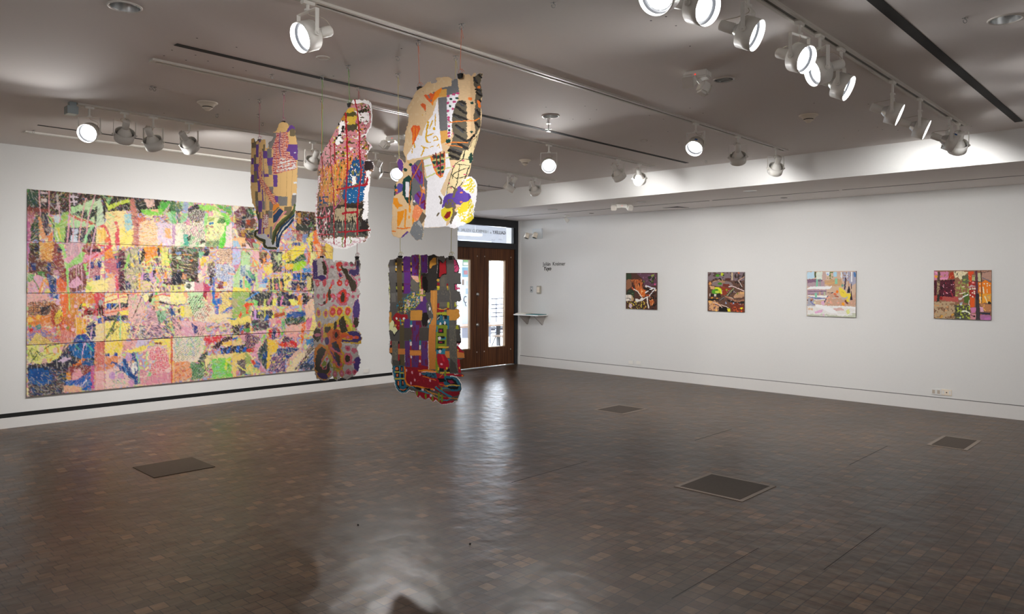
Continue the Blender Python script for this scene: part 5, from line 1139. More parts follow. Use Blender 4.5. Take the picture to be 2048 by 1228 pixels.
ART_P3 = """
F 1606 536 11.585
B d0b49c
P bcd8e8 10 100 90 270 90 270 240 100 250 ; P d8e0d4 8 310 90 450 90 440 270 310 260 ; R 4c5c38 270 90 305 220 ; P c4a8a0 8 450 90 530 90 530 400 450 400 ; P dce4ec 8 530 90 620 90 620 180 550 190 ; D 8ca0d8 18 570 150
N 5c7c40 .4 26 600 90 700 90 700 270 560 250 ; P a8d0e4 8 700 90 790 90 780 200 710 200 ; P c8a8a0 8 790 90 860 90 850 170 ; P dce4ec 6 870 90 920 90 900 250 870 200 ; P a8a8bc 14 920 90 1230 85 1225 360 1130 400 1040 300 920 300 ; R f0f0f4 1110 90 1140 320 1010 90 1030 290 ; S 4c7cb4 40 10 1190 100 1200 200 ; N a08478 .35 30 900 90 1110 90 1110 300 840 400
P 84647c 10 100 255 300 260 450 270 450 310 100 350 ; P b098a0 8 100 350 500 300 500 430 100 430 ; P c8a078 12 500 290 860 250 940 420 640 420 500 360 ; S d8ac70 16 8 520 370 820 330
R 8cc8a8 740 240 800 370 ; R 80c0a4 300 260 345 450 ; S 6ca090 14 6 400 250 400 460 ; R 6ca090 890 380 940 430
P f0f0f2 6 100 470 170 430 620 420 680 410 620 490 100 490 ; P b094a4 8 100 500 540 500 540 620 100 620 ; S 4c3c50 12 5 120 540 360 540 530 545 ; S 4c3c50 9 5 120 610 480 605 ; R c8a088 370 550 410 630 ; R b8c0a0 480 550 520 640
P f4f2f2 6 100 640 600 640 560 690 100 660 ; P 7c80a8 6 100 655 250 670 500 690 540 730 280 720 ; S e8ecf8 14 5 220 710 320 740 520 720 ; P 84c4a8 5 260 580 330 570 320 700 280 680
S 5c506c 26 6 490 790 580 650 680 570 ; S 4c3438 14 6 560 580 700 570 ; P c8a088 14 620 560 860 700 1110 700 1220 560 1220 880 500 880 560 740 ; N e4a890 .35 40 560 640 900 700 1200 780 1200 880 500 860 ; N c0b8b0 .25 34 600 620 1220 700 1220 880 560 860
P f07c24 6 750 560 790 500 820 550 800 590 ; P e0602c 6 700 590 750 580 800 620 720 620 ; S 9c3c24 16 6 740 640 820 670
P f0d448 6 830 450 880 460 980 540 1010 590 1110 590 1100 700 1080 740 940 680 880 650 850 580 ; S 84642c 7 3 900 550 950 580 ; P b0b0b8 6 880 720 1040 660 1030 700 900 730 ; P f0d448 6 950 770 1020 720 1090 770 1040 790 ; D ec9c28 36 930 830 ; S 6c4038 36 8 980 760 1030 820
S 4c4058 36 6 990 230 965 490 ; P 2c2438 5 1020 580 1050 430 1075 415 1100 580 ; P 2c2438 5 1090 740 1120 510 1150 740 ; S 3c3448 16 5 1120 370 1120 480 ; S c09078 20 6 1060 300 1060 420 
P a8a8b4 14 100 700 260 700 260 900 100 900 ; S 6c74b0 18 6 180 780 230 840 290 850 ; D b07c64 34 200 735 ; D 4c2c2c 16 105 745 195 760 ; P dcacc8 8 380 790 480 750 500 860 440 840 ; D d0a888 22 400 800 ; D e0dcb0 24 270 800
P e4e2de 10 100 880 700 870 1220 900 1225 1160 100 1140 ; P f4f2f0 8 280 840 400 850 600 890 780 1000 800 1060 600 1030 460 950 300 900 ; P e0b0d0 8 260 1010 460 960 440 1030 280 1050 ; D d8b898 28 150 950 210 950 ; P d8b4ac 12 700 940 880 920 960 980 760 990
S f6f4f2 30 8 720 900 900 890 1200 930 ; P c4c8b4 14 100 1080 500 1070 900 1110 1225 1040 1225 1165 100 1130 ; S f4f2ee 18 8 800 1080 1020 1090 1140 1080 ; S f4f2ee 16 8 330 1120 560 1120 ; S f4f2ee 20 8 1060 1040 1200 1020 ; P dce090 12 1000 980 1080 960 1080 1080 1020 1070 ; S e0b0d0 20 8 470 1070 480 1130
"""
ART_P4 = """
F 1860 536 10.96
B 8c6048
P c87c9c 14 90 80 400 80 400 240 240 260 90 270 ; N a07858 .4 30 230 110 400 110 400 220 230 220 ; D e09838 34 130 190 ; S c8903c 24 8 180 200 260 190 ; P e4a0c0 8 90 100 180 90 150 130 ; P d890b0 8 220 220 400 215 380 250 230 260
P 4c1224 10 90 280 280 270 540 250 550 620 380 680 90 600 ; T 2a0a14 .4 30 80 90 280 540 250 550 640 90 600 ; T 8c2438 .3 30 60 210 260 560 300 600 640 340 700 ; N dc8ca0 .13 20 270 280 540 260 540 600 280 600 ; D e8a8b8 10 295 415 300 375 470 370 510 360 470 490 300 570 385 560
P a83418 8 400 220 440 100 510 80 530 230 460 250 ; D e08a50 9 460 180 450 210 500 170 ; P 7c6850 6 170 80 220 80 210 400 170 700 150 800 150 500 150 300 ; S 4c3c30 50 8 200 100 190 300 ; S 2c2824 50 12 180 600 170 800 ; N a8906c .4 18 150 270 220 270 210 560 150 560
P a8443c 12 90 620 160 600 150 720 90 720 ; P b05048 14 220 620 500 640 620 620 620 740 420 740 260 700 ; D 8c1818 34 235 660 ; N c8648c .3 26 480 620 620 620 600 740 480 720
P b09878 14 90 740 540 740 540 1130 90 1110 ; N 8c6c50 .4 40 90 720 660 720 560 1130 90 1120 ; N c89464 .3 36 90 800 400 820 400 1130 90 1100 ; N 6c4834 .3 30 90 900 560 820 560 1130 90 1120 ; N c8943c .2 34 90 1000 540 1000 540 1130 90 1120
P dcd0ac 8 520 80 700 70 840 90 720 200 680 280 620 200 540 210 ; N 3c3428 .25 20 520 70 840 70 740 200 560 190 ; P 5c6048 14 700 180 840 150 840 340 720 350 ; N 8c9c48 .4 30 640 240 860 240 850 560 560 560 ; N b08060 .35 34 540 240 700 260 700 480 560 480
P 4c6424 14 720 560 860 520 860 780 740 740 ; N a8b060 .35 30 560 380 860 340 860 620 560 620 ; P dcd0b0 6 690 400 770 390 760 420 700 420 ; S e4dcc8 16 8 650 560 780 540 ; P c8bcb8 6 620 660 720 640 700 690 640 700 ; S dcdcd8 26 8 720 640 830 580 ; P 9ca0a8 10 650 760 720 740 700 880 660 860
P 4c4c3c 16 540 820 880 800 890 1140 540 1130 ; N a8b440 .42 30 600 800 880 760 890 1130 560 1130 ; N 2c3430 .3 34 540 860 700 860 700 1120 540 1120 ; S e0e4d0 30 10 700 950 800 950 890 1000 ; S e0dccc 12 4 860 710 850 790 870 820 ; D c8d4dc 18 660 1090 680 800
P d84818 8 840 80 960 70 960 120 910 150 920 300 850 260 ; D f0b088 8 880 190 880 290 850 160 ; R a82820 850 300 1000 440 860 480 1000 640 ; D e8908c 26 940 320 ; P b8a0a0 8 830 420 900 370 1010 400 880 430 ; D ecd0c0 18 940 450 985 450 880 460 930 540 975 560 885 600 935 630 970 520
P d85818 8 870 640 980 650 970 860 880 860 ; P c878a4 8 880 870 1010 870 1000 980 910 980 ; P c88890 8 880 990 1010 1000 1010 1150 890 1140 ; D 2c1414 20 970 1055 ; S 3c1c20 10 4 890 1020 960 1060
P b0b078 6 920 170 990 160 990 280 920 270 ; P bcb88c 6 1045 110 1110 110 1120 290 1050 290 ; P b08878 14 1130 70 1340 70 1340 280 1150 260 ; S 7c6c74 24 8 1160 220 1320 290
P f07c14 8 1060 310 1150 310 1220 260 1340 330 1340 560 1170 560 1060 540 ; D f8dcc0 15 1255 390 1255 340 1095 350 1190 340 1310 380 ; S f0e4c0 22 6 1165 420 1180 560 1220 660 ; S f0e4c0 12 5 1255 470 1255 540 ; S f0e4c0 14 5 1100 430 1100 520
P e89c2c 10 1080 560 1340 560 1340 760 1240 760 1080 780 ; P ecd8b0 6 1090 630 1130 640 1110 780 ; S ecdcb0 20 6 1200 620 1260 760 ; D e8b048 34 1300 640 ; S a89888 14 6 1250 640 1270 600 1330 590 ; S a89888 12 6 1250 660 1300 690 ; D 2c2420 34 1300 770
P b87c50 12 1100 790 1340 800 1340 960 1200 940 ; N e8b060 .3 30 1110 790 1340 800 1340 970 1180 940 ; P d0a0b8 8 1095 850 1160 860 1180 960 1100 960 ; P 2c2c40 6 1090 970 1330 980 1320 1030 1180 1020 1170 1090 1140 1080 1150 1010 1090 1000 ; P a86c98 10 1100 1030 1340 1040 1340 1165 1110 1155
P b870ac 8 1200 1090 1330 1080 1320 1150 1200 1150 ; P 5c3040 5 990 60 1040 60 1050 300 1050 560 1000 560 ; P 2c2430 5 1000 560 1070 560 1100 1155 1010 1150 ; P 3c3838 4 1020 700 1070 700 1080 1150 1030 1150 ; S 3c2c28 18 4 1115 60 1130 300 1135 560 1130 760 ; S 3c2c28 10 4 1110 100 1200 100 1290 70 ; S 3c2c28 9 4 920 190 985 180 ; S 3c2c28 9 4 920 290 1000 300 1100 300
"""
ART_M = """
F 40 370 5.583
B e0c0a4
P 2e2c26 10 70 40 893 110 893 330 70 330
N 6c3a30 .3 30 70 40 893 110 893 330 70 330
P 3c5a44 14 70 50 200 60 200 240 80 230 ; N 24424e .35 24 70 120 200 120 200 260 70 240 ; D 4a9a4a 20 85 60
P e0c8cc 5 230 75 305 80 305 105 230 102 ; P dcc8c0 5 230 150 300 155 298 190 232 188 ; S b8b0a8 30 10 410 120 420 180 ; S d0b8b8 34 14 430 200 410 260
S d8c8d0 20 6 570 130 635 135 ; S d8c8d0 20 6 565 190 625 190 ; S d8c8d0 18 6 590 110 600 220
P 8c4a40 12 70 240 320 270 320 310 160 300 70 340 ; P b06a70 14 70 290 160 300 150 420 110 480 80 620 70 620
P c06a98 16 70 330 110 420 115 620 90 700 110 780 70 920 ; N d890a8 .4 24 70 330 160 300 150 480 110 640
P 2c4a30 12 130 420 180 350 215 330 210 520 210 620 110 630 115 480 ; P 3a3a44 12 220 310 300 320 340 520 280 570 230 430
P e09a68 10 200 360 230 370 250 480 290 600 240 610 200 480 ; P e8843c 10 300 590 350 520 360 630 300 635
P 9ac860 12 300 320 380 420 440 420 460 320 540 300 520 500 480 640 390 640 360 480 ; P c8d4dc 8 380 340 440 340 420 430 380 420 ; S 5a5a80 12 6 380 400 370 520 375 630 ; P e8d860 6 400 470 430 480 460 620 440 600 ; S dce0c0 16 8 400 520 420 630
P b4dca0 10 560 250 680 220 830 150 893 170 893 450 800 470 760 560 740 650 700 650 720 540 780 450 700 430 560 460 560 300
P 34303a 10 500 470 840 470 880 640 490 640 ; P 34303a 8 580 320 640 290 740 260 760 390 600 330 ; P 2c2c2c 8 770 230 860 210 850 320 760 400 ; P b0d8a4 10 560 440 740 420 740 460 570 480 ; P c0dca8 10 640 250 860 160 893 170 893 260 650 290
P d0dce8 10 560 560 630 560 640 640 550 640 ; P c0c8d8 8 580 490 640 480 640 540 590 560 ; P a0d8a0 8 780 470 840 450 740 570 740 650 690 650 730 540 ; S 24242a 16 6 870 260 850 400 ; S c85040 26 10 550 330 650 380 740 410 830 440 ; P f0d890 10 860 500 893 490 893 640 850 620
P f8e0a0 6 840 640 893 640 893 730 870 720
P c8a0a8 10 500 640 730 650 680 900 520 960 510 700
P 4a382e 12 100 650 210 640 220 900 180 980 90 980 100 700 ; P 201c24 8 110 690 210 685 210 740 110 740 ; P e0a050 10 210 640 370 645 370 860 290 880 230 850 ; N e8c878 .35 24 210 640 370 645 370 860 230 860 ; H c07038 30 22 .25 4 215 640 370 645 370 860 240 870
P 8a4038 12 370 645 440 660 520 1000 530 1200 440 1200 420 960 360 870 ; P 6a4038 12 90 800 370 860 440 1000 280 1030 100 980 ; P 203c74 6 110 870 180 870 170 960 130 960 ; E 203c74 24 50 320 920 ; P c890a0 6 350 960 420 940 440 1000 390 1010
P 20264a 6 410 690 460 690 470 740 420 760 ; P 98d070 8 410 650 480 660 510 780 520 880 660 780 700 690 720 800 700 860 540 930 530 1200 510 1000 480 740 ; P e0a0b0 8 470 830 620 760 560 850 540 880 ; P d8a4b8 8 530 940 700 850 680 900 540 960
P e090a8 10 700 790 893 720 893 800 700 880 ; S e07850 18 6 700 890 893 760 ; P 9a4a44 12 710 660 850 660 893 740 760 790 700 750 ; P 2a2630 8 750 720 893 710 893 750 750 750
P 7a4038 12 540 960 700 880 720 900 740 1100 700 1180 540 1200 ; P d08a90 10 740 900 893 900 893 1020 760 1040 ; H 7c3c44 90 18 .4 4 540 900 893 820 893 1020 540 1100 ; P 24407c 6 780 860 820 870 820 930 785 930 ; P 24407c 6 865 850 893 850 893 930 870 920 ; P 24407c 5 830 1010 885 1010 885 1060 835 1060 ; D 90d860 20 720 900 730 940 745 990
P 6caa58 14 80 990 160 1000 110 1090 80 1080 ; P 4c8a40 12 200 960 280 980 260 1030 200 1010 ; P e0a8b8 10 80 1100 140 1050 200 990 250 1030 280 1050 220 1200 80 1205 ; S 5c8a48 14 5 140 1040 210 1170 ; S e8903c 24 6 215 1190 250 1080 300 1045 310 1120 ; P 284880 8 290 990 330 1000 410 1060 400 1200 330 1200 320 1100 290 1040 ; P 202030 8 330 1050 380 1060 390 1110 350 1110
P e06838 12 410 1060 450 1030 520 1100 530 1200 410 1200 ; P e0a8c0 8 540 1100 640 1020 700 1100 600 1150 540 1140 ; P f0e080 12 740 1080 893 1060 893 1200 720 1200 ; P b8d060 10 740 1110 800 1140 780 1180 730 1160 
S e0a8a8 15 4 212 60 215 200 225 330 ; S e0a0a0 14 4 322 70 320 200 322 330 ; S e0a0a8 14 4 555 95 550 300 540 420 520 640 ; S e0a8a8 16 4 735 150 690 330 670 480 650 640 655 740 ; S e0a8b0 15 4 835 120 800 230 750 400 735 540 ; S e0b0c0 16 4 850 430 810 620 780 800 760 1040 ; S d8b0b8 12 4 435 240 436 350 ; S e0b0b8 13 4 595 350 595 500 580 640 555 800 ; S e0b0b8 12 4 622 900 625 1200 ; S e0b0b8 12 4 680 900 690 1190 ; S e0b0b8 10 4 650 900 650 1000 ; S 24404a 10 5 290 320 340 410 380 470 ; S 98d070 20 6 520 900 530 1200
F 190 370 5.583
P 2e2c26 10 0 110 380 130 560 150 700 160 893 180 893 300 750 320 560 300 460 320 400 280 130 300 100 400 0 440
P c8dcb8 8 0 180 60 150 80 260 100 440 20 460 0 440 ; S 2c2c2c 20 6 10 250 0 430 ; P 34342c 8 150 220 220 130 240 180 200 240 ; P 7cb070 10 110 130 180 140 140 260 ; P c8d850 8 110 190 150 230 370 150 390 190 280 220 140 290
P f0dc9c 10 120 300 300 290 330 330 400 330 420 480 420 680 0 680 10 480 110 440 ; N 90d890 .4 26 120 300 290 330 240 440 130 440 ; N e8a060 .25 20 120 300 330 290 330 400 200 400 ; P f8e078 14 270 480 420 520 430 690 270 690 ; P 98c8d0 10 320 330 410 320 410 480 330 540 ; N f0d070 .3 18 320 420 410 420 400 560 320 560
P d85060 8 210 410 240 400 265 500 260 600 280 680 220 680 215 560 240 480 ; P c88070 10 390 150 430 150 460 300 500 450 490 680 400 680 420 520 430 440 400 360 ; N 904858 .35 20 400 280 520 300 500 680 400 680 ; P d06a50 10 470 360 560 360 560 400 480 460
P 28302a 10 440 140 560 150 570 250 460 290 ; P e8c0b0 10 540 160 660 165 660 240 580 250 ; P 58b048 12 700 250 730 190 820 180 850 240 800 290 700 260 ; P 88d050 10 510 290 560 270 740 270 800 300 720 340 560 340 ; P e8b890 8 600 280 700 270 700 310 ; S c0b0a0 26 10 770 330 830 220 
P f4d090 12 490 420 640 380 700 470 700 680 490 680 ; N f0a868 .4 30 490 400 840 380 840 680 490 680 ; N 5c4870 .35 20 480 330 850 360 850 480 600 440 ; P e0c8e0 10 690 420 860 430 880 680 700 680 ; N f0e8e8 .4 26 680 500 860 500 860 680 680 680 ; P c098b8 8 850 440 893 440 893 680 860 620 ; H e8d8d0 12 22 .3 6 480 400 850 400 850 660 480 660 ; P f0b070 10 780 480 850 490 850 600 770 590
S e04850 26 6 60 460 110 470 150 560 160 680 ; P f8c860 8 20 500 100 480 130 600 40 640 ; P e86840 8 110 600 150 560 160 640 100 650 ; P a8d8b0 8 800 300 893 310 893 440 840 430
P c06a78 12 100 800 330 720 330 1180 250 1190 220 1000 100 960 ; P e89038 10 100 700 180 700 200 820 100 830 ; S e04858 24 8 0 800 100 740 180 680 ; S e04858 18 6 30 670 170 690 ; P 34242c 12 250 720 330 740 330 1180 270 1190 ; N 7a3850 .4 24 250 720 350 740 340 1190 250 1190 ; P 203c78 6 230 870 280 860 280 920 240 930 ; P 3c6a78 6 210 800 250 790 240 850 ; P 243c7c 6 20 860 70 850 70 920 30 920 ; P 243c7c 5 0 1010 50 1010 50 1060 0 1060
P f4e090 10 0 1060 100 1060 190 1030 180 1100 130 1190 0 1190 ; D e86858 20 150 860 130 960 ; P e0505c 8 220 1020 240 1010 260 1150 230 1190 ; P e8c0a0 10 140 1060 210 1030 220 1190 140 1190
P b8b088 14 330 740 480 690 520 900 500 1180 330 1180 ; N 4c4454 .38 24 330 700 893 690 893 1190 330 1190 ; P 90c860 8 310 950 360 780 390 760 370 880 340 940 ; P 24304c 6 360 880 390 870 400 920 370 940 ; P e8c850 6 390 870 430 870 430 920 400 910 ; S 284c8c 14 5 480 750 500 880 ; P f4e8a0 6 500 800 540 760 540 850 510 890 ; P 2c3c60 8 330 1060 380 1080 390 1170 340 1170
P f49830 10 530 690 680 690 690 800 620 810 600 900 560 880 540 780 ; N c85c28 .3 20 560 700 680 700 680 800 560 800 ; P 1c1c20 6 530 700 560 760 540 850 500 860 ; S c8d870 18 6 560 880 640 820 700 790 ; P e8a838 6 680 700 740 640 770 800 730 760 ; P e8e078 8 740 700 820 700 830 900 740 900 ; N 90d050 .3 22 720 720 893 700 893 960 740 960 ; P 1c2430 5 690 700 720 700 720 780 700 800 ; P f0a030 6 850 690 893 690 893 760 860 760
S d8e890 9 3 510 910 700 920 893 940 ; S c8dc80 9 3 500 960 600 980 ; P 2c3864 8 520 1100 540 990 590 970 610 1070 580 1090 560 1060 ; P d090c0 8 510 1000 540 980 530 1080 510 1100 ; P e8a030 5 480 980 500 980 500 1190 480 1170 ; P c090d0 8 610 980 640 980 640 1080 610 1080 ; P 80d050 8 670 1040 700 1040 710 1090 680 1090 ; P e87c30 8 770 980 790 970 800 1040 770 1050 ; P e8a030 8 650 950 680 940 740 1060 720 1080 ; P 24202c 8 640 950 670 960 680 1000 650 1010 ; P d8c890 10 520 1060 620 1080 610 1190 510 1180 ; P 402030 8 750 1050 893 1040 893 1120 760 1110 ; D 3c6a9c 14 860 1016 440 1020 ; N e8b0c8 .3 22 350 980 893 980 893 1190 350 1190 ; N f0e070 .2 20 350 740 893 900 893 1190 350 1190 ; S 24202c 10 4 820 720 815 820 ; S 24202c 9 4 640 960 650 1010
F 340 390 6.14
P 50784c 10 0 80 160 90 160 200 60 220 0 220 ; P a8d090 10 100 90 280 90 280 130 160 160 ; P 98a8c8 8 160 90 220 90 225 180 190 210 150 180 ; P 5c7870 8 60 150 110 160 120 280 150 420 120 430 80 280 ; P 70c070 12 10 200 60 210 80 340 20 350 ; P 98d090 12 120 230 200 220 200 300 130 360
P 3a3434 12 200 200 300 110 430 150 420 220 390 340 300 330 210 280 ; H dcd4cc 70 20 .35 4 200 200 430 160 400 340 210 300 ; P 68b048 12 560 120 750 140 755 260 700 220 600 170 ; P a0e068 12 340 120 540 130 600 200 720 240 745 340 560 200 440 190 360 180
P f0e8d0 12 0 380 100 350 300 340 410 330 430 640 20 640 ; P c090b8 10 20 380 60 380 50 600 20 600 ; N 90d090 .45 30 120 420 430 420 430 640 120 640 ; H 4c4c4c 65 22 .25 4 130 340 420 330 420 600 180 640 ; N e0a0b0 .3 26 170 340 420 420 420 540 200 520 ; P e090a8 6 195 310 240 320 240 380 190 370 ; P 50b098 8 160 480 210 480 220 620 160 620 ; P 203c28 6 200 520 250 490 250 560 210 570
P e8f0a8 12 420 230 560 190 700 300 680 560 600 640 440 620 420 400 ; P a0e088 10 420 220 460 220 440 500 410 450 ; P e8a0b8 8 455 210 520 210 520 260 460 260 ; P a8b860 8 450 280 540 270 540 320 460 330 ; D 2c80b8 16 490 352 515 350 ; P 3c7c38 8 570 340 610 260 690 290 690 330 640 350 ; P 70d850 10 640 220 730 300 720 480 680 600 590 700 600 560 660 440 680 340 ; P 60d040 10 690 320 720 320 700 520 620 650 600 620 660 500
N b06868 .25 18 430 370 640 370 620 540 430 540 ; P 303028 6 340 580 400 540 430 580 380 600 ; P 88a878 10 430 560 600 560 590 640 430 640 ; H 2c3c2c 20 16 .22 3 430 540 600 540 600 640 430 640 ; P ecd8d4 8 690 380 755 340 755 640 660 640 ; P 6c4048 14 790 200 860 140 982 150 982 640 920 560 830 520 790 340 ; P 24343c 6 880 260 982 250 982 400 860 410 ; P c85030 8 920 310 982 300 982 350 920 350 ; P b08030 10 870 430 930 420 900 520 870 510 ; P e8e0c0 8 760 130 850 140 790 200 770 220
P f0b880 12 770 530 930 520 982 640 770 640 ; P 98c0d8 10 760 560 820 560 860 640 770 640 ; P 7c5038 6 870 600 920 590 920 640 880 640
P 4a4438 14 10 640 400 650 340 800 340 1080 20 1110 ; N 58906c .4 30 30 640 420 650 420 800 200 780 ; P 283038 10 400 660 480 660 470 740 420 740 ; P 88c8a0 10 350 690 400 700 390 770 350 770 ; S f0a850 7 3 20 725 260 740 ; S e8d8a0 7 3 130 850 260 855 ; S e0c890 6 3 130 880 280 915 ; S e0c890 6 3 0 910 140 915 ; P d0d8b0 8 70 750 130 750 130 800 70 790 ; P 88a870 6 80 840 100 850 100 920 80 900 ; P 8098c0 6 60 700 130 700 130 730 70 730
P 242838 10 30 960 150 950 150 1060 30 1100 ; P 1c1c1c 10 200 1040 280 970 330 1000 340 1080 270 1070 ; P d09060 10 150 960 200 970 190 1030 130 1030 ; D a0d870 16 145 925 240 1040 ; P e07840 6 230 800 280 790 260 830 ; P f0c840 8 380 770 430 750 440 800 400 870 370 870 ; P f0e0c0 8 340 1020 330 980 480 840 450 900 400 980 380 1050 ; P e8b0b8 8 400 880 450 880 420 960 380 1000 
P e0c8a0 8 480 800 560 740 550 800 500 820 ; P 605058 12 450 840 540 820 540 1000 460 1000 ; N e8e0d8 .2 14 450 840 540 820 540 1100 450 1100 ; P 181c24 8 480 980 530 980 530 1100 480 1110 ; P dca0a8 10 180 1080 410 1070 410 1190 300 1190 200 1150 ; P f0f0e0 6 180 1070 290 1070 290 1170 180 1170 ; E 404c40 34 32 222 1118 ; P e0e070 8 0 1110 170 1100 170 1185 0 1185 ; D 8c6a78 18 100 1140 ; P 3c4450 6 20 1120 40 1120 40 1170 20 1170 ; P c04068 10 400 1060 480 1130 480 1190 400 1190 ; P 3868c0 6 515 1010 540 1010 540 1228 512 1228
P e8c8a8 12 590 660 755 660 755 820 600 840 ; H 704840 30 18 .3 4 590 660 755 660 755 820 600 820 ; P 506a98 12 560 850 700 850 800 940 740 1020 560 1020 ; P 4878b8 8 600 1000 720 1000 720 1060 620 1060 ; H e4e4ea 90 17 .35 3 560 850 800 850 760 1170 680 1170 560 1000 ; H e4e4ea 0 17 .35 3 560 850 800 850 760 1170 680 1170 560 1000 ; P f0d060 6 610 900 640 890 640 930 620 930 ; P f0c060 6 640 1070 690 1060 690 1120 650 1120 ; P e8a890 6 700 950 800 970 790 990 700 970 ; P 7c2c34 8 600 1060 650 1060 640 1150 560 1150 
P b8c8e8 10 760 660 870 660 850 800 820 920 770 900 ; N e0a0d0 .35 20 760 660 870 660 830 900 770 880 ; P d08098 8 770 860 840 850 830 920 790 910 ; P b8dca0 10 880 680 982 720 982 1190 760 1190 770 1000 850 880 ; P 4870a0 8 860 870 920 870 910 1000 850 980 ; H e8ecec 90 16 .35 3 850 860 982 860 982 1180 850 1180 ; P 80d060 8 910 1040 982 1080 982 1140 920 1120 ; P e8a880 6 890 1000 910 1000 910 1180 890 1180 ; P 2c5ca0 6 850 1040 880 1050 880 1160 850 1140 ; P f0e060 8 760 1130 982 1150 982 1190 760 1190 ; P 2c5030 6 920 670 982 740 960 740 ; S 90c868 10 4 880 700 860 860 800 1000
F 490 410 6.825
P 44403a 12 0 20 120 30 120 600 0 600 ; P 3c7848 10 30 60 120 70 120 130 40 120 ; P 6c4438 10 0 180 120 180 150 240 150 320 0 330 ; P a84828 8 10 200 60 200 60 270 10 260 ; P c8a050 6 0 320 120 325 100 345 0 345 ; P 343430 10 10 370 100 340 110 440 10 440 ; P 984048 10 0 450 120 470 170 600 90 600 ; P 98b890 8 90 510 180 540 180 590 110 590 ; P ecc8c0 8 0 500 80 600 0 600 ; P 4080b0 6 220 580 270 585 270 605 225 605
P 50362a 12 690 80 940 100 960 350 900 350 690 330 ; P d09040 10 720 100 760 100 750 250 700 260 ; P 2c2c30 8 770 120 930 120 930 270 780 260 ; P c06030 6 800 110 880 115 880 200 810 210 ; P 3c78b8 8 820 120 870 120 860 200 820 190 ; P 3c443c 10 690 250 900 280 860 480 700 460 ; S 80b870 7 4 870 290 900 240 930 330 ; S 80b870 6 4 860 290 960 290
P a84048 10 630 340 750 350 720 400 640 410 ; P 5878b0 8 620 420 700 420 690 500 620 500 ; H e0b8a8 70 22 .35 4 600 360 860 360 840 520 600 520 ; P b05048 8 700 400 790 400 760 500 700 490 ; P 708cc0 8 780 400 850 390 830 520 770 500 ; P 2c4c90 8 640 510 750 510 740 560 640 560 ; N f0c858 .35 26 560 400 860 460 860 600 540 620
P f0e068 10 830 500 880 380 920 380 900 620 860 700 870 560 ; P f4782c 12 920 350 980 340 990 480 1060 620 1060 740 990 720 930 560 ; P f8c890 8 950 540 1010 560 1040 680 1000 700 ; P ece890 10 870 680 920 630 970 640 960 740 900 830 870 820 ; P e07038 8 850 650 890 640 880 780 840 820 ; P 3c2c20 8 890 500 920 500 920 670 900 640 ; P 9c6830 8 1040 560 1092 560 1092 700 1050 700
P f4e040 10 500 680 560 640 620 600 780 540 830 540 800 620 800 680 720 680 650 760 540 770 500 730 ; S 7c5030 6 3 570 650 600 690 610 750 ; H 7c5030 20 17 .35 2 565 640 625 640 630 770 590 770 ; P 2c5c3c 10 540 770 650 760 730 690 800 660 830 740 760 800 640 800 560 800 ; P a8d830 12 660 800 760 760 840 780 800 860 720 900 640 900 ; P f0c030 8 540 810 660 810 640 890 550 880 ; P 24344c 10 640 930 830 930 930 950 910 1030 700 1030 640 1010 ; P 3060b0 8 640 940 740 950 830 960 800 990 660 990 ; P 4090c8 6 770 860 900 860 900 920 800 920 ; S 3878c0 16 5 640 1010 800 1015 910 1000 ; S f0c840 14 4 755 840 757 1080 ; P f4e468 8 520 930 620 930 620 1020 560 1090 560 1170 520 1170 ; S 181c24 12 4 545 880 545 920 ; S 181c24 12 4 575 880 575 920 ; S 181c24 12 4 605 880 605 920 ; S 181c24 12 4 635 880 635 920
P e8b0b8 10 90 620 180 620 200 700 180 780 100 700 ; H 984040 90 16 .35 4 190 620 300 620 300 740 190 740 ; P 5c4034 10 190 650 300 640 290 780 200 800 ; P f09850 8 230 730 280 720 270 780 240 790 ; P 3c4444 10 330 620 500 640 490 900 370 920 ; P b8c090 8 380 640 440 700 470 850 400 740 ; P c8dc98 8 440 660 490 660 490 760 450 760 ; P f0d860 10 230 860 370 780 370 920 300 960 ; S f0a060 20 6 110 730 200 880 250 800 350 790 ; P d8a8c0 8 170 880 250 860 250 960 180 1050 160 1000 ; P f0e070 6 240 920 270 930 250 1020 220 1010 ; P 2878c0 8 210 1060 240 1010 300 1000 300 1060 ; P a8c8e0 8 180 1080 290 1070 280 1120 190 1130 ; P 305868 8 70 940 140 950 140 1040 80 1030 ; P 60a880 8 0 880 70 900 130 1010 60 990 ; P 284c98 8 0 940 60 1000 110 1090 70 1110 0 1000 ; P c0e098 8 120 880 160 940 180 1180 150 1180 ; P 80d880 8 0 1080 60 1080 60 1160 0 1170 ; P f8b860 6 0 1130 40 1130 40 1200 0 1190
P 343c48 10 320 1000 520 1000 520 1170 300 1160 ; P e8c060 8 330 960 480 940 480 970 330 985 ; S e8e070 14 5 450 930 460 1060 480 1170 ; S f0e060 14 5 370 1000 375 1160 ; S e8c858 14 5 325 1000 320 1160 ; P f08090 8 400 1080 430 1060 440 1150 410 1150 ; P e89860 8 470 1040 500 1040 500 1170 470 1160 ; P 202c58 10 620 1030 820 1060 800 1150 740 1170 620 1160 ; P d0a0a0 8 690 1130 740 1130 740 1170 690 1170 ; P f09840 8 700 1080 740 1100 740 1160 690 1170 ; P dccc78 10 830 980 930 960 930 1170 830 1170 ; P 2c2824 10 900 1000 940 980 940 1170 880 1170 ; N 2c3440 .25 20 380 950 930 950 930 1170 380 1170
F 40 580 5.583
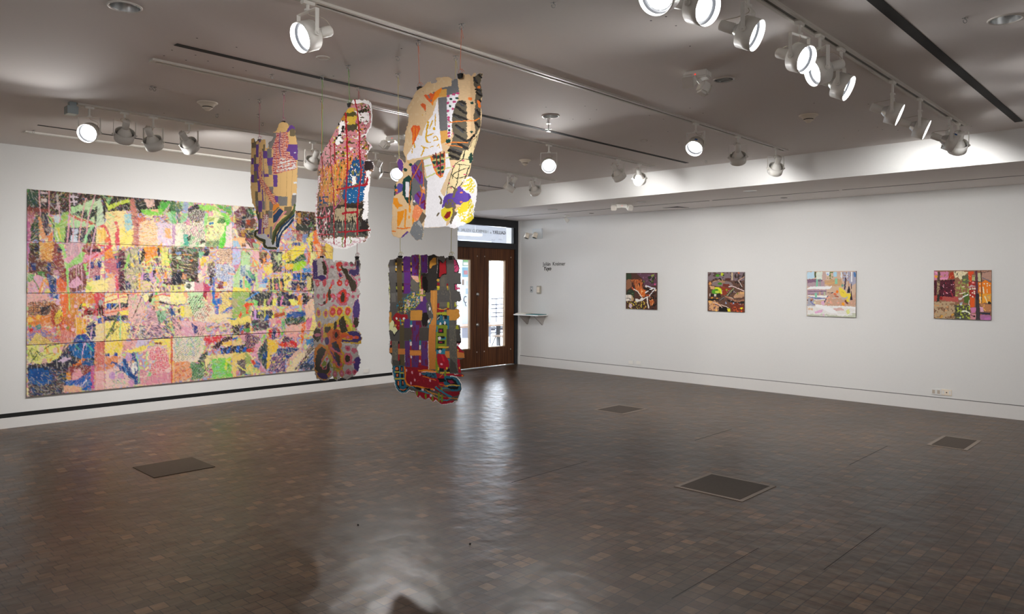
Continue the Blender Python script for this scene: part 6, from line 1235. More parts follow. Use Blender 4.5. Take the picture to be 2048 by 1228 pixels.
P e8b0a8 14 60 40 300 40 330 120 120 160 60 200 ; P c88858 14 80 140 460 130 400 380 300 400 90 300 ; H 4c4048 90 26 .3 4 90 140 300 100 300 280 90 280 ; H 4c4048 0 26 .25 4 90 140 300 100 300 280 90 280 ; P 3c3438 12 210 190 330 170 330 260 250 280 ; P e08030 14 60 300 330 280 330 380 200 420 90 400 ; D f0c050 30 110 330 200 300 ; P 385c98 8 325 36 415 40 420 100 340 90 ; P e0b0c8 6 400 100 440 110 435 170 400 160
P e87038 14 430 40 560 40 540 300 510 480 420 400 460 300 460 180 ; P a83c28 12 340 230 380 180 400 260 370 340 400 390 460 350 480 340 450 410 370 410 340 360 ; P f0d848 8 370 330 400 260 440 200 465 240 465 340 420 380 380 370 ; H 604820 60 20 .3 3 370 230 465 200 465 340 380 370 ; P 7c3c28 12 320 140 420 170 440 220 340 220 ; P d08838 14 550 40 880 30 880 130 640 200 600 500 530 480 500 300 ; P e8b030 12 620 300 740 320 730 480 640 500 600 400 ; N e06030 .3 22 430 40 880 40 700 500 430 500
P 203820 6 645 230 670 160 690 140 690 210 ; P f0e030 8 690 150 780 150 760 190 700 180 ; P 9c2028 10 660 300 720 230 770 190 880 210 880 290 780 280 ; P 401818 10 740 230 790 210 800 280 750 280 ; P a0a098 6 800 170 893 160 893 200 810 210 ; P e04050 14 820 30 893 30 893 170 830 160 ; P 1c2c60 10 730 400 780 370 830 320 840 480 810 560 740 490 ; P d8a0c0 8 790 310 840 290 830 350 ; P 2848a0 6 870 310 893 310 893 370 870 370 ; P e8c8a8 10 840 380 893 380 893 600 830 570
P 8878a8 14 90 420 200 400 340 480 450 560 430 600 300 580 190 520 100 580 ; N e8a050 .45 26 80 380 600 400 560 600 120 560 ; N d85860 .3 20 80 380 600 400 560 600 120 560 ; D d03030 26 115 450 ; D 3c9088 30 205 410 ; D 50a850 18 110 400 530 425 ; P e8c870 8 80 610 180 470 250 520 420 600 ; H 8c6c40 30 14 .2 3 80 610 180 470 420 600 ; P e09080 12 460 440 620 480 560 590 440 590 ; H a83840 90 12 .3 3 340 300 620 300 600 590 400 580
P e0e078 12 80 620 540 610 400 780 220 830 90 800 ; N 8c9a40 .35 24 80 620 300 640 260 800 80 780 ; N e09838 .4 28 280 620 560 600 460 780 300 800 ; S 2c3c3c 9 5 430 600 330 620 200 700 130 790 90 860 ; S 2c3c3c 6 4 100 660 140 750 180 680 230 740 300 720 360 700 ; S 2c3c3c 5 4 90 700 130 650 210 700 300 760 ; P e0a8a8 8 440 640 520 620 540 660 470 700
P 2c3448 14 540 610 830 590 830 860 700 850 400 900 90 900 90 850 300 820 420 760 ; P 1c3c88 10 580 590 620 510 700 490 740 500 800 570 830 580 830 600 ; P 1c68a8 10 540 620 640 590 830 600 830 760 700 780 560 720 ; P 284a90 10 640 500 720 500 730 580 620 580 ; N 1c2c40 .35 26 500 600 830 600 830 850 420 800
S d8a8b8 20 6 430 800 560 760 ; S d8b0d0 16 6 720 590 690 720 ; S d8a8c8 13 5 800 410 780 560 ; S 50a898 20 6 620 620 660 670 ; S 50a898 20 6 740 600 810 680 ; S 3c8c88 14 5 670 520 700 560 ; P d0b8d0 8 420 800 490 740 560 770 440 820
E e8c0b8 28 36 385 675 232 665 ; E e0b0a8 28 46 268 805 ; D e8b8c0 20 620 180 545 290 585 440 500 400 
P 34343c 14 80 830 540 800 500 1160 90 1190 ; P 1c60a8 14 90 890 260 870 360 960 340 1030 260 1070 100 1040 ; P 1c4c90 12 130 900 300 920 340 1000 140 1000 ; N 204c80 .4 24 90 860 560 860 480 1160 90 1190 ; N 9a9484 .3 12 90 1000 480 1000 480 1160 90 1190 ; N 80604c .2 20 340 900 500 900 480 1120 350 1100
P 8c3c3c 12 530 870 650 790 800 850 790 900 700 1000 560 1000 520 960 ; P e08030 10 600 830 690 760 750 760 700 810 590 860 ; P e09030 8 510 920 560 920 560 1000 510 990 ; P e8a0a8 12 590 900 660 870 700 960 650 1020 560 1000 ; H 2c2430 30 22 .3 4 520 850 800 830 780 900 600 860 ; P 1c5cb0 8 500 1010 640 1000 760 920 800 900 800 1110 760 1120 690 1120 660 1060 560 1070 510 1060 ; P e8b090 10 470 1060 640 1080 690 1130 480 1140 ; P c85890 8 780 840 825 835 820 1110 795 1110 ; P 1c5890 10 680 790 820 780 800 850 690 840 ; S d8d0e0 14 6 690 1060 740 1000
P d88868 14 830 600 893 590 893 1130 830 1120 ; N e8b898 .35 26 830 600 893 590 893 1130 830 1120
S e8b8a8 10 4 632 40 636 150 ; S e8b8a8 10 4 720 40 745 190 750 60 ; S e8c0a8 10 4 620 280 625 420 620 500 ; S e8c0b0 9 4 700 300 695 420 ; S e8c0b0 9 4 740 300 735 400 ; S a8d870 12 4 540 30 550 220 ; S e0b0b0 9 4 850 150 845 300
F 190 580 5.583
P d05058 14 0 30 100 30 100 280 0 290 ; P 3c2020 10 30 150 90 170 90 290 20 280 ; D a0a098 30 60 140 ; P 28489c 6 30 310 66 305 66 370 30 370 ; P 2c4c9c 6 90 300 120 300 110 355 92 355 ; P e8d090 12 0 380 105 370 105 560 0 560 ; P d8786c 12 0 570 105 570 100 1110 0 1120 ; N b85c40 .35 24 0 570 100 570 95 820 0 840 ; P ecb8b8 12 0 900 100 900 100 1110 0 1115
P f0dc98 12 110 40 360 40 370 150 110 180 ; P 1c2438 8 125 150 360 145 360 210 125 220 ; P 2c58b0 6 130 150 180 150 170 210 130 220 ; P 2c58b0 6 200 150 240 150 230 190 200 200 ; S c8c8b0 14 5 165 235 250 160 ; S a8b8d0 9 4 160 160 150 210 ; P e8a890 12 110 220 380 190 480 190 480 400 380 340 350 280 110 290 ; P f4e458 8 270 240 380 220 370 275 290 275 ; P 20283c 8 110 290 360 280 365 340 230 345 110 345 ; P 2c50a0 6 235 285 280 285 275 340 240 340 ; P f4e070 12 105 360 380 370 400 450 340 560 110 570 ; H 8c7840 90 34 .12 2 105 360 390 370 340 560 105 570 ; S 5c7040 22 7 260 250 200 400 120 530 ; S 5c5838 18 7 140 440 200 430 180 490 250 410
S e03840 10 3 100 145 200 110 300 80 500 60 ; S e06848 14 5 110 260 300 220 400 180 490 190 ; S e87048 14 5 120 80 200 50 500 35 ; S e84888 16 5 250 30 255 90 ; S f0b0b0 16 5 260 110 275 220 ; S a0dca0 15 4 280 280 275 500 270 740 ; P 28243c 8 360 40 400 50 360 170 350 170
P e8b8b0 14 370 60 500 60 560 200 480 420 380 330 ; N b0c890 .35 24 380 50 520 50 500 250 380 250 ; N a89098 .35 22 350 120 893 80 893 540 350 540 ; P c09098 10 600 220 660 220 760 500 540 500 ; N e8b8c0 .4 26 540 200 760 200 760 500 540 500 ; N 3c4068 .42 16 350 400 893 380 893 540 350 540 ; N 2c3048 .2 16 400 250 893 250 893 540 400 540 ; P 88b890 12 680 230 780 220 800 300 740 370 700 340 ; N 3c5c40 .35 16 680 220 860 220 860 400 700 380 ; S 5c2c2c 10 4 540 30 420 300 ; S f0c0a8 14 5 520 300 420 540 ; S f0c0a8 18 5 640 360 560 480
P f0e8a0 10 520 80 590 20 620 60 560 150 ; P 2c2824 8 600 60 640 40 620 140 590 130 ; P 20202a 6 640 180 670 190 660 230 640 220 ; P e8b078 10 640 160 700 150 720 230 660 200 ; P f0e8c8 10 700 60 860 70 870 130 720 130 ; P 3c3044 8 710 120 800 140 860 170 800 170 720 150 ; S e85c40 10 4 660 70 740 50 860 70 ; D 60d040 18 680 40 ; P d8e8b0 10 690 180 820 170 830 210 700 210 ; P 2c4c80 8 800 200 893 210 893 290 860 260
P f0c8b8 14 110 570 340 560 300 700 300 800 110 900 ; P f4d850 14 105 580 340 570 290 680 280 720 110 720 ; P f0c040 10 240 570 350 570 330 620 260 640 ; P e8a8a0 12 300 580 460 560 440 640 310 660 ; P d0c0d8 12 460 550 640 550 500 640 450 640 ; P f4dc60 10 300 690 560 620 720 540 850 550 860 640 840 860 800 880 810 760 760 640 640 580 520 690 400 700 ; P 284c8c 6 110 705 160 705 160 740 110 740 ; P 28489c 6 205 700 245 700 250 745 210 750 ; P 3880b8 6 110 765 140 765 140 785 110 785 ; S 2c2c38 7 4 390 610 410 590 ; P 7c2430 8 660 590 730 580 745 615 700 610
P e08850 14 110 750 280 740 180 900 110 900 ; P f0c8c0 14 110 900 400 800 560 920 860 820 893 1050 560 1060 110 1110 ; N a8d8a0 .28 24 200 900 500 860 500 1070 200 1080 ; N 4c5078 .18 16 200 900 500 860 480 1040 200 1060 ; P 184c94 7 145 830 180 800 230 810 310 860 300 770 330 760 380 860 410 900 440 980 460 1030 440 1040 370 970 330 930 260 870 200 820 ; P 184888 7 380 740 390 710 440 690 460 740 490 890 440 950 430 930 470 880 450 800 400 770 ; P 184888 7 360 900 500 980 500 1040 440 1060 ; P f0f0e8 8 400 830 450 790 470 880 420 940 400 880 ; N 284c8c .3 10 380 780 470 780 440 950 400 900 ; P 204c88 7 310 760 350 780 380 880 370 980 300 880 ; S 70a8d8 14 4 300 800 360 950 ; E c898c8 38 46 370 750 185 955 ; E d898c0 34 40 400 1035 285 955 ; E d88898 50 38 520 925 ; S 184888 14 5 230 920 280 900
S 90d890 32 8 580 1000 620 880 700 740 ; S 98d8a0 13 5 575 690 560 860 ; S 98d8a0 13 5 450 690 490 880 480 1040 ; P e05868 14 600 680 700 640 790 660 830 760 820 860 750 930 640 950 600 900 640 820 700 760 620 800 600 740 ; H f0c8c8 90 20 .25 3 590 640 830 640 820 900 740 940 600 920 ; H f0c8c8 0 20 .25 3 590 640 830 640 820 900 740 940 600 920 ; S f0c0b0 14 5 500 700 640 640 790 620 ; P e8a890 12 860 560 893 560 893 1040 860 1040 ; P e090a0 14 500 980 850 900 860 1040 500 1060 
F 340 580 6.14
P f4ec90 12 0 30 200 30 200 150 100 190 0 180 ; P f0a880 10 150 30 210 30 210 110 170 90 ; P c4e8b0 12 210 30 400 30 420 200 330 340 230 280 ; H 2c3c34 55 26 .3 4 220 80 400 60 420 260 300 340 230 240 ; S 3c3048 14 6 0 180 80 190 170 170 ; P e8d890 10 60 210 240 200 280 320 140 340 ; P 2c2c20 6 85 235 130 220 110 300 ; P f0e040 8 130 200 170 200 160 340 130 320 ; P 2c5c98 8 0 250 40 260 30 320 0 320
P ece0c8 12 280 300 420 180 520 200 560 280 480 400 300 380 ; N e09080 .35 24 380 100 560 200 560 400 300 400 ; H 6c5844 60 24 .25 4 260 200 520 200 420 380 260 340 ; P a82c3c 10 400 20 450 20 440 130 400 80 ; P e8a098 8 450 30 510 30 500 160 460 160 ; P 2c70c0 10 515 20 545 30 550 110 630 100 630 160 590 180 590 290 555 290 550 210 515 140 ; P d84030 8 550 30 610 25 590 80 550 100 ; P f4e080 12 610 40 755 30 755 180 660 240 600 290 600 200 640 150 ; H c08c60 90 20 .15 2 600 40 755 40 755 300 600 290 ; H c08c60 0 20 .15 2 600 40 755 40 755 300 600 290 ; S 2c6cc0 26 8 650 280 700 230 800 200 880 160 982 110 ; S 2870c0 26 8 730 100 860 140 960 110 ; P 2c70c0 8 800 200 880 130 900 180 
P f0d8a8 12 480 300 755 290 755 420 560 380 440 400 ; P e8b0b0 14 30 370 420 400 440 560 60 570 ; N 3c3858 .35 16 30 330 230 330 200 560 20 560 ; P d89cb0 12 130 440 300 470 300 560 130 560 ; N e8c0c8 .4 24 130 380 755 380 755 550 130 560 ; N 5c5880 .25 16 440 380 755 370 755 540 440 540 ; P 303c80 8 250 400 330 450 330 520 290 550 ; N f08050 .15 20 440 390 620 390 600 480 440 480 ; H 4c3c40 60 24 .25 4 300 420 420 460 400 560 300 560
P 98b860 12 755 30 982 20 982 400 755 410 ; P b8a880 12 755 110 830 110 820 200 760 230 ; P e8502c 10 890 200 930 150 982 150 982 180 940 200 960 290 930 300 930 220 ; P e85030 8 820 350 860 260 880 300 850 350 ; P f0d870 12 700 360 980 320 982 400 760 440 ; S 3c78c0 16 6 690 345 780 360 810 350 ; P 403838 12 760 440 850 430 840 540 770 540 ; P 40304c 10 880 450 930 400 970 400 970 460 ; P 4c70a8 8 850 470 900 410 900 450 850 530 ; P 5c9c3c 10 890 470 970 460 960 520 900 510 ; P d0605c 10 860 500 900 490 890 610 860 590 ; H 30282c 0 18 .25 3 755 430 982 400 982 560 755 560
P ecdcc4 14 30 580 420 560 400 760 330 860 240 900 40 900 ; N a0d890 .4 30 40 570 380 570 340 800 60 800 ; N 90a8d8 .25 18 40 570 420 570 330 820 40 780 ; H 687858 35 20 .2 4 40 570 420 570 330 820 40 900 ; P d83c48 12 420 570 640 560 610 640 540 640 440 680 420 640 ; P 3c2830 12 530 670 620 620 680 580 755 560 755 600 640 660 580 730 520 720 ; P f0c050 10 640 640 755 625 755 680 640 680 ; P 28304c 10 610 710 755 685 755 770 620 785 ; P 2c6cc8 8 620 740 650 720 640 790 620 780 ; P 2c6cc8 8 690 740 740 690 720 780 690 780 ; N c86878 .35 24 420 620 600 700 560 800 420 800 ; P 3c5048 12 390 780 460 740 460 800 420 860 420 930 370 940 340 870 
P 70a070 14 240 880 420 930 400 1080 240 1110 ; N b8e070 .35 26 380 860 520 800 520 1080 380 1090 ; H 303c30 50 26 .3 4 260 900 510 900 500 1080 260 1100 ; P e8a880 14 30 880 240 880 260 1080 40 1130 ; N f09040 .35 24 30 880 240 880 260 1080 40 1130 ; N d05858 .25 20 30 900 240 880 260 1100 40 1130 ; P e87058 8 0 560 30 560 30 1140 0 1140 ; P f0c060 8 20 880 40 880 40 1130 25 1130
P 78d850 12 510 850 740 830 755 1070 510 1090 ; P e0e830 10 670 850 740 840 720 970 660 980 ; N 98c8b0 .35 22 520 860 640 860 640 1040 520 1050 ; P 40a848 8 700 900 740 900 720 960 690 980 ; P f0dc98 12 430 810 640 790 755 780 755 830 510 850 430 960 ; P f0d070 12 755 780 982 770 982 840 820 860 800 1060 755 1060 ; P 403c48 12 810 860 930 840 960 960 940 1040 860 1050 820 940 ; H c8b0a0 90 16 .25 3 810 850 960 850 960 1050 830 1050 ; S e8e070 16 5 820 920 880 970 950 1010 ; P 2c68a8 8 880 1040 982 1000 982 1040 ; P f0b040 8 955 850 982 860 982 1000 950 980 ; P 2868c0 10 755 590 820 580 830 610 760 615 ; P 242c38 12 760 690 982 660 982 760 760 770 ; P 2c68c8 8 790 760 820 690 850 690 830 760 ; P 2c68c8 8 880 750 910 700 940 700 920 750 ; P e8c888 10 760 630 860 620 860 680 760 690 ; P c02c34 8 930 730 982 710 982 760 940 770 ; P d89ca8 10 860 560 982 540 982 640 870 640 ; P 403048 8 920 620 982 600 982 680 930 680
F 490 570 6.14
P 343c40 12 50 90 330 80 340 250 120 260 60 200 ; S 3888d0 22 7 0 200 80 140 160 90 ; P 88d070 12 20 220 100 180 150 210 140 260 80 260 ; P d8e070 8 220 170 255 170 245 340 230 400 220 300 ; P c080a0 8 260 240 300 150 340 90 350 100 300 240 ; P f0e860 8 330 180 380 160 375 260 330 260 ; P 28304c 12 380 90 520 90 560 250 400 260 ; P e080b8 8 420 260 440 150 460 130 460 180 440 260 ; P 2c2840 10 500 130 600 110 680 200 660 230 560 180 ; P f4f070 10 520 190 600 170 650 200 640 250 570 240 ; P f0a030 8 650 130 690 120 690 250 640 240 ; P 20242c 10 700 100 740 90 780 120 800 170 750 240 700 240 ; P e0a0a8 6 760 90 800 90 790 130 760 130 ; S 20242c 12 5 720 70 830 60 ; S 20242c 12 5 830 120 820 320 ; S 20242c 12 5 780 190 830 140 ; S e8e0dc 8 4 820 40 815 140 ; D 2c68c0 12 815 335 ; P f0c8a8 12 730 270 780 190 810 170 840 180 850 420 740 400
P e8502c 10 0 230 40 210 100 220 90 260 40 250 30 360 10 360 ; P f0e080 8 90 290 240 270 370 270 240 300 150 305 ; P e0b090 8 280 290 380 270 350 350 320 340 ; P 303c48 12 70 310 330 310 320 400 100 440 ; D d8d860 20 165 340 ; P d0a0d8 6 105 310 130 310 130 400 200 440 90 430 ; S e8e060 16 5 240 280 235 420 ; P e8e048 6 330 330 350 330 350 410 330 410 ; P b85030 8 350 350 480 330 480 380 400 400 350 400 ; P 50404c 12 60 430 280 430 280 540 100 560 ; N 389070 .3 22 60 430 280 430 280 540 100 560 ; P e0a0a0 10 290 420 420 410 440 480 300 480 ; P e87088 8 380 430 440 430 430 480 380 470 ; P 3868b0 6 220 440 250 380 280 350 270 430 ; P 68b070 8 440 420 480 410 480 540 440 540 ; S f0c860 16 5 40 470 60 520 80 590 ; P 3c3038 8 0 480 50 460 50 530 0 530 ; P 58a040 8 0 530 40 530 40 570 0 570
P 2458a0 10 490 370 560 330 720 310 740 370 680 400 490 400 ; P f0c0a0 10 490 300 560 290 600 320 500 350 ; P 28543c 12 490 400 730 390 720 460 490 470 ; P 502838 10 490 470 720 460 780 390 790 430 700 480 500 490 ; P f0b8a8 14 490 500 840 460 850 560 490 600 ; P f0702c 10 690 480 740 450 720 600 700 720 690 760 680 600 ; P e078a0 10 750 420 830 390 830 550 740 550 ; P f0e080 8 830 360 860 400 850 600 770 650 ; P e8b0c8 10 90 570 250 560 240 600 100 620 ; P d02c3c 10 280 560 340 520 340 640 300 660 ; P c83040 8 370 510 420 560 425 640 400 620 ; P 28386c 10 330 510 370 530 390 640 340 690 320 620 ; P f0a0b8 8 370 580 410 590 390 640 370 640 ; P 88d058 8 190 660 240 600 240 660 200 720 ; P 70d050 8 440 570 470 570 460 620 440 620
P 3c3850 14 0 600 130 620 180 660 100 780 0 780 ; H c88090 60 22 .3 4 0 590 180 620 130 760 0 780 ; P d04038 10 10 790 130 760 140 830 20 820 ; P e8a0b8 10 120 730 200 680 160 790 130 870 60 860 110 800 ; P 34484c 14 160 800 270 640 290 860 250 1060 150 950 ; P 244c88 10 200 850 280 800 260 900 210 900 ; P f0c838 10 270 660 390 690 400 800 320 860 300 960 250 1060 270 880 ; N f08030 .3 22 280 680 400 680 400 800 280 800 ; S d8a0c0 18 5 110 850 180 960 260 1080 ; P 2460a8 8 90 1000 130 940 180 960 170 1020 ; P e05030 8 60 900 120 940 100 990 60 930 ; P f0d870 10 0 980 60 960 180 1050 160 1090 0 1090 ; N 98d890 .35 24 0 960 180 1020 160 1100 0 1100 ; P 9cb060 10 0 830 60 870 80 980 0 960
P d82828 12 410 740 430 700 540 690 560 670 640 720 630 760 560 765 480 760 410 750 ; P f06030 8 410 720 460 710 460 760 410 755 ; P 4c2c4c 10 440 670 480 630 580 640 560 690 460 700 ; P f0a8a0 12 490 590 650 590 640 650 590 650 500 630 ; P 1c4478 12 400 780 660 765 660 810 480 850 360 860 ; P 8c5c80 14 320 880 480 830 480 1060 290 1070 ; N e8b8b8 .35 24 320 850 480 830 480 1060 290 1070 ; N e8d860 .25 22 340 860 490 860 480 1060 300 1070 ; H 284478 50 34 .4 5 300 860 490 830 490 1060 280 1070 ; P e8b8a8 10 490 900 560 850 680 770 700 740 690 800 600 900 500 970 ; P 244880 10 490 860 600 830 540 890 500 940 ; P ecd8a8 12 480 1060 600 900 720 800 740 840 660 950 580 1040 520 1070 ; P 402830 14 590 1050 720 900 740 800 850 640 850 760 760 900 680 1010 ; P 2c5c98 14 740 680 850 640 850 1000 700 1030 640 1040 760 900 850 780 ; P 4090c8 8 740 680 820 650 780 740 750 740 ; H d8c8b0 48 30 .25 5 620 800 850 700 850 1040 600 1050 ; P 2c3c50 12 640 1030 740 960 850 980 850 1040 700 1050
F 0 0 1
"""
# ------------------------------------------------------------------ the artworks
def build_sheet(name, art, to_world, m, solid=.002, parent=None, gain=1.0, mask=True, smooth=True):
    """mesh whose vertices are the paint samples; faces outside the cut outline are left out"""
    h, w = art.h, art.w
    V = to_world(art.X.ravel(), art.Y.ravel())
    if mask:
        ms = art.m; fm = ms[:-1, :-1] & ms[1:, :-1] & ms[:-1, 1:] & ms[1:, 1:]
    else: fm = np.ones((h-1, w-1), bool)
    idx = np.arange(h*w).reshape(h, w)
    f = np.stack([idx[:-1, :-1][fm], idx[1:, :-1][fm], idx[1:, 1:][fm], idx[:-1, 1:][fm]], 1)
    used = np.unique(f); remap = -np.ones(h*w, int); remap[used] = np.arange(len(used)); f = remap[f]
    V = V[used]; C = np.clip(art.c.reshape(-1, 3)[used]*gain, 0.002, .93)
    me = bpy.data.meshes.new(name); me.vertices.add(len(V)); me.vertices.foreach_set('co', V.astype(np.float32).ravel())
    me.loops.add(f.size); me.loops.foreach_set('vertex_index', f.astype(np.int32).ravel())
    me.polygons.add(len(f)); me.polygons.foreach_set('loop_start', np.arange(0, f.size, 4, dtype=np.int32)); me.polygons.foreach_set('loop_total', np.full(len(f), 4, np.int32))
    me.update(calc_edges=True)
    ca = me.color_attributes.new('paint', 'FLOAT_COLOR', 'POINT'); ca.data.foreach_set('color', np.concatenate([C, np.ones((len(C), 1))], 1).astype(np.float32).ravel())
    me.materials.append(M[m]); 
    if smooth: me.polygons.foreach_set('use_smooth', np.ones(len(f), bool))
    o = bpy.data.objects.new(name, me); col.objects.link(o)
    if parent: o.parent = parent
    if solid:
        s = o.modifiers.new('thickness', 'SOLIDIFY'); s.thickness = solid; s.offset = 0
    return o
Fn = np.array(Fw); Rn = np.array(Rt); Un = np.array(Up); On = np.array((0, 0, CAM_H))
def onto_plane(p0, n):
    p0 = np.array(p0); n = np.array(n)
    def f(u, v):
        d = Fn[None]+Rn[None]*((u-1024)/FPX)[:, None]+Un[None]*((VH-v)/FPX)[:, None]
        return On+d*(((p0-On) @ n)/(d @ n))[:, None]
    return f

# --- four small canvases on the right wall
def small_canvas(name, text, px, seed, label, gain=1.0):
    A_ = hit(px[0], px[1], 0, RW-.022); C_ = hit(px[2], px[3], 0, RW-.022)
    y0, y1, z1, z0 = A_.y, C_.y, A_.z, C_.z
    art = Art(px[0]-1, px[1]-2, px[2]+1, px[3]+3, 3, seed); art.run(text)
    # sample the art on a regular metric grid of the canvas face
    nx, nz = 260, 260
    ys = np.linspace(y0, y1, nx); zs = np.linspace(z1, z0, nz); YY, ZZ = np.meshgrid(ys, zs)
    P_ = np.stack([np.full(YY.size, RW-.022), YY.ravel(), ZZ.ravel()], 1)-On
    dep = P_ @ Fn; uu = 1024+FPX*(P_ @ Rn)/dep; vv = VH-FPX*(P_ @ Un)/dep
    ix = np.clip(((uu-art.x0)*art.ss).round().astype(int), 0, art.w-1); iy = np.clip(((vv-art.y0)*art.ss).round().astype(int), 0, art.h-1)
    class G: pass
    g = G(); g.h, g.w = nz, nx; g.X = YY; g.Y = ZZ; g.c = art.c[iy, ix].reshape(nz, nx, 3); g.m = None
    root = empty(name, (RW, (y0+y1)/2, z0)); tag(root, label, 'painting')
    kid(obj('stretcher', B((RW-.0215, y1, z0), (RW, y0, z1), .001), 'edge'), root)
    kid(build_sheet('painted_face', g, lambda a, b: np.stack([np.full(a.size, RW-.0225), a, b], 1), 'canvas', 0, None, gain, False, False), root)
small_canvas('small_painting', ART_P1, (1252, 546, 1313.5, 619.5), 3, 'small painting with rust orange trunk and white angular branches, nearest the doors', 1.25)
small_canvas('small_painting', ART_P2, (1415.5, 544.5, 1488.5, 624.5), 4, 'small painting of brown leaf litter with bright green round shapes', 1.25)
small_canvas('small_painting', ART_P3, (1614, 542.5, 1711.5, 635), 5, 'small pale painting with a yellow shape and white bands', 1.1)
small_canvas('small_painting', ART_P4, (1868, 541, 1982.5, 640.5), 6, 'small painting with dark red and orange trees, farthest right', 1.2)

# --- the large sheet drawing on the left wall
art = Art(50, 374, 668, 800, 1.6, 11); art.crayon = True
pal = np.array([lin(h)[:3] for h in ('e8b0a0', 'e8c868', 'b8d898', 'e0a070', 'a8b0d8', 'd88898', 'f0e0a0', 'c8c0b8', 'c87850', '7890b8')])
pi = ((art.noise(11)+.6*art.noise(5)+1.6)*3.1).astype(int) % 10
text_m = ART_M.replace('B e0c0a4', ''); art.c = pal[pi]; art.run(text_m)
art.run("F 0 0 1\nP f4c060 2 648 440 668 440 668 480 650 480\nP e0a040 2 640 428 668 428 668 452 640 450\nP 54402c 2 600 424 668 426 668 436 600 436\nP f0d060 2 650 480 668 478 668 540 648 540\nP 3c4458 2 640 540 668 540 668 740 640 742\nP 6a5a3c 3 640 640 668 600 668 660 640 700")
rs = np.random.RandomState(5)
# crayon tooth: streaks running several ways, gaps where the paper shows and darker over-drawing
def streak(an, L, W, off):
    c, s = math.cos(an), math.sin(an); u = (art.X*c+art.Y*s); v = (-art.X*s+art.Y*c)
    g = rs.uniform(-1, 1, (900, 900)); fx = (u+900)/L+off; fy = (v+900)/W+off
    ix = fx.astype(int); iy = fy.astype(int); tx = fx-ix; ty = fy-iy
    G_ = lambda a, b: g[b % 900, a % 900]
    return (G_(ix, iy)*(1-tx)+G_(ix+1, iy)*tx)*(1-ty)+(G_(ix, iy+1)*(1-tx)+G_(ix+1, iy+1)*tx)*ty
reg = art.noise(26)
st = np.where(reg > .15, streak(.9, 6, 1.5, 3), np.where(reg > -.2, streak(-.35, 7, 1.5, 7), streak(1.45, 6, 1.5, 11)))
big = (art.noise(14) > .1)
lum = art.c.mean(2, keepdims=True)
dark = (st < -.55)[..., None]; lite = (st > .45)[..., None]
art.c = np.where(dark, art.c*.72+np.array([.03, .03, .045])*.28, art.c)
B_ = art.c.copy(); B_[1:-1, 1:-1] = art.c[1:-1, 1:-1]*.4+.15*(art.c[:-2, 1:-1]+art.c[2:, 1:-1]+art.c[1:-1, :-2]+art.c[1:-1, 2:]); art.c = B_
art.c = np.where(lite, art.c*.70+np.array([.80, .72, .64])*.30, art.c)
hue = rs.uniform(.75, 1.3, (60, 80, 3)); hx = ((art.X-50)/8).astype(int) % 80; hy = ((art.Y-374)/8).astype(int) % 60
s2 = (streak(.3, 5, 1.6, 19) > .3)[..., None]
tint = np.array([[.80, .20, .12], [.10, .22, .55], [.85, .65, .10], [.15, .45, .2], [.75, .35, .5], [.85, .42, .12]])
tc = tint[((art.noise(7)+1)*3).astype(int) % 6]
art.c = np.where(s2 & big[..., None], art.c*.80+tc*.20, art.c)
MX0, MX1, MZ0, MZ1 = 2.09, hit(664, 600, 1, LW).x, .317, 2.583
rows = [2.583, 2.583-.566, 2.583-1.133, 2.583-1.70, .317]
colsx = [MX0]+[hit(u, 600, 1, LW).x for u in (208, 343, 463, 569)]+[MX1]
root = empty('sheet_drawing', (MX0, LW-.02, MZ0)); tag(root, 'huge multicoloured crayon drawing made of paper sheets on the left wall', 'drawing')
class G: pass
def mural_sheet(x0, x1, z1, z0, y):
    nx = max(20, int((x1-x0)/.0058)); nz = int((z1-z0)/.0050)
    XX, ZZ = np.meshgrid(np.linspace(x0, x1, nx), np.linspace(z1, z0, nz))
    P_ = np.stack([XX.ravel(), np.full(XX.size, LW), ZZ.ravel()], 1)-On
    dep = P_ @ Fn; uu = 1024+FPX*(P_ @ Rn)/dep; vv = VH-FPX*(P_ @ Un)/dep
    ix = np.clip(((uu-art.x0)*art.ss).round().astype(int), 0, art.w-1); iy = np.clip(((vv-art.y0)*art.ss).round().astype(int), 0, art.h-1)
    g = G(); g.h, g.w = nz, nx; g.X, g.Y = XX, ZZ; g.c = art.c[iy, ix].reshape(nz, nx, 3)
    k = (z0-MZ0)
    def tw(a, b):
        t = (b-z0)/(z1-z0)     # each sheet lifts a little towards its lower edge
        return np.stack([a, y-.010*(1-t)**2, b], 1)
    return build_sheet('paper_sheet', g, tw, 'paper', .0008, None, 1.0, False, True)
for r in range(4):
    for c in range(5):
        kid(mural_sheet(colsx[c]+(.0008 if c else 0), colsx[c+1], rows[r], rows[r+1]+.001, LW-.012-.0015*((r+c) % 2)), root)
kid(obj('backing_board', B((MX0+.004, LW-.009, MZ0+.004), (MX1-.004, LW-.0005, MZ1-.004)), 'edge'), root)

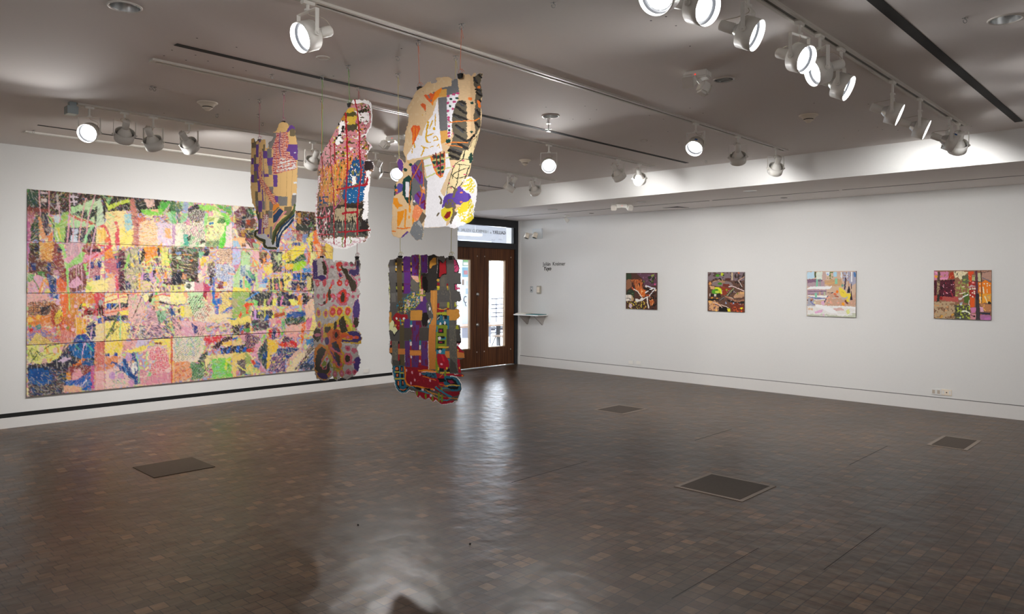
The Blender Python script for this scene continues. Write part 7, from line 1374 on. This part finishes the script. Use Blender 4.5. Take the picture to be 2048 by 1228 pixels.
# --- hanging cut papers
def hooked(u, v): p = hit(u, v, 2, CZ); return Vector((p.x, p.y, CZ))
def hang(name, text, box_, seed, h0, h1, m, label, curl, gain=1.0, ss=2.0):
    a, b = hooked(*h0), hooked(*h1); d = (b-a); d.z = 0; d.normalize(); n = Vector((0, 0, 1)).cross(d)
    if n.dot(Fw) > 0: n = -n      # towards the camera
    art = Art(*box_, ss, seed); art.run(text)
    base = onto_plane(a, n); dn = np.array(d); nn = np.array(n); an = np.array(a)
    def tw(u, v):
        P_ = base(u, v); s = (P_-an) @ dn; z = P_[:, 2]
        return P_+nn[None]*curl(s, z)[:, None]
    o = build_sheet(name, art, tw, m, .0022, None, gain); tag(o, label, 'hanging paper artwork', None)
    return o, (a, b, n)
def clip_at(u, v, a, n, label, tilt=0.0):
    p = hit_plane(u, v, a, n); d = n.cross(Vector((0, 0, 1))).normalized()
    r = empty('binder_clip', p); tag(r, label, 'binder clip')
    bm = bmesh.new(); w = .017
    # triangular steel body
    for s in (-1, 1):
        vs = [bm.verts.new(p+d*(w*x)+n*(s*yy)+Vector((0, 0, zz))) for x, yy, zz in ((-1, .009, .010), (1, .009, .010), (1, .0025, -.016), (-1, .0025, -.016))]
        bm.faces.new(vs)
    vs = [bm.verts.new(p+d*(w*x)+n*y+Vector((0, 0, .010))) for x, y in ((-1, -.009), (1, -.009), (1, .009), (-1, .009))]; bm.faces.new(vs)
    kid(obj('clip_body', bm, 'clip'), r)
    for s in (-1, 1):
        bm = bmesh.new(); q = p+n*(s*.004)+Vector((0, 0, .008))
        tube(bm, [q+d*-.010, q+d*-.007+n*(s*.004)+Vector((0, 0, .020)), q+n*(s*.004)+Vector((0, 0, .026)), q+d*.007+n*(s*.004)+Vector((0, 0, .020)), q+d*.010], .0011, 6); kid(obj('handle', bm, 'wire'), r)
    return p+Vector((0, 0, .034))
def string(a, p, m, label, tail=True):
    mid = (a+p)/2
    bm = bmesh.new(); tube(bm, [a-Vector((0, 0, .025)), mid, p], .0016, 6)
    lp = [p+R0*(.009*math.sin(t))+Vector((0, 0, -.012+.012*math.cos(t))) for t in [math.radians(40*i) for i in range(10)]]; tube(bm, lp, .0013, 5)
    if tail: tube(bm, [a-Vector((0, 0, .028)), a-Vector((0, 0, .05))+R0*.006, a-Vector((0, 0, .085))+R0*.011], .0012, 5); tube(bm, [p, p+R0*.010+Vector((0, 0, .004)), p+R0*.022-Vector((0, 0, .012))], .0013, 5)
    tag(obj('hanging_string', bm, m, None, True), label, 'string')
rip = lambda s, z: .006*np.sin(s*9+z*5)+.005*np.sin(z*8-s*4)
# A: purple and tan
oA, (a0, a1, nA) = hang('hanging_paper', ART_A, (494, 240, 596, 504), 21, (519, 198), (568, 182), 'paper', 'tan and purple check cut paper with striped boot-like lower edge, leftmost hanging piece', lambda s, z: rip(s, z)+.02*np.sin(s*6), 1.12)
p = clip_at(518.7, 281.5, a0, nA, 'black binder clip at the left top of the purple check paper'); string(a0, p, 's_pink', 'pink string holding the left of the purple check paper')
p = clip_at(566.5, 245, a0, nA, 'black binder clip at the right peak of the purple check paper'); string(a1, p, 's_pink', 'pink string holding the right peak of the purple check paper')
# B: dark dense colours
oB, (b0, b1, nB) = hang('hanging_paper', ART_B, (624, 196, 746, 502), 22, (644, 151), (696.5, 130), 'gloss', 'dense multicoloured cut paper crossed by red lines, second hanging piece', lambda s, z: rip(s, z)+.012*np.sin(s*8), .95)
p = clip_at(645, 309.5, b0, nB, 'black binder clip at the left edge of the red-lined paper'); string(b0, p, 's_green', 'green string holding the left of the red-lined paper')
p = clip_at(698.8, 209.5, b0, nB, 'black binder clip at the top of the red-lined paper'); string(b1, p, 's_green', 'green string holding the top of the red-lined paper')
# C: spotted, lower
oC, (c0_, c1_, nC) = hang('hanging_paper', ART_C, (622, 510, 726, 768), 23, (643.5, 196.5), (717, 173), 'gloss', 'grey cut paper covered in pink and yellow ringed spots, lower left hanging piece', rip, 1.15)
p = clip_at(643.5, 514.5, c0_, nC, 'black binder clip at the left top of the spotted paper'); string(c0_, p, 's_orange', 'long orange string holding the left of the spotted paper')
p = clip_at(714, 515.5, c0_, nC, 'black binder clip at the right top of the spotted paper'); string(c1_, p, 's_red', 'long red string holding the right of the spotted paper')
# D: tan and white, upper right
oD, (d0_, d1_, nD) = hang('hanging_paper', ART_D, (782, 140, 954, 484), 24, (836, 80), (923, 47), 'paper', 'tall tan and white cut paper with orange patches and dark stripes, top right hanging piece', lambda s, z: rip(s, z)-.05*np.clip((s-.30)/.12, 0, 1)**2, 1.02)
p = clip_at(839, 177, d0_, nD, 'black binder clip at the left top of the tan paper'); string(d0_, p, 's_salmon', 'orange string holding the left of the tan paper')
p = clip_at(920.5, 151, d0_, nD, 'black binder clip at the right top of the tan paper'); string(d1_, p, 's_salmon', 'orange string holding the right of the tan paper')
# E: plaid, lower right
oE, (e0_, e1_, nE) = hang('hanging_paper', ART_E, (774, 506, 930, 812), 25, (796, 146), (911.5, 111), 'paper', 'plaid cut paper in grey, purple and orange above a red foot shape, lower right', rip, 1.15)
p = clip_at(800.5, 514.5, e0_, nE, 'black binder clip at the left top of the plaid paper'); string(e0_, p, 's_yellow', 'long yellow string holding the left of the plaid paper')
p = clip_at(902, 515, e0_, nE, 'black binder clip at the right top of the plaid paper'); string(e1_, p, 's_yellow', 'long yellow string holding the right of the plaid paper')
for (h, lb) in ((a0, 'hook above the left pink string'), (a1, 'hook above the right pink string'), (b0, 'hook above the left green string'), (b1, 'hook above the right green string'), (c0_, 'hook above the long orange string'), (c1_, 'hook above the long red string'), (d0_, 'hook above the left orange string of the tan paper'), (d1_, 'hook above the right orange string of the tan paper'), (e0_, 'hook above the left yellow string'), (e1_, 'hook above the right yellow string')):
    tag(obj('ceiling_hook', hook_mesh(h, 1.0), 'alu_dk', None, True), 'steel '+lb, 'hook', 'hooks holding the hanging papers')
bpy.context.view_layer.update()
